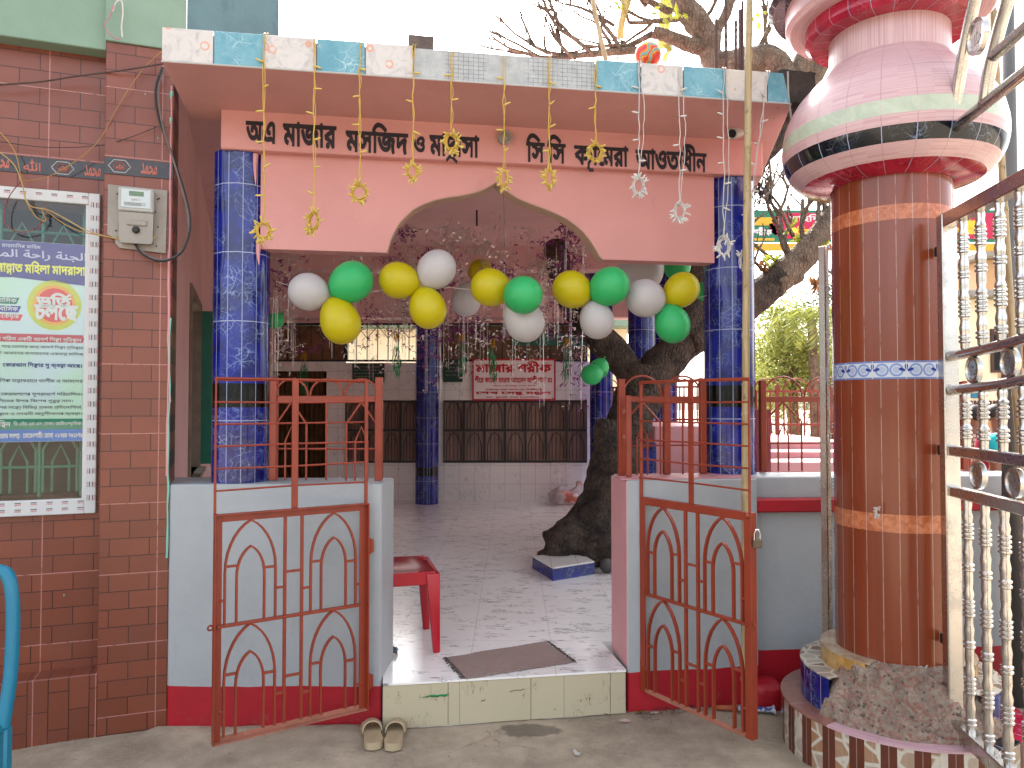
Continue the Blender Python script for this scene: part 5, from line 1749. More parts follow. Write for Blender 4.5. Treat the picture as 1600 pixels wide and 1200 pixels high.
# ================================================================== slippers
def slipper(label, px, py, rot, flip):
    p = atz(px, py, .0)
    t = thing('slipper', label, 'slipper', (p.x, p.y, .006), rot, 'pair of beige slippers')
    bm = B()
    out = [(0, .0), (.032, .012), (.041, .05), (.037, .1), (.038, .15), (.047, .2), (.044, .235), (.025, .258), (0, .264)]
    pl_ = out + [(-x * (.95 if flip else 1), y) for x, y in out[::-1][1:-1]]
    pl_ = [(q.x, q.y) for q in spline([Vector((x, y, 0)) for x, y in pl_ + [pl_[0]]], 3)[:-1]]
    lo = [bm.verts.new((x, y - .13, 0)) for x, y in pl_]
    mid = [bm.verts.new((x * 1.0, y - .13, .024 + .008 * max(0, -(y - .13) * 8))) for x, y in pl_]
    inn = [bm.verts.new((x * .86, (y - .13) * .94, .020 + .006 * max(0, -(y - .13) * 8))) for x, y in pl_]
    k = len(pl_)
    for i in range(k):
        j = (i + 1) % k
        bm.faces.new([lo[i], lo[j], mid[j], mid[i]]); bm.faces.new([mid[i], mid[j], inn[j], inn[i]])
    bm.faces.new(inn); bm.faces.new(lo[::-1])
    bmesh.ops.recalc_face_normals(bm, faces=bm.faces[:])
    obj('sole', bm, beige_foam, t, smooth=True)
    bm = B()
    n, mm = 12, 8
    rows = []
    for j in range(mm + 1):
        y = .005 + .095 * j / mm
        wx = .045 - .006 * max(0, (j - 5) / 3) ** 2 * 2
        hh = .052 - .022 * (j / mm)
        rows.append([bm.verts.new((wx * 1.02 * math.cos(PI - PI * i / n), y + .012 * math.sin(PI * i / n) * (1 if j == 0 else .3), .016 + hh * math.sin(PI * i / n) ** .8)) for i in range(n + 1)])
    for j in range(mm):
        for i in range(n): bm.faces.new([rows[j][i], rows[j][i + 1], rows[j + 1][i + 1], rows[j + 1][i]])
    bmesh.ops.recalc_face_normals(bm, faces=bm.faces[:])
    bmesh.ops.solidify(bm, geom=bm.faces[:], thickness=.006)
    obj('strap', bm, beige_foam, t, smooth='all')
slipper('left beige slipper of the pair on the ground before the step', 582, 1154, R(14), False)
slipper('right beige slipper of the pair on the ground before the step', 617, 1155, R(4), True)

# ================================================================== balloons
def balloon(col, c, knot, r, label, group='balloons tied in threes across the entrance'):
    c, knot = Vector(c), Vector(knot)
    d = (c - knot)
    L_ = max(d.length, r * 1.15)
    d.normalize()
    t = thing('balloon', label, 'balloon', tuple(knot), 0, group)
    bm = B()
    H = L_ + r * 1.03
    prof = []
    n = 22
    for i in range(n + 1):
        a = PI * i / n
        z = L_ - math.cos(a) * (r * 1.05 if a > PI / 2 else L_ * .97)
        rr = r * math.sin(a) ** (1.0 if a > PI / 2 else 1.12)
        prof.append((max(rr, .0035 if i == 0 else .0002), z))
    q = d.to_track_quat('Z', 'Y').to_matrix().to_4x4()
    M = Matrix.Translation(knot) @ q
    lathe(bm, prof, 28, M=M)
    obj('balloon_skin', bm, bal[col], t, True, smooth='all')
    bm = B()
    lathe(bm, [(.003, L_ * .04), (.006, .0), (.004, -.006), (.009, -.016), (.0075, -.016)], 10, M=M)
    obj('knot', bm, bal[col], t, True, smooth='all')
vb = .12
def bpos(px, py, v=vb): return FA.W(*FA.pix(px, py, v))
CL = [((516, 463), [('white', 482, 456, .09, 0), ('green', 550, 440, .098, 0), ('yellow', 533, 506, .095, 0)]),
      ((658, 447), [('yellow', 622, 438, .09, .02), ('white', 683, 420, .092, 0), ('yellow', 669, 484, .09, 0)]),
      ((800, 460), [('yellow', 766, 449, .094, .0), ('green', 818, 461, .092, -.14), ('white', 820, 503, .098, 0.0)]),
      ((923, 468), [('yellow', 893, 452, .094, 0), ('green', 953, 447, .096, -.06), ('white', 933, 502, .087, 0)]),
      ((1040, 474), [('white', 1008, 466, .098, 0), ('yellow', 1066, 452, .088, 0), ('green', 1051, 508, .09, 0)])]
NM = ['leftmost balloon cluster', 'second balloon cluster from the left', 'middle balloon cluster', 'second balloon cluster from the right', 'rightmost balloon cluster']
PS_ = [['pale white balloon at the left of the ', 'green balloon at the upper right of the ', 'yellow teardrop balloon hanging below the '],
       ['darker yellow balloon at the left of the ', 'white balloon at the top of the ', 'yellow balloon hanging below the '],
       ['yellow balloon at the left of the ', 'green balloon facing the viewer in the ', 'white balloon hanging below the '],
       ['yellow balloon at the left of the ', 'green balloon at the right of the ', 'white balloon hanging below the '],
       ['white balloon at the left of the ', 'yellow balloon at the right of the ', 'green balloon hanging below the ']]
for i, ((kx, ky), bs) in enumerate(CL):
    k = bpos(kx, ky)
    for j, (c, px, py, r, dv) in enumerate(bs):
        balloon(c, bpos(px, py, vb + dv), k, r, PS_[i][j] + NM[i])
G2 = 'balloons farther inside the hall'
for c, px, py, kx, ky, Y, r, lab in (('white', 728, 470, 738, 440, 4.9, .1, 'dim white balloon behind the middle cluster inside the hall'), ('yellow', 745, 430, 738, 440, 5.1, .08, 'dim yellow balloon among the tinsel inside the hall'),
        ('white', 1012, 432, 1025, 450, 4.35, .13, 'white balloon partly hidden behind the rightmost cluster'), ('yellow', 998, 430, 1015, 445, 4.6, .07, 'yellow balloon peeping out behind the rightmost cluster'),
        ('green', 1058, 418, 1055, 440, 4.45, .08, 'green balloon showing above the yellow one of the rightmost cluster'), ('green', 1099, 455, 1108, 470, 4.3, .05, 'green balloon edge beside the right blue column'),
        ('white', 1000, 410, 1015, 430, 4.6, .09, 'white balloon just under the right end of the arch panel'),
        ('green', 938, 572, 944, 560, 5.4, .07, 'upper of two small green balloons beside the trunk'), ('green', 932, 584, 943, 582, 5.35, .075, 'lower of two small green balloons beside the trunk'),
        ('green', 432, 500, 440, 490, 4.6, .05, 'small dark green balloon beside the left blue column')):
    balloon(c, at(px, py, Y), at(kx, ky, Y), r, lab, G2)
bm = B()
pts = []
for (kx, ky), _ in CL: pts.append(bpos(kx, ky))
st = bpos(432, 440); en = bpos(1104, 462)
tube(bm, spline([st] + pts + [en], 6), .0012, 4)
single('balloon_string', bm, white_wire, 'thin string carrying the balloon clusters from column to column', 'string')

# ================================================================== tinsel strands inside
def tinsel(px, py0, py1, Y, dens, purple, rg, width=.055, label='silver tinsel strand with purple stars hanging inside the hall', group='silver tinsel strands inside the hall'):
    bm = B()
    a, b = at(px, py0, Y), at(px, py1, Y)
    L_ = (a - b).length
    n = int(L_ * dens * 6.5)
    for k in range(3):
        x = rg.uniform(-.02, .02)
        tube(bm, [a, a + (b - a) * .5 + Vector((x, x, 0)), b + Vector((x * 1.5, 0, rg.uniform(0, .12)))], .0012, 3, 0)
    for i in range(n):
        t = rg.random()
        cl = noise.noise(Vector((t * L_ * 4.5, px * .7, 0)))
        if rg.random() < (.25 + .75 * t if cl > .05 else .93): continue
        p = a + (b - a) * t + Vector((rg.gauss(0, width), rg.gauss(0, width), 0))
        d = Vector((rg.uniform(-1, 1), rg.uniform(-1, 1), rg.uniform(-1, .6)))
        mi = 1 if noise.noise(Vector((t * L_ * 3 + 9, px * .3, 4))) > .38 - purple else 0
        for q in range(2 if mi == 0 else 3):
            leaf(bm, p, d + Vector((rg.uniform(-.8, .8), rg.uniform(-.8, .8), rg.uniform(-.8, .8))), rg.uniform(.02, .05), rg.uniform(.006, .012), rg, mi)
    o = single('tinsel_strand', bm, [silver_foil, purple_foil], label, 'tinsel', group)
    return o
rg = random.Random(21)
specs = []
for px in (440, 462, 488, 556, 580, 602, 632, 650, 676, 700, 718, 742, 760, 784, 806, 830, 852, 872, 894, 912):
    specs.append((px + rg.uniform(-5, 5), rg.uniform(350, 400), rg.uniform(490, 600), rg.uniform(4.6, 6.6)))
specs += [(432, 395, 600, 4.35), (452, 400, 560, 4.8), (668, 380, 620, 5.2), (686, 480, 630, 6.2), (728, 360, 590, 5.6), (885, 345, 520, 4.7), (892, 380, 640, 5.6), (912, 470, 640, 6.0), (540, 380, 560, 5.0), (612, 400, 590, 5.8), (640, 350, 470, 4.8), (780, 330, 450, 5.0), (846, 400, 640, 6.0), (705, 350, 440, 4.7), (520, 420, 560, 5.2)]
for s in specs:
    tinsel(s[0], s[1], s[2], s[3], 120, .1 + .25 * rg.random(), rg)
# purple swags with gold and green tassels
for px, py, w in ((475, 520, 90), (620, 490, 90), (722, 490, 80), (770, 500, 90), (885, 500, 90)):
    Y = 6.2
    bm = B()
    a, b, c = at(px - w / 2, py, Y), at(px, py + 28, Y), at(px + w / 2, py, Y)
    P_ = spline([a, (a + b) / 2 - Vector((0, 0, .05)), b, (b + c) / 2 - Vector((0, 0, .05)), c], 5)
    for p in P_:
        for k in range(9): leaf(bm, p + Vector((rg.gauss(0, .012), rg.gauss(0, .012), rg.gauss(0, .012))), (rg.uniform(-1, 1), rg.uniform(-1, 1), rg.uniform(-1, 1)), .035, .008, rg)
    for k in range(20): leaf(bm, b + Vector((rg.uniform(-.02, .02), rg.uniform(-.02, .02), -.0)), (rg.uniform(-.15, .15), rg.uniform(-.15, .15), -1), .09, .01, rg, 1)
    for k in range(60): leaf(bm, b + Vector((rg.uniform(-.03, .03), rg.uniform(-.03, .03), -.06 - rg.random() * .25)), (rg.uniform(-.2, .2), rg.uniform(-.2, .2), -1), .1, .008, rg, 2)
    single('tinsel_swag', bm, [purple_foil, gold_foil, green_foil], 'purple tinsel swag with a gold and green tassel under the ceiling', 'tinsel', 'purple tinsel swags')
# red spring hanging under the beam
bm = B()
c = at(632, 488, 6.0)
tube(bm, [c + Vector((math.cos(t * .9) * .025, math.sin(t * .9) * .025, .12 - t * .0032)) for t in range(70)], .003, 5)
single('coil_spring', bm, grey_wire, 'small wire coil hanging under the beam near the left clusters', 'coil')
bm = B(); a = FA.W(*FA.pix(787, 300, .28)); 
tube(bm, [a, a + Vector((.005, .02, -.28)), a + Vector((.02, .03, -.5))], .0016, 4)
single('grey_thread', bm, grey_wire, 'thin grey thread hanging from the tip of the arch', 'thread')

# ================================================================== light strings on the canopy
def light_string(px, y0, y1, col, label, slack=0.0, dbl=False, pxb=None):
    wire, bulb = (yellow_wire, yellow_bulb) if col == 'y' else (white_wire, plain('white_bulb', RGB(236, 232, 226), .3))
    top_ = FA.pix(px, y0, vF - .02); bot = FA.pix(pxb or px, y1, vF - .02)
    A = FA.W(top_.x, vF - .02, ZT + .012); Bt = FA.W(bot.x, vF - .02, bot.z)
    t = thing('light_string', label, 'light string', tuple(A), 0, 'fairy light strings hanging from the canopy')
    rg = random.Random(px)
    bm = B()
    n = 14
    P_ = [A + Vector((0, .02, .012)), A] + [A + (Bt - A) * (i / n) + Vector((rg.uniform(-.004, .004), rg.uniform(-.004, .004), 0)) for i in range(1, n + 1)]
    tube(bm, P_, .0022, 5)
    P2 = [A + Vector((.012, .02, .012)), A + Vector((.01, 0, 0))] + [A + (Bt - A) * (i / n) + Vector((rg.uniform(-.004, .006) + (.022 * math.sin(PI * i / n) if dbl else .003), rg.uniform(-.004, .004), 0)) for i in range(1, n + 1)]
    tube(bm, P2, .0018, 5)
    R0 = .031
    R1 = R0 * rg.uniform(1.0, 1.35); R2 = R0 * rg.uniform(.5, 1.0); cc = Bt - Vector((0, 0, R1 + .01))
    th = rg.uniform(-.7, .7)
    ax = Vector((math.cos(th), math.sin(th), 0))
    for k in range(7):
        tl = Vector((rg.uniform(-.25, .25), rg.uniform(-.25, .25), rg.uniform(-.2, .2)))
        pts = loop_pts(cc + Vector((rg.uniform(-.004, .004), rg.uniform(-.008, .008), rg.uniform(-.006, .006))), 1.0, (ax + tl * .5).normalized() * R2 * rg.uniform(.75, 1.15), (Vector((0, 0, 1)) + tl * .4).normalized() * R1 * rg.uniform(.8, 1.1), 18)
        tube(bm, [p + Vector((0, 0, -.0)) for p in pts], .0022, 5, closed=True)
    obj('wire', bm, wire, t, True)
    L_ = (Bt - A).length
    s = .12
    while s < L_ - .05:
        p = A + (Bt - A) * (s / L_)
        d = Vector((rg.choice((-1, 1)) * rg.uniform(.5, 1), rg.uniform(-.6, .2), rg.uniform(-.35, .35))).normalized()
        bm = B(); tube(bm, [p, p + d * .012, p + d * .028, p + d * .034], [.003, .0042, .0038, .001], 6); obj('bulb', bm, bulb, t, True, smooth='all')
        s += .11 * rg.uniform(.85, 1.2)
    for k in range(24):
        a = rg.uniform(0, 2 * PI)
        p = cc + ax * R2 * math.cos(a) * rg.uniform(.8, 1.1) + Vector((0, 0, R1 * math.sin(a) * rg.uniform(.8, 1.1)))
        d = (ax * math.cos(a) * .7 + Vector((0, 0, math.sin(a) * .6 - .25)) + Vector((rg.uniform(-.9, .9), rg.uniform(-1.2, .6), rg.uniform(-.9, .9)))).normalized()
        bm = B(); tube(bm, [p, p + d * .01, p + d * .024, p + d * .03], [.003, .0042, .0038, .001], 6); obj('bulb', bm, bulb, t, True, smooth='all')
LS = [(412, 52, 345, 'y', 'yellow light string hanging over the left blue column'), (490, 62, 327, 'y', 'yellow light string with its coil low on the left of the arch panel'), (562, 68, 285, 'y', 'yellow light string crossing the third word of the lettering'),
      (645, 74, 252, 'y', 'yellow light string below the brick on the roof'), (705, 80, 205, 'y', 'short yellow light string with its coil over the lettering'), (787, 84, 262, 'y', 'yellow light string in front of the middle camera and arch tip'),
      (858, 88, 262, 'y', 'yellow light string crossing the lettering right of the arch tip'), (930, 94, 222, 'y', 'short yellow light string with its coil over the right lettering'), (998, 98, 274, 'w', 'white light string with a thin coil below the lettering'),
      (1062, 104, 315, 'w', 'white light string ending above the right end of the arch panel'), (1131, 108, 368, 'w', 'white light string hanging over the right blue column')]
for l in LS: light_string(*l, dbl=l[3] == 'w')
light_string(1200, 112, 392, 'w', 'white light string slanting to a coil on the bamboo pole', pxb=1162)

# ================================================================== cameras, cables and things on the canopy
CM = thing('security_camera', 'white bullet security camera under the right end of the canopy', 'camera', tuple(FA.W(*FA.pix(1150, 212, .1))), 0)
c = FA.pix(1140, 212, .03); c2 = FA.pix(1166, 205, .14)
bm = B()
A_, B_ = FA.W(c.x, .0, c.z), FA.W(c2.x, .11, c2.z + .01)
dd = (B_ - A_).normalized()
tube(bm, [A_, A_ + dd * .005, A_ + dd * .09, A_ + dd * .1], [.027, .03, .03, .022], 18)
obj('camera_body', bm, plain('camera_shell', RGB(206, 200, 190), .4), CM, True, smooth=True)
bm = B(); tube(bm, [A_ - dd * .001, A_ - dd * .004], [.022, .02], 16); tube(bm, [A_ - dd * .004, A_ - dd * .008], [.01, .008], 12); obj('lens', bm, plain('black_lens', RGB(14, 14, 18), .1), CM, True)
bm = B(); tube(bm, [A_ + dd * .07, A_ + dd * .09 + Vector((0, .0, .03)), A_ + dd * .12 + Vector((.0, .02, .05))], .009, 8); obj('bracket', bm, meter_grey, CM, True)
CM = thing('security_camera', 'grey dome-like camera with coiled cable on the beam above the arch tip', 'camera', tuple(FA.W(*FA.pix(788, 215, .145))), 0)
bm = B()
c = FA.pix(788, 215, .13)
for k in range(6): tube(bm, [Vector(p) for p in loop_pts((c.x + rnd.uniform(-.004, .004), .13 - k * .003, c.z + rnd.uniform(-.005, .005)), .024 + .002 * k, (1, 0, 0), (0, 0, 1), 20)], .0035, 6, closed=True)
bm.transform(FA.M); obj('coiled_cable', bm, plain('pale_cable', RGB(186, 170, 160), .5), CM, True, smooth='all')
bm = B(); Mx = FA.M @ Matrix.Translation((c.x, .149, c.z)) @ Matrix.Rotation(R(90), 4, 'X'); lathe(bm, [(.032, .0), (.032, .012), (.022, .03), (.008, .036), (.0001, .037)], 18, M=Mx)
obj('camera_body', bm, meter_board, CM, True, smooth='all')
faw = lambda px, py, v: FA.W(*FA.pix(px, py, v))
cable('cable', [faw(1231, 112, -.34), faw(1232, 150, -.34), faw(1237, 200, -.3), faw(1230, 250, -.2), faw(1210, 290, -.1), faw(1192, 310, 0)], .005, plain('pale_grey_cable', RGB(190, 186, 184), .5), 'pale grey cable looping down from the right end of the canopy')
bm = B()
c = FA.pix(1186, 305, .12)
for k in range(3): tube(bm, loop_pts((c.x + .008 * k, .1 - .01 * k, c.z - .01 * k), .05 - .006 * k, (1, .2 * k, 0), (0, 0, 1.0), 22), .0028, 6, closed=True)
tube(bm, [(c.x - .01, .1, c.z + .06), (c.x - .008, .1, c.z + .02), (c.x, .1, c.z)], .006, 6)
tube(bm, [(c.x - .02, .09, c.z - .005), (c.x, .09, c.z + .004), (c.x + .02, .09, c.z)], [.004, .014, .004], 8)
bm.transform(FA.M)
single('cable_coil', bm, black_wire, 'coil of black cable with an adapter beside the right blue column', 'cable', None, 'all')
# brick on the canopy edge
q = FA.pix(658, 70, vF + .05)
bm = B(); box(bm, q.x - .055, q.x + .055, vF + .0, vF + .22, ZT + .001, ZT + .068, .006)
bmesh.ops.subdivide_edges(bm, edges=bm.edges[:], cuts=2, use_grid_fill=True)
for v in bm.verts: v.co += Vector((noise.noise(v.co * 20), noise.noise(v.co * 21), noise.noise(v.co * 22))) * .004
bm.transform(FA.M)
single('loose_brick', bm, paint('dirty_brick', RGB(120, 106, 100), .9, .4, 12, .5), 'dirty loose brick lying on the roof edge', 'brick')
# striped ball
q = FA.pix(1011, 73, vF + .05)
bm = B(); rB = .06
sphere(bm, (0, 0, 0), rB, 28, 18)
m_ = Mat('swirled_ball')
n_ = m_.nt.nodes.new('ShaderNodeTexWave'); m_.put(n_.inputs['Vector'], m_.coord()); n_.inputs['Scale'].default_value = 4; n_.inputs['Distortion'].default_value = 16; n_.inputs['Detail'].default_value = 2; n_.inputs['Detail Scale'].default_value = 2.5
cr = m_.nt.nodes.new('ShaderNodeValToRGB'); cr.color_ramp.interpolation = 'CONSTANT'
m_.put(cr.inputs[0], n_.outputs['Fac'])
els = cr.color_ramp.elements
els[0].position = 0; els[0].color = RGB(230, 70, 60); els[1].position = .28; els[1].color = RGB(240, 150, 40)
for ps, cl in ((.5, RGB(240, 200, 60)), (.66, RGB(230, 90, 90)), (.8, RGB(70, 170, 110)), (.92, RGB(120, 190, 200))):
    e = els.new(ps); e.color = cl
m_.set(Base_Color=cr.outputs[0], Roughness=.3)
bm.transform(FA.M @ Matrix.Translation((q.x, vF + .035, ZT + .013 + rB)))
single('toy_ball', bm, m_.m, 'orange and green swirled toy ball resting on the roof edge', 'ball', None, 'all')
# rods sticking up from the roof
for i, (px, yt, lab) in enumerate(((1119, 30, 'rusty reinforcing rod left in the group on the roof'), (1134, -20, 'tall rusty rod with a wire wrapped round it on the roof'), (1149, 32, 'shortest rusty rod standing on the roof'), (1156, 15, 'rusty rod just left of the bamboo pole on the roof'), (1160, 2, 'rusty rod touching the bamboo pole from behind on the roof'))):
    a = FA.pix(px, 110, .2); b = FA.pix(px + rnd.uniform(-1, 1), yt, .2)
    bm = B(); P0, P1 = FA.W(a.x, .2, 3.37 if False else 3.02), FA.W(b.x, .2, b.z)
    tube(bm, [P0 + (P1 - P0) * k / 30 for k in range(31)], [.0075 + .0012 * (k % 2) for k in range(31)], 7)
    single('reinforcing_rod', bm, rust_rod, lab, 'rod', 'rods on the roof')
a = FA.pix(921, -30, .1); b = FA.pix(951, 95, .1)
bamboo('thin greyish bamboo cane leaning on the roof edge among bare branches', FA.W(b.x, .0, 3.03), FA.W(a.x, .1, a.z), .013, 8, .3)
cable('overhead_wire', [at(725, -10, 4.2), at(700, 22, 4.0), FA.W(FA.pix(674, 62, vF).x, vF + .1, ZT + .09)], .004, grey_wire, 'dark wire rising from the loose brick into the sky')
cable('overhead_wire', [at(455, -10, 4.2), at(470, 30, 4.0), FA.W(FA.pix(482, 62, vF).x, vF + .05, ZT + .02)], .002, grey_wire, 'thin wire dropping to the canopy near its left end')
cable('overhead_wire', [at(770, -20, 6), at(790, 5, 6), at(815, 30, 6), at(830, 82, 6)], .006, grey_wire, 'curved thin wire in the sky left of the bare branches')
# ================================================================== the big tiled pillar
PC = (1.682, 3.28)
PI_T = thing('gate_pillar', 'massive brown tiled round pillar with a pink bulging capital on a stepped round plinth', 'pillar', (PC[0], PC[1], 0))
def strip_tile():
    m = Mat('brown_strip_tile')
    uv = m.xyz(m.coord('UV')); p = m.coord()
    cell = m.math('FLOOR', m.math('DIVIDE', uv[0], .0655))
    wn = m.nt.nodes.new('ShaderNodeTexWhiteNoise'); wn.noise_dimensions = '1D'; m.put(wn.inputs['W'], cell)
    base = m.mix(m.math('MULTIPLY', wn.outputs['Value'], .6), RGB(150, 70, 40), RGB(132, 60, 36))
    base = m.mix(m.math('MULTIPLY', m.ramp(m.noise(m.scale(p, (1, 1, .3)), 5, 3, .5), .4, .8), .25), base, RGB(158, 80, 48))
    g = m.grid(uv[0], .0655, .0032, .5)
    g2 = m.math('MULTIPLY', g, m.ramp(m.noise(p, 14, 3), .25, .5))
    chip = m.math('GREATER_THAN', m.noise(m.scale(p, (1, 1, .6)), 24, 3, .7), .76)
    col = m.mix(m.math('MULTIPLY', g2, .8), base, RGB(206, 170, 150))
    col = m.mix(m.math('MULTIPLY', chip, .5), col, RGB(200, 170, 150))
    m.set(Base_Color=col, Roughness=m.math('ADD', .1, m.math('MULTIPLY', m.noise(p, 3, 3), .14)))
    m.bump(m.math('SUBTRACT', 1.0, g), .4, .003)
    return m.m
brown_strip = strip_tile()
def band_tile(name, c1, c2, ulen, gw=.0655, sc=30):
    m = Mat(name)
    uv = m.xyz(m.coord('UV')); p = m.coord()
    n = m.ramp(m.noise(p, sc, 5, .7, 1.0), .35, .65)
    col = m.mix(n, c1, c2)
    g = m.grid(uv[0], gw, .003, .5)
    m.set(Base_Color=m.mix(m.math('MULTIPLY', g, .6), col, RGB(220, 200, 190)), Roughness=.18)
    m.bump(m.math('SUBTRACT', 1.0, g), .3, .002)
    return m.m
orange_band = band_tile('orange_band_tile', RGB(224, 140, 96), RGB(190, 98, 56), 1)
def floral():
    m = Mat('blue_floral_tile')
    uv = m.xyz(m.coord('UV'))
    per, hgt = .131, .075
    x = m.math('SUBTRACT', m.math('FRACT', m.math('DIVIDE', uv[0], per)), .5)
    y = m.math('SUBTRACT', m.math('DIVIDE', uv[1], hgt), .5)
    x = m.math('MULTIPLY', x, per / hgt)
    def ring(cx, cy, r, w_, ax=1.0):
        dx = m.math('SUBTRACT', m.math('ABSOLUTE', x), cx); dy = m.math('SUBTRACT', y, cy)
        d = m.math('SQRT', m.math('ADD', m.math('MULTIPLY', dx, dx), m.math('MULTIPLY', dy, dy)))
        return m.math('LESS_THAN', m.math('ABSOLUTE', m.math('SUBTRACT', d, r)), w_)
    a = m.math('MAXIMUM', ring(.50, -.0, .31, .055), m.math('MULTIPLY', ring(.50, .0, .10, .10), .5))
    ang = m.math('ARCTAN2', x, m.math('ADD', y, .05))
    rr = m.math('SQRT', m.math('ADD', m.math('MULTIPLY', x, x), m.math('POWER', m.math('ADD', y, .05), 2.0)))
    pet = m.math('LESS_THAN', rr, m.math('MULTIPLY', m.math('ABSOLUTE', m.math('COSINE', m.math('MULTIPLY', ang, 2.5))), .40))
    fl = m.math('MULTIPLY', pet, m.math('MULTIPLY', m.math('LESS_THAN', rr, .46), m.math('GREATER_THAN', rr, .06)))
    fl = m.math('MULTIPLY', fl, m.math('LESS_THAN', m.math('ABSOLUTE', ang), 2.1))
    edge = m.math('GREATER_THAN', m.math('ABSOLUTE', y), .40)
    col = m.mix(m.math('MULTIPLY', a, .75), RGB(226, 234, 244), RGB(90, 130, 210))
    col = m.mix(fl, col, RGB(30, 60, 160))
    col = m.mix(m.math('MULTIPLY', edge, .8), col, RGB(70, 106, 190))
    g = m.grid(uv[0], per, .003, .5)
    m.set(Base_Color=m.mix(g, col, RGB(230, 230, 230)), Roughness=.12)
    return m.m
r0 = .243
N = 48
per = .0655 * 24 / 48
zs = [('shaft', .43, .968, brown_strip), ('orange_band', .968, 1.042, orange_band), ('shaft', 1.042, 1.60, brown_strip), ('floral_band', 1.60, 1.675, floral()), ('shaft', 1.675, 2.262, brown_strip), ('orange_band', 2.262, 2.325, orange_band), ('shaft', 2.325, 2.47, brown_strip)]
bm = B()
for nme, a, b, m_ in zs:
    if nme == 'shaft': lathe(bm, [(r0, a), (r0, b)], N, PC, ulen=per)
SHF = obj('shaft', bm, brown_strip, PI_T, True, smooth='all')
for nme, a, b, m_ in zs:
    if nme != 'shaft':
        bm = B(); lathe(bm, [(r0 + .001, a), (r0 + .001, b)], N, PC, ulen=per); obj(nme, bm, m_, PI_T, True, smooth='all')
def striped(name, c1, c2, horiz, gw=.125, gh=.2):
    m = Mat(name)
    uv = m.xyz(m.coord('UV'))
    st = m.noise(m.vec(m.math('MULTIPLY', uv[0], 1.0 if horiz else 90.0), m.math('MULTIPLY', uv[1], 130.0 if horiz else 1.0), m.math('FLOOR', m.math('DIVIDE', uv[0], gw))), 1.6, 2, .6)
    n = m.ramp(st, .4, .62)
    col = m.mix(n, c1, c2)
    g = m.math('MAXIMUM', m.grid(uv[0], gw, .003, .5), m.grid(uv[1], gh, .003, .2))
    m.set(Base_Color=m.mix(m.math('MULTIPLY', g, .5), col, RGB(170, 120, 124)), Roughness=.3)
    m.bump(m.math('ADD', m.math('SUBTRACT', 1.0, g), m.math('MULTIPLY', n, .3)), .35, .003)
    return m.m
pstripe = striped('pink_striped_tile', RGB(236, 200, 202), RGB(222, 178, 182), True)
pneck = striped('pink_neck_tile', RGB(232, 198, 198), RGB(210, 164, 168), False)
mint = band_tile('mint_tile', RGB(214, 224, 200), RGB(196, 208, 184), 1, .125, 12)
blackb = marble_blue('black_capital_tile', RGB(26, 38, 52), RGB(14, 20, 28), RGB(150, 170, 190), gw=.125, gh=3.0, k=1)
redt = marble_blue('crimson_marble_tile', RGB(206, 40, 74), RGB(176, 26, 58), RGB(226, 120, 140), gw=.125, gh=3.0, k=.9)
cap = [('crimson_ring', [(.245, 2.452), (.30, 2.46), (.365, 2.478)], redt), ('pink_ring', [(.365, 2.478), (.40, 2.505), (.42, 2.53)], pstripe), ('black_ring', [(.42, 2.53), (.437, 2.562), (.445, 2.59)], blackb),
       ('pink_ring', [(.445, 2.59), (.450, 2.615), (.452, 2.632)], pstripe), ('mint_ring', [(.452, 2.632), (.452, 2.66), (.448, 2.695)], mint),
       ('pink_bulge', [(.448, 2.695), (.436, 2.75), (.415, 2.80), (.385, 2.85), (.345, 2.895), (.30, 2.94), (.262, 2.975), (.245, 3.0)], pstripe), ('neck', [(.245, 3.0), (.245, 3.16)], pneck)]
for nme, pr, m_ in cap:
    bm = B(); lathe(bm, pr, 48, PC, ulen=.125 / 2.2); obj(nme, bm, m_, PI_T, True, smooth='all')
for nme, r_, z0, z1, m_ in (('crimson_ring', .345, 3.13, 3.22, redt), ('pink_ring', .43, 3.2, 3.32, pstripe), ('black_ring', .505, 3.30, 3.46, blackb)):
    bm = B(); lathe(bm, [(.2, z0), (r_ - .02, z0), (r_, z0 + .02), (r_, z1)], 48, PC, ulen=.0625, capt=True); obj(nme, bm, m_, PI_T, True, smooth=True)
# plinth
def pebble(name, stripes):
    m = Mat(name)
    uv = m.xyz(m.coord('UV')); p = m.coord()
    d = m.voro(p, 15, 'DISTANCE_TO_EDGE'); c = m.voro(p, 15, 'F1', 'Color')
    cs = m.xyz(c)
    stone = m.mix(cs[0], RGB(150, 116, 92) if not stripes else RGB(190, 130, 80), RGB(214, 206, 190))
    stone = m.mix(m.math('MULTIPLY', m.noise(p, 40, 3), .4), stone, RGB(110, 92, 80))
    col = m.mix(m.ramp(d, .05, .12), RGB(226, 218, 200), stone)
    if stripes:
        f = m.math('FRACT', m.math('DIVIDE', uv[0], .115))
        s = m.math('LESS_THAN', f, .5)
        col = m.mix(s, col, m.mix(m.noise(p, 12, 3), RGB(120, 62, 44), RGB(96, 48, 36)))
        g = m.grid(uv[0], .0575, .003, .5)
        col = m.mix(m.math('MULTIPLY', g, .5), col, RGB(200, 180, 160))
    m.set(Base_Color=col, Roughness=.2)
    return m.m
ochre = band_tile('ochre_tile', RGB(222, 180, 110), RGB(196, 144, 74), 1, .11, 14)
cream_top = band_tile('cream_top_tile', RGB(214, 196, 166), RGB(186, 156, 126), 1, .13, 9)
pinkbrown = band_tile('pinkish_brown_tile', RGB(180, 128, 112), RGB(160, 108, 94), 1, .3, 10)
palepink = striped('pale_pink_tile', RGB(234, 196, 204), RGB(216, 168, 178), True, .4, .3)
FA_ = math.atan2(-PC[1], -PC[0])
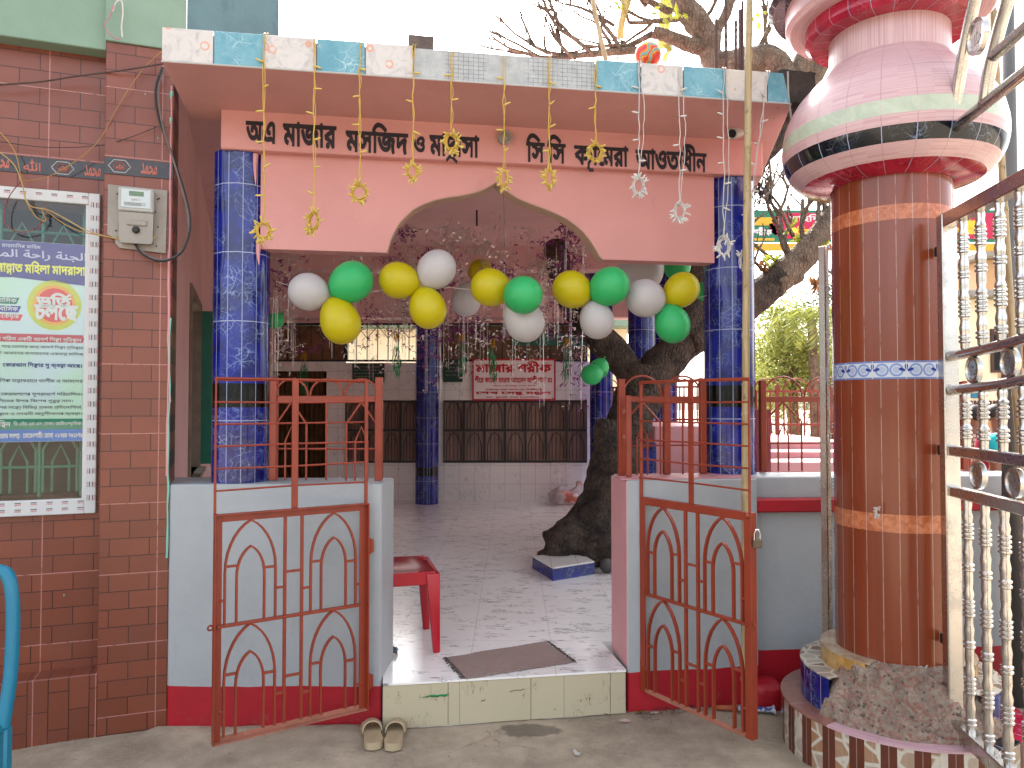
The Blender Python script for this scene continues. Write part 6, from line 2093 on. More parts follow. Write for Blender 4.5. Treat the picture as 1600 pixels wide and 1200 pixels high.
bm = B(); lathe(bm, [(.475, -.04), (.475, .195)], 64, PC, ulen=.475 * 2 * PI / 64); obj('striped_base_side', bm, pebble('striped_pebble_tile', True), PI_T, True, smooth='all')
bm = B(); lathe(bm, [(.478, .192), (.478, .2), (.36, .203)], 24, PC, a0=FA_ - R(185), a1=FA_ - R(32)); obj('brown_base_top', bm, pinkbrown, PI_T, True, smooth=True)
bm = B(); lathe(bm, [(.478, .192), (.478, .2), (.36, .203)], 16, PC, a0=FA_ - R(32), a1=FA_ + R(40)); obj('pink_base_top', bm, palepink, PI_T, True, smooth=True)
bm = B(); lathe(bm, [(.478, .192), (.478, .2), (.36, .203)], 4, PC, a0=FA_ + R(40), a1=FA_ + R(62)); obj('black_base_top', bm, blackb, PI_T, True, smooth=True)
bm = B(); lathe(bm, [(.478, .192), (.478, .2), (.36, .203)], 16, PC, a0=FA_ + R(62), a1=FA_ + R(175)); obj('crimson_base_top', bm, redt, PI_T, True, smooth=True)
blue_strip = marble_blue('blue_plinth_tile', gw=.07, gh=3)
bm = B()
lathe(bm, [(.392, .2), (.392, .352)], 24, PC, a0=FA_ - R(185), a1=FA_ - R(40), ulen=.392 * R(145) / 24); lathe(bm, [(.392, .2), (.392, .352)], 16, PC, a0=FA_ + R(52), a1=FA_ + R(175), ulen=.392 * R(123) / 16)
obj('blue_tier_side', bm, blue_strip, PI_T, True, smooth='all')
bm = B()
lathe(bm, [(.394, .350), (.394, .356), (.28, .358)], 24, PC, a0=FA_ - R(185), a1=FA_ - R(38)); lathe(bm, [(.394, .350), (.394, .356), (.28, .358)], 16, PC, a0=FA_ + R(50), a1=FA_ + R(175))
obj('pebble_tier_top', bm, pebble('pebble_tile', False), PI_T, True, smooth=True)
bm = B()
lathe(bm, [(.305, .356), (.305, .43)], 24, PC, a0=FA_ - R(185), a1=FA_ - R(22), ulen=.305 * R(163) / 24); lathe(bm, [(.305, .356), (.305, .43)], 16, PC, a0=FA_ + R(62), a1=FA_ + R(175), ulen=.305 * R(113) / 16)
obj('ochre_tier_side', bm, ochre, PI_T, True, smooth='all')
bm = B()
lathe(bm, [(.307, .428), (.307, .434), (.23, .436)], 24, PC, a0=FA_ - R(185), a1=FA_ - R(18)); lathe(bm, [(.307, .428), (.307, .434), (.23, .436)], 16, PC, a0=FA_ + R(58), a1=FA_ + R(175))
obj('cream_tier_top', bm, cream_top, PI_T, True, smooth=True)
bm = B()
prof = [(.425, .19), (.42, .212), (.41, .235), (.395, .262), (.375, .29), (.352, .325), (.335, .35), (.318, .378), (.30, .40), (.28, .418), (.255, .43), (.23, .436)]
lathe(bm, prof, 90, PC, a0=FA_ - R(43), a1=FA_ + R(64))
bmesh.ops.subdivide_edges(bm, edges=bm.edges[:], cuts=1, use_grid_fill=True)
for v in bm.verts:
    d = Vector((v.co.x - PC[0], v.co.y - PC[1], 0)); r_ = d.length
    k = min(1, max(0, (r_ - .235) / .03)) * min(1, max(0, (.428 - r_) / .02)) * min(1, max(0, (math.degrees(math.atan2(math.sin(math.atan2(d.y, d.x) - FA_), math.cos(math.atan2(d.y, d.x) - FA_))) + 43) / 9))
    f = noise.fractal(v.co * 16, 1.0, 2.0, 5) * .030 + noise.noise(v.co * 55) * .007
    v.co += d.normalized() * f * k - Vector((0, 0, .0)) + Vector((0, 0, f * .5 * k))
m_ = Mat('broken_concrete')
p_ = m_.geo()
vd = m_.voro(p_, 95, 'F1', 'Color'); sx_ = m_.xyz(vd)
n_ = m_.ramp(m_.noise(p_, 14, 6, .7), .35, .7)
col = m_.mix(n_, RGB(200, 180, 160), RGB(160, 140, 124))
col = m_.mix(m_.math('MULTIPLY', m_.math('GREATER_THAN', sx_[0], .62), .6), col, m_.mix(sx_[1], RGB(176, 96, 78), RGB(196, 150, 132)))
col = m_.mix(m_.math('MULTIPLY', m_.math('GREATER_THAN', sx_[2], .93), .7), col, RGB(84, 76, 72))
m_.set(Base_Color=col, Roughness=.9)
m_.bump(m_.math('ADD', m_.noise(p_, 60, 6, .75), m_.voro(p_, 48)), 1.0, .014)
obj('broken_core', bm, m_.m, PI_T, True, smooth='all')
bm = B(); lathe(bm, [(.36, -.04), (.36, .19), (.3, .34), (.24, .42)], 32, PC); obj('plinth_core', bm, concrete, PI_T, True)
# hooks and stains on the shaft
bm = B()
for px, py in ((1370, 800), (1442, 1050)):
    a = at(px, py, 3.035)
    for k in range(9): tube(bm, [a + Vector((rnd.uniform(-.014, .014), -.002, rnd.uniform(-.02, .02))), a + Vector((rnd.uniform(-.02, .02), -.004, rnd.uniform(-.03, .03)))], [.005, .003], 5)
obj('plaster_dab', bm, plain('pale_plaster', RGB(214, 200, 190), .9), PI_T, True)

# ================================================================== stainless gate on the right, opened towards the viewer
FG = Frame(1.735, 2.95, math.degrees(math.atan2(-1, -.13)))
SG_ = thing('steel_gate', 'stainless steel gate leaf with turned balusters and round medallions at the right edge', 'gate', FG.loc, FG.rot)
GL = 1.5
gp = lambda px, py: FG.pix(px, py, 0)
zt_, zb_ = gp(1482, 345).z, gp(1482, 1122).z
bm = B(); box(bm, -.025, .03, -.028, .028, zb_ - .03, zt_ + .03, .004); obj('post', bm, steel, SG_)
bm = B(); box(bm, GL, GL + .055, -.028, .028, zb_ - .03, zt_ + .03, .004); obj('post', bm, steel, SG_)
def rail(name, z, w, sq=True, rise=0.0, r=.02):
    bm = B()
    if sq: box(bm, .03, GL, -w / 2, w / 2, z - w / 2, z + w / 2, .004)
    else:
        tube(bm, [(.03 + (GL - .03) * i / 16, 0, z + rise * (i / 16) - .25 * rise * math.sin(PI * i / 16)) for i in range(17)], r, 12)
    return obj(name, bm, steel, SG_, smooth=None if sq else 'all')
rail('top_rail', zt_, .055); rail('middle_rail', gp(1482, 703).z, .04); rail('middle_rail', gp(1482, 765).z, .04); rail('bottom_rail', zb_, .055)
za, zb2 = gp(1482, 557).z, gp(1482, 610).z
rail('curved_rail', za, 0, False, .18); rail('curved_rail', zb2, 0, False, .18)
def zc(z, x): 
    i = (x - .03) / (GL - .03); return z + .18 * i - .045 * math.sin(PI * i)
def turned(x, z0, z1, nseg, bmx=None):
    bm = B()
    r = .0165
    prof = [(r * .9, z0)]
    L_ = z1 - z0
    def ringat(z, k):
        for q in range(k):
            b = z + q * .017
            prof.extend([(r * .95, b - .0001), (r * 1.28, b + .004), (r * 1.28, b + .010), (r * .95, b + .0145)])
    if nseg == 1:
        ringat(z0 + .03, 3); prof.append((r * .92, z0 + L_ * .30)); prof.append((r * 1.15, z0 + L_ * .36)); prof.append((r * .8, z0 + L_ * .44)); ringat(z0 + L_ * .52, 4); prof.append((r * 1.1, z0 + L_ * .78)); prof.append((r * .85, z0 + L_ * .85)); prof.append((r * 1.05, z0 + L_ * .93))
    else:
        for s in range(nseg):
            a = z0 + L_ * s / nseg; l = L_ / nseg
            ringat(a + .02, 2)
            prof.extend([(r * 1.0, a + l * .25), (r * 1.12, a + l * .32), (r * .82, a + l * .42)])
            ringat(a + l * .48, 4)
            prof.extend([(r * .95, a + l * .70), (r * 1.15, a + l * .78), (r * .82, a + l * .86), (r * 1.0, a + l * .95)])
    prof.append((r * .9, z1))
    prof.sort(key=lambda p: p[1])
    lathe(bm, prof, 14, (x, 0))
    return bm
x = .141
while x < GL - .1:
    for z0, z1, ns in ((zc(za, x) + .018, zt_ - .027, 2), (gp(1482, 703).z + .02, zc(zb2, x) - .018, 1), (zb_ + .027, gp(1482, 765).z - .02, 3)):
        obj('baluster', turned(x, z0, z1, ns), steel, SG_, smooth=True)
    x += .132
def medallion(x, z, r, parent):
    bm = B()
    Mx = Matrix.Translation((x, 0, z)) @ Matrix.Rotation(R(90), 4, 'X')
    lathe(bm, [(r * .78, -.006), (r * .82, -.012), (r, -.010), (r, .010), (r * .82, .012), (r * .78, .006)], 28, M=Mx)
    lathe(bm, [(.0001, .0055), (r * .79, .006)], 28, M=Mx); lathe(bm, [(r * .79, -.006), (.0001, -.0055)], 28, M=Mx)
    o = obj('medallion', bm, steel, parent, smooth=True)
    bm = B()
    for s in (-1, 1):
        letters(bm, 'ﷲ', (lambda a, b, s=s: Vector((x - s * a * -1, s * .0085, z + b))) , (-r * .5, r * .5, -r * .42, r * .45), .03, raw=True)
    bmesh.ops.solidify(bm, geom=bm.faces[:], thickness=.003)
    obj('emblem', bm, steel_light, o)
steel_light = steel_mat('bright_relief_steel', (.8, .78, .74, 1), .3)
x = .21
while x < GL - .1:
    medallion(x, (zc(za, x) + zc(zb2, x)) / 2, .050, SG_)
    medallion(x + .02, (gp(1482, 703).z + gp(1482, 765).z) / 2, .050, SG_)
    x += .25
# fanned top of the gate
a, b = gp(1488, 203), gp(1600, 133)
bm = B(); tube(bm, [(a.x - .03, 0, a.z), (GL, 0, a.z)], .021, 12); obj('arch_rail', bm, steel, SG_, smooth='all'); bm = B(); tube(bm, [(gp(1548, 92).x, 0, gp(1548, 92).z), (GL, 0, gp(1548, 92).z)], .020, 12)
obj('arch_rail', bm, steel, SG_, smooth='all')
bm = B()
P1 = [gp(1489, 200), gp(1498, 130), gp(1510, 60), gp(1522, 5), gp(1540, -70)]
P2 = [gp(1538, 165), gp(1546, 110), gp(1560, 50), gp(1574, 0), gp(1592, -70)]
tube(bm, spline(P1, 5), .022, 12); obj('fan_pipe', bm, steel, SG_, smooth='all'); bm = B(); tube(bm, spline(P2, 5), .022, 12); obj('fan_pipe', bm, steel, SG_, smooth='all'); bm = B()
tube(bm, [gp(1481, 138) + Vector((0, .0, 0)), gp(1494, 131)], .012, 8)
obj('gate_stub', bm, steel, SG_, smooth='all')
c = gp(1528, 57); medallion(c.x, c.z, .066, SG_)
bm = B()
for z in (2.12, 1.31, .55):
    bm = B(); box(bm, -.085, -.025, -.012, .012, z - .02, z + .02, .003); obj('hinge', bm, dark_metal, SG_)
bm = B(); tube(bm, [gp(1488, 200), gp(1488, 330)], .018, 12); obj('stile', bm, steel, SG_, smooth='all') if False else bm.free()

# fixed steel panel behind the pillar
q = at(1293, 1000, 3.62)
SP = thing('steel_fence', 'narrow stainless fence with a plain post and turned balusters just left of the brown pillar', 'fence', (q.x, 3.62, 0))
zb3, zt3 = q.z, at(1293, 385, 3.62).z
bm = B(); box(bm, -.019, .019, -.019, .019, zb3 - .05, zt3, .004, Matrix.Translation((q.x, 3.62, 0)) @ Matrix.Rotation(R(38), 4, 'Z')); obj('post', bm, steel, SP, True)
bm = B()
for py in (386, 682, 1000):
    z = at(1293, py, 3.62).z; box(bm, q.x + .021, q.x + .5, 3.607, 3.633, z - .013, z + .013, .003)
obj('rail', bm, steel, SP, True)
for dx in (.056, .19, .32):
    bmx = turned(q.x + dx, zb3 + .015, at(1293, 682, 3.62).z - .014, 2); bmx.transform(Matrix.Translation((0, 3.62, 0))); obj('baluster', bmx, steel, SP, True, smooth=True)
    bmx = turned(q.x + dx, at(1293, 682, 3.62).z + .014, zt3 - .015, 2); bmx.transform(Matrix.Translation((0, 3.62, 0))); obj('baluster', bmx, steel, SP, True, smooth=True)
bm = B(); box(bm, q.x + .44, q.x + .49, 3.6, 3.64, -.02, zt3, .004); obj('post', bm, steel, SP, True)
# poles right of the pillar
a, b = at(1588, 1130, 3.75), at(1572, -30, 3.75)
bm = B(); tube(bm, [Vector((a.x, 3.75, -.03)), a, (a + b) / 2, b], [.060, .058, .045, .034], 16)
single('utility_pole', bm, grey_pole, 'grey metal pole behind the steel gate at the right edge', 'pole', None, 'all')
a, b = at(1600, 1000, 3.62), at(1549, -30, 3.45)
a2 = at(1588, 560, 3.55)
d = (a2 - b); d = d / d.z
bamboo('second bamboo pole slanting beside the grey metal pole', b + d * (-.02 - b.z), b, .019, 14)

# ================================================================== beyond the wall on the right
TB = thing('tomb_platform', 'pink plastered tomb platform with a blue tiled side beyond the trunk', 'tomb', (1.75, 7.3, 0))
zz = at(1060, 666, 6.7).z
bm = B(); box(bm, PXW(1022, 6.7), PXW(1108, 6.7) + .3, 6.7, 8.4, -.02, zz, .01); obj('pink_body', bm, jamb_pink, TB, True)
bm = B(); box(bm, PXW(1016, 6.65), PXW(1024, 6.65), 6.62, 6.698, -.02, zz - .15, .004); box(bm, PXW(1003, 6.65), PXW(1016, 6.65), 6.62, 6.698, -.02, zz - .2, .004); obj('blue_side', bm, blue_flat, TB, True)
ST = thing('steps', 'pale pink steps with red risers behind the compound wall', 'steps', (3.0, 6.5, 0))
for i, (py0, py1, Y) in enumerate(((742, 722, 5.4), (722, 706, 5.8), (706, 690, 6.2))):
    z1 = at(1250, py1, Y).z
    bm = B(); box(bm, PXW(1182, Y), PXW(1182, Y) + .8, Y, Y + (1.6 if i == 2 else .4), -.02, z1 - .07); obj('red_riser', bm, red_paint, ST, True)
    bm = B(); box(bm, PXW(1180, Y), PXW(1182, Y) + .82, Y - .02, Y + (1.6 if i == 2 else .4), z1 - .07, z1, .005); obj('pink_tread', bm, jamb_pink, ST, True)
bm = B()
n = 10
a = at(1186, 640, 5.2)
vv = [[bm.verts.new((a.x + (i / n - .5) * .16, a.y + .03 * math.sin(i * 2.2), a.z - .48 * j / n + .0)) for i in range(n + 1)] for j in range(n + 1)]
for j in range(n):
    for i in range(n): bm.faces.new([vv[j][i], vv[j][i + 1], vv[j + 1][i + 1], vv[j + 1][i]])
bmesh.ops.solidify(bm, geom=bm.faces[:], thickness=.006)
single('hanging_cloth', bm, paint('rose_cloth', RGB(206, 130, 130), .9, .2, 5, .2), 'rose coloured cloth hanging just right of the right blue column', 'cloth', None, 'all')
def slat_fence(label, A, Bp, z0, z1, n, col=orange):
    a, b = Vector((*A, 0)), Vector((*Bp, 0))
    W = (b - a).length
    t = thing('iron_fence', label, 'fence', (a.x, a.y, 0), math.atan2(b.y - a.y, b.x - a.x), 'iron fences beyond the wall')
    bm = B()
    for i in range(n + 1):
        x = W * i / n
        if i % 8 == 0: box(bm, x - .02, x + .02, -.02, .02, 0, z1 + .06, .003)
        else: tube(bm, [(x, 0, z0), (x, 0, z1)], .009, 6)
    obj('bars', bm, rail_paint, t)
    bm = B()
    for z in (z0, (z0 + z1) / 2, z1): box(bm, 0, W, -.012, .012, z - .012, z + .012)
    obj('rails', bm, rail_paint, t)
    bm = B()
    for i in range(n // 4): tube(bm, loop_pts((W * (i + .5) / (n // 4), 0, z1), W / (n // 4) * .45, (1, 0, 0), (0, 0, 1), 10, PI, 0), .008, 5)
    obj('hoops', bm, rail_paint, t)
slat_fence('iron fence with hoops beyond the pink steps', (PXW(1130, 7.6), 7.6), (PXW(1330, 7.4) + .5, 7.4), .95, 1.62, 26)
slat_fence('iron fence behind the tomb platform', (PXW(940, 9.6), 9.6), (PXW(1110, 9.0), 9.0), .9, 1.7, 26)
slat_fence('iron fence at the far end behind the steel gate', (PXW(1400, 8.0), 8.0), (PXW(1512, 7.6), 7.6), .8, 1.55, 16)
# low pink wall at the far side of the yard
bm = B(); box(bm, 1.3, 8.5, 10.2, 10.4, -.02, 1.0, .01)
single('yard_wall', bm, jamb_pink, 'low pink wall at the far side of the yard', 'wall')

# street banner on a gantry
YB = 12.0
BNR = thing('street_banner', 'long green and crimson street banner high up behind the pillar', 'banner', (PXW(1380, YB), YB, 0))
bx0, bx1, bz0, bz1 = PXW(1172, YB), PXW(1592, YB), at(1300, 378, YB).z, at(1300, 328, YB).z
gm = PXW(1222, YB)
bm = B(); box(bm, bx0, bx1, YB, YB + .04, bz0, bz1); obj('green_sheet', bm, paint('banner_green', RGB(30, 140, 110), .6, .1, 2, 0), BNR, True)
bm = B()
n = 14
poly = [(gm + .12 * (k % 2) - .2 * math.sin(PI * k / n), bz0 + .05 + (bz1 - bz0 - .1) * k / n) for k in range(n + 1)] + [(bx1 - .1, bz1 - .05), (bx1 - .1, bz0 + .05)]
slab_uz(bm, poly, YB - .01, YB - .002); obj('crimson_sheet', bm, paint('banner_crimson', RGB(216, 40, 90), .6, .1, 2, 0), BNR, True)
bm = B(); box(bm, bx0 + .05, PXW(1210, YB), YB - .01, YB - .002, bz0 + .27, bz0 + .4); box(bm, bx0, PXW(1212, YB), YB - .008, YB - .002, bz0 + .02, bz0 + .06); box(bm, bx0 - .2, bx1, YB - .03, YB + .05, bz0 - .14, bz0 - .03); obj('yellow_strip', bm, paint('banner_yellow', RGB(246, 196, 60), .6, .1, 2, 0), BNR, True)
bm = B()
PBn = lambda a, b: Vector((a, YB - .013, b))
letters(bm, '০৬', PBn, (PXW(1492, YB), PXW(1529, YB), bz0 + .12, bz0 + .42), .06, 0)
letters(bm, 'মাহফিল', PBn, (PXW(1236, YB), PXW(1305, YB), bz1 - .2, bz1 - .07), .03, 1)
letters(bm, 'বার্ষিক ওরশ', PBn, (PXW(1235, YB), PXW(1300, YB), bz0 + .08, bz0 + .26), .04, 0)
letters(bm, 'শরীফ', PBn, (bx0 + .06, PXW(1208, YB), bz0 + .1, bz0 + .24), .05, 1)
obj('lettering', bm, [yellow_ink, white_ink], BNR, True)
for px in (1176, 1588):
    bm = B(); tube(bm, [(PXW(px, YB), YB + .1, 0), (PXW(px, YB), YB + .1, bz1 + .1)], .05, 10); obj('gantry_post', bm, grey_pole, BNR, True)
# houses
def house(label, x0, x1, y0, y1, h, wall, roofc, wins):
    t = thing('house', label, 'house', ((x0 + x1) / 2, y0, 0))
    bm = B(); box(bm, x0, x1, y0, y1, 0, h, .02); obj('wall', bm, wall, t, True)
    bm = B(); box(bm, x0 - .25, x1 + .25, y0 - .4, y1 + .1, h, h + .15, .02); obj('roof', bm, roofc, t, True)
    for wx, wz, ww, wh in wins:
        bm = B()
        box(bm, wx, wx + ww, y0 - .05, y0 - .005, wz, wz + .06); box(bm, wx, wx + ww, y0 - .05, y0 - .005, wz + wh - .06, wz + wh); box(bm, wx, wx + .06, y0 - .05, y0 - .005, wz + .06, wz + wh - .06); box(bm, wx + ww - .06, wx + ww, y0 - .05, y0 - .005, wz + .06, wz + wh - .06)
        f = obj('window', bm, brown_wood, t, True)
        bm = B(); box(bm, wx + .06, wx + ww - .06, y0 - .02, y0 - .004, wz + .06, wz + wh - .06); obj('pane', bm, unlit_room_shade, f, True)
house('cream two storey house behind the steel gate', PXW(1490, 17), PXW(1560, 17), 17, 21, 3.9, cream_wall, concrete, [(PXW(1548, 17), 2.2, .5, 1.0)])
house('pale orange house at the far right behind the grey pole', PXW(1540, 19), PXW(1720, 19), 19, 24, 5.2, paint('apricot_wall', RGB(232, 186, 140), .7, .1, .6, .1), concrete, [(PXW(1600, 19), 2.4, .9, 1.1)])
# market stall
ya = 11.0
MS = thing('market_stall', 'market stall with a pale awning and hanging goods behind the steel gate', 'stall', (PXW(1550, ya), ya, 0))
bm = B()
slab_uz(bm, [(PXW(1488, ya), at(0, 640, ya).z), (PXW(1640, ya), at(0, 636, ya).z), (PXW(1640, ya), at(0, 606, ya).z), (PXW(1488, ya), at(0, 612, ya).z)], ya, ya + .04)
obj('awning', bm, cream_wall, MS, True)
bm = B(); box(bm, PXW(1488, ya), PXW(1640, ya), ya + .5, ya + .55, 0, at(0, 642, ya).z); obj('back_panel', bm, paint('stall_cloth', RGB(190, 150, 110), .8, .3, 2, 0), MS, True)
for px in (1492, 1632):
    bm = B(); tube(bm, [(PXW(px, ya), ya, 0), (PXW(px, ya), ya, at(0, 610, ya).z)], .03, 8); obj('stall_post', bm, bamboo_m, MS, True)
bm = B()
for i in range(14): 
    x = PXW(1515 + i * 6, ya); box(bm, x, x + .03, ya - .02, ya - .005, at(0, 636, ya).z, at(0, 626, ya).z)
obj('hanging_goods', bm, brown_wood, MS, True)
bm = B(); box(bm, PXW(1516, ya), PXW(1536, ya), ya - .03, ya - .005, at(0, 622, ya).z, at(0, 612, ya).z); obj('blue_cloth', bm, teal_plastic, MS, True)

# trees beyond
def leafy(label, c, rx, ry, rz, n, mat, seed, trunk_to=None, ls=(.07, .13)):
    rg = random.Random(seed)
    c = Vector(c)
    t = thing('tree', label, 'tree', (c.x, c.y, 0), 0, 'trees beyond the yard')
    bm = B()
    limb(bm, [(c.x, c.y, -.05), (c.x + .05, c.y, c.z * .4), (c.x - .05, c.y, c.z * .8), (c.x, c.y, c.z)], [.16, .13, .11, .07], 5, 10, .15, seed)
    cl = []
    for k in range(26):
        a = Vector((rg.gauss(0, .45), rg.gauss(0, .45), rg.gauss(0, .42)))
        if a.length > 1: a.normalize()
        q = c + Vector((a.x * rx, a.y * ry, a.z * rz)); cl.append((q, rg.uniform(.22, .42)))
        if k < 12: tube(bm, [c - Vector((0, 0, rz * .6)), (c + q) / 2 + Vector((0, 0, -.1)), q], [.05, .03, .012], 5)
    obj('trunk', bm, bark_light, t, True, smooth='all')
    bm = B()
    for k in range(n):
        q, s = rg.choice(cl)
        p = q + Vector((rg.gauss(0, s * rx * .55), rg.gauss(0, s * ry * .55), rg.gauss(0, s * rz * .6)))
        leaf(bm, p, (rg.uniform(-1, 1), rg.uniform(-1, 1), rg.uniform(-1, .5)), rg.uniform(*ls), rg.uniform(.03, .055), rg)
    obj('crown', bm, mat, t, True)
c = at(1236, 560, 15); leafy('large yellowish green tree seen between the bamboo pole and the brown pillar', c, 1.1, 1.2, 1.2, 11000, leaf_tree, 3)
c = at(1300, 545, 18); leafy('darker green tree seen just left of the brown pillar', c, 1.3, 1.3, 1.9, 9000, leaf_mat('mid_green_leaves', RGB(110, 126, 60), RGB(70, 90, 40), .4), 4)
c = at(1195, 590, 20); leafy('round pale green tree low behind the right blue column', c, 1.2, 1.2, 1.0, 6000, leaf_mat('pale_leaves', RGB(170, 176, 100), RGB(120, 136, 66), .45), 6)
# palm
c = at(1268, 500, 14)
PM = thing('palm_tree', 'small palm with drooping fronds among the trees', 'palm', (c.x, c.y, 0))
bm = B(); limb(bm, [(c.x + .1, c.y, 0), (c.x + .05, c.y, c.z * .5), tuple(c)], [.12, .1, .08], 6, 10, .06, 2); obj('trunk', bm, bark_light, PM, True, smooth='all')
rg = random.Random(9)
for k in range(11):
    a = 2 * PI * k / 11 + rg.uniform(-.2, .2)
    bm = B()
    P_ = spline([c, c + Vector((math.cos(a) * .35, math.sin(a) * .35, .22)), c + Vector((math.cos(a) * .7, math.sin(a) * .7, .0)), c + Vector((math.cos(a) * .85, math.sin(a) * .85, -.45))], 6)
    tube(bm, P_, [.012 - .0005 * i for i in range(len(P_))], 5)
    for i, p in enumerate(P_[2:]):
        tt = (P_[min(i + 3, len(P_) - 1)] - P_[i + 1]).normalized(); sd_ = tt.cross(Vector((0, 0, 1))).normalized()
        for s in (-1, 1):
            for q in range(2): leaf(bm, p + tt * .02 * q, sd_ * s + tt * .5 + Vector((0, 0, -.5)), .28, .03, rg)
    obj('frond', bm, leaf_tree, PM, True)

# ================================================================== people behind the steel gate
skin_m = paint('brown_skin', RGB(142, 96, 72), .5, .1, 9, 0)
hair_m = paint('black_hair', RGB(20, 17, 17), .5, .2, 20, .2)
def skinned(name, V, E, rad, mat, parent, sub=2):
    me = bpy.data.meshes.new(name)
    me.from_pydata([Vector(v) for v in V], E, [])
    o = bpy.data.objects.new(name, me); COL.objects.link(o)
    o.parent = parent; MW[o] = MW[parent]
    sk = o.modifiers.new('skin', 'SKIN'); sk.use_smooth_shade = True
    for i, r_ in enumerate(rad):
        me.skin_vertices[0].data[i].radius = (r_, r_) if not isinstance(r_, tuple) else r_
    me.skin_vertices[0].data[0].use_root = True
    ss = o.modifiers.new('subdiv', 'SUBSURF'); ss.levels = sub; ss.render_levels = sub
    me.materials.append(mat)
    return o
def person(label, x, y, z0, rot, shirt, lower, seated=False, cap=None, arms='down', group=None):
    t = thing('person', label, 'person', (x, y, z0), rot)
    hp = .48 if seated else .92
    V = [(0, 0, hp), (0, .01, hp + .2), (0, .01, hp + .42), (0, 0, hp + .52), (0, -.01, hp + .60), (0, -.02, hp + .70), (0, -.02, hp + .78)]
    E = [(i, i + 1) for i in range(6)]
    rad = [(.15, .11), (.14, .10), (.165, .11), (.06, .06), (.052, .055), (.075, .09), (.06, .07)]
    def add(pt, par, r_):
        V.append(pt); rad.append(r_); E.append((par, len(V) - 1)); return len(V) - 1
    hands = []
    for s in (-1, 1):
        a = add((s * .17, .01, hp + .44), 2, .055)
        if arms == 'down': e = add((s * .22, .03, hp + .18), a, .042); w_ = add((s * .23, -.04, hp - .05), e, .03); h = add((s * .23, -.06, hp - .13), w_, .034); fd = (0, -.2, -1)
        else: e = add((s * .22, -.08, hp + .2), a, .042); w_ = add((s * .12, -.28, hp + .14), e, .03); h = add((s * .10, -.36, hp + .13), w_, .034); fd = (-.1 * s, -1, -.1)
        fd = Vector(fd).normalized(); hv = Vector(V[h])
        for k in range(5):
            off = Vector((0, (k - 2) * .016, 0)) if arms == 'down' else Vector(((k - 2) * .016, 0, 0))
            f1 = add(tuple(hv + off + fd * (.03 if k else .01)), h, .009)
            add(tuple(hv + off * 1.2 + fd * (.075 + .012 * (2 - abs(k - 2))) + Vector((0, .008, 0))), f1, .007)
        if seated: k1 = add((s * .12, -.36, hp + .0), 0, .075); an = add((s * .13, -.38, .06), k1, .045); add((s * .13, -.52, .03), an, .04)
        else: k1 = add((s * .1, -.01, .48), 0, .068); an = add((s * .1, .02, .07), k1, .042); add((s * .11, -.13, .03), an, .04)
    skinned('body', V, E, rad, skin_m, t)
    V2 = [(0, 0, hp - .02), (0, .01, hp + .2), (0, .01, hp + .42), (0, 0, hp + .5)]; E2 = [(0, 1), (1, 2), (2, 3)]; r2 = [(.175, .135), (.165, .125), (.19, .135), (.075, .075)]
    for s in (-1, 1):
        V2.append((s * .175, .01, hp + .44)); r2.append(.075); E2.append((2, len(V2) - 1)); V2.append((s * .205, .02 if arms == 'down' else -.04, hp + .27)); r2.append(.06); E2.append((len(V2) - 2, len(V2) - 1))
    skinned('shirt', V2, E2, r2, shirt, t)
    bm = B()
    if seated: lathe(bm, [(.2, hp + .05), (.24, hp - .1), (.22, .1), (.0001, .1)], 18, (0, -.12))
    else: lathe(bm, [(.165, hp + .04), (.19, hp - .1), (.2, .4), (.19, .1), (.0001, .1)], 18)
    obj('sarong', bm, lower, t, smooth='all')
    hb = hp + .735
    bm = B(); sphere(bm, (0, .012, hb + .025), .102, 16, 10, sc=(.88, 1.02, 1.0))
    for v in list(bm.verts):
        if v.co.z < hb - .03 and v.co.y < .05 or v.co.y < -.075 and v.co.z < hb + .05: v.co = Vector((v.co.x * .75, max(v.co.y, -.03), v.co.z))
    obj('hair', bm, hair_m, t, smooth='all')
    bm = B()
    for s in (-1, 1): sphere(bm, (s * .03, -.105, hp + .71), .009, 8, 6); sphere(bm, (s * .082, -.01, hp + .70), .02, 8, 6, sc=(.5, .8, 1.3))
    lathe(bm, [(.012, 0), (.004, .045)], 6, M=Matrix.Translation((0, -.112, hp + .668))); box(bm, -.022, .022, -.106, -.098, hp + .638, hp + .645, .002)
    obj('face', bm, paint('face_detail', RGB(96, 58, 46), .5, .1, 9, 0), t, smooth=True)
    if cap:
        bm = B(); lathe(bm, [(.104, hb - .015), (.108, hb + .03), (.09, hb + .09), (.045, hb + .118), (.0001, hb + .122)], 20, (0, .01)); obj('cap', bm, cap, t, smooth='all')
    return t
m_ = Mat('checked_shirt'); s_ = m_.xyz(m_.coord())
ck = m_.math('MAXIMUM', m_.grid(s_[0], .05, .014, .5), m_.grid(s_[2], .05, .014, .5))
m_.set(Base_Color=m_.mix(ck, RGB(232, 190, 170), RGB(120, 70, 80)), Roughness=.9)
pq = at(1523, 640, 9.2)
person('person in a checked shirt standing with back turned behind the steel gate', pq.x, 9.2, pq.z - 1.72, R(175), m_.m, paint('dark_sarong', RGB(60, 50, 60), .9, .2, 5, 0))
pq = at(1557, 678, 6.3)
person('person in a turquoise cap seated with hands forward behind the wall', pq.x, 6.3, pq.z - 1.33, R(-60), paint('dark_green_shirt', RGB(20, 84, 76), .9, .2, 5, 0), paint('dark_cloth', RGB(40, 40, 46), .9, .2, 5, 0), True, paint('turquoise_cap', RGB(30, 196, 200), .8, .1, 9, 0), 'forward')
pq = at(1556, 640, 8.4)
person('person in a crimson top standing behind the turquoise capped one', pq.x, 8.4, pq.z - 1.72, R(10), paint('crimson_shirt', RGB(176, 40, 66), .9, .2, 5, 0), paint('brown_cloth', RGB(90, 66, 56), .9, .2, 5, 0))
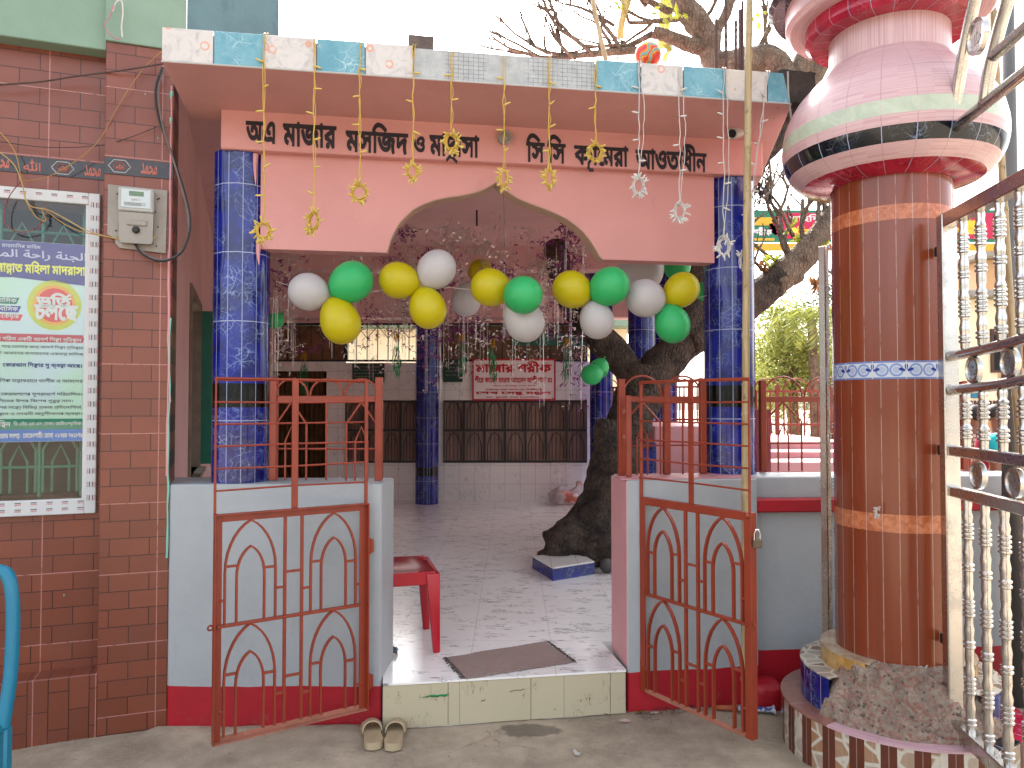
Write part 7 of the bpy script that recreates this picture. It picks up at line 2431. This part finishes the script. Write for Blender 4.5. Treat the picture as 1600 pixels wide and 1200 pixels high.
# ================================================================== litter
def scrap(name, px, py, pts, col, label, cat, z=.004, curl=.01):
    c = atz(px, py, 0)
    bm = B()
    vs = [bm.verts.new((c.x + x, c.y + y, z + abs(noise.noise(Vector((x * 40, y * 40, 1)))) * curl + .002)) for x, y in pts]
    bm.faces.new(vs)
    bmesh.ops.triangulate(bm, faces=bm.faces[:]); bmesh.ops.solidify(bm, geom=bm.faces[:], thickness=.001)
    return single(name, bm, col, label, cat)
paperw = plain('scrap_white', RGB(226, 224, 220), .8)
scrap('paper_scrap', 902, 1178, [(-.012, -.02), (.004, -.025), (.014, -.005), (.002, .0), (-.008, .03), (-.016, .02)], paperw, 'small white paper scrap on the ground right of the wet patch', 'litter')
scrap('paper_scrap', 1022, 1115, [(-.02, -.01), (.01, -.014), (.022, .004), (.0, .012)], paperw, 'white scrap in the litter under the right gate leaf', 'litter')
scrap('paper_scrap', 975, 1127, [(-.03, -.01), (.0, -.02), (.03, -.012), (.01, .008)], plain('scrap_pink', RGB(226, 190, 190), .8), 'pinkish scrap on the ground just right of the step', 'litter')
scrap('fallen_leaf', 998, 1114, [(-.03, -.004), (.0, -.012), (.03, .0), (.04, .012), (.0, .008)], leaf_yellow, 'green leaf lying in the litter under the right gate leaf', 'leaf')
bm = B()
rg = random.Random(4)
for k in range(150):
    c = atz(rg.gauss(1045, 50), rg.gauss(1108, 9), 0)
    a = rg.uniform(0, PI); l = rg.uniform(.01, .05)
    tube(bm, [(c.x, c.y, .004), (c.x + math.cos(a) * l * .5, c.y + math.sin(a) * l * .5, .006 + rg.random() * .008), (c.x + math.cos(a) * l, c.y + math.sin(a) * l, .004)], .0012, 4)
o = single('twig_litter', bm, rust_rod, 'fine dry twig litter along the foot of the right low wall', 'litter', kind='stuff')
bm = B()
for k in range(200):
    c = atz(rg.uniform(20, 1230), rg.uniform(1118, 1198), 0) if k > 90 else atz(rg.uniform(180, 600), rg.gauss(1128, 4), 0)
    s = rg.uniform(.0015, .0045)
    sphere(bm, (c.x, c.y, .003), s, 5, 4, sc=(1, 1.2, .7))
o = single('grit', bm, concrete, 'scattered grit and small stones on the dusty ground', 'litter', kind='stuff')
c = atz(1182, 1113, 0)
WR_ = thing('wrapper', 'blue and white printed plastic wrapper on the ground behind the right gate leaf', 'wrapper', (c.x, c.y, 0), R(-6))
bm = B(); lathe(bm, [(.004, -.09), (.015, -.08), (.017, .05), (.021, .07), (.03, .085)], 14, M=Matrix.Translation((0, 0, .022)) @ Matrix.Rotation(R(90), 4, 'Y'))
for v in bm.verts: v.co.z = max(.002, v.co.z * .7); v.co += Vector((0, noise.noise(v.co * 40) * .006, 0))
m_ = Mat('wrapper_print'); s_ = m_.xyz(m_.coord())
m_.set(Base_Color=m_.mix(m_.ramp(m_.noise(m_.coord(), 60, 2), .45, .55), RGB(50, 70, 150), RGB(210, 214, 226)), Roughness=.3)
obj('wrapper_body', bm, m_.m, WR_, smooth='all')
bm = B(); tube(bm, [(-.19, .01, .012), (-.14, .0, .016), (-.09, 0, .015)], [.012, .014, .01], 8); obj('orange_end', bm, paint('wrapper_orange', RGB(190, 100, 60), .4, .1, 9, 0), WR_, smooth='all')
c = atz(1217, 1100, 0)
bm = B(); sphere(bm, (c.x, c.y, .035), .055, 14, 10, sc=(1, .8, .75))
for v in bm.verts: v.co += Vector((noise.noise(v.co * 22), noise.noise(v.co * 23), noise.noise(v.co * 24))) * .02
single('rubble_lump', bm, concrete, 'pale lump of rubble between the red footing and the pillar base', 'rubble', None, True)
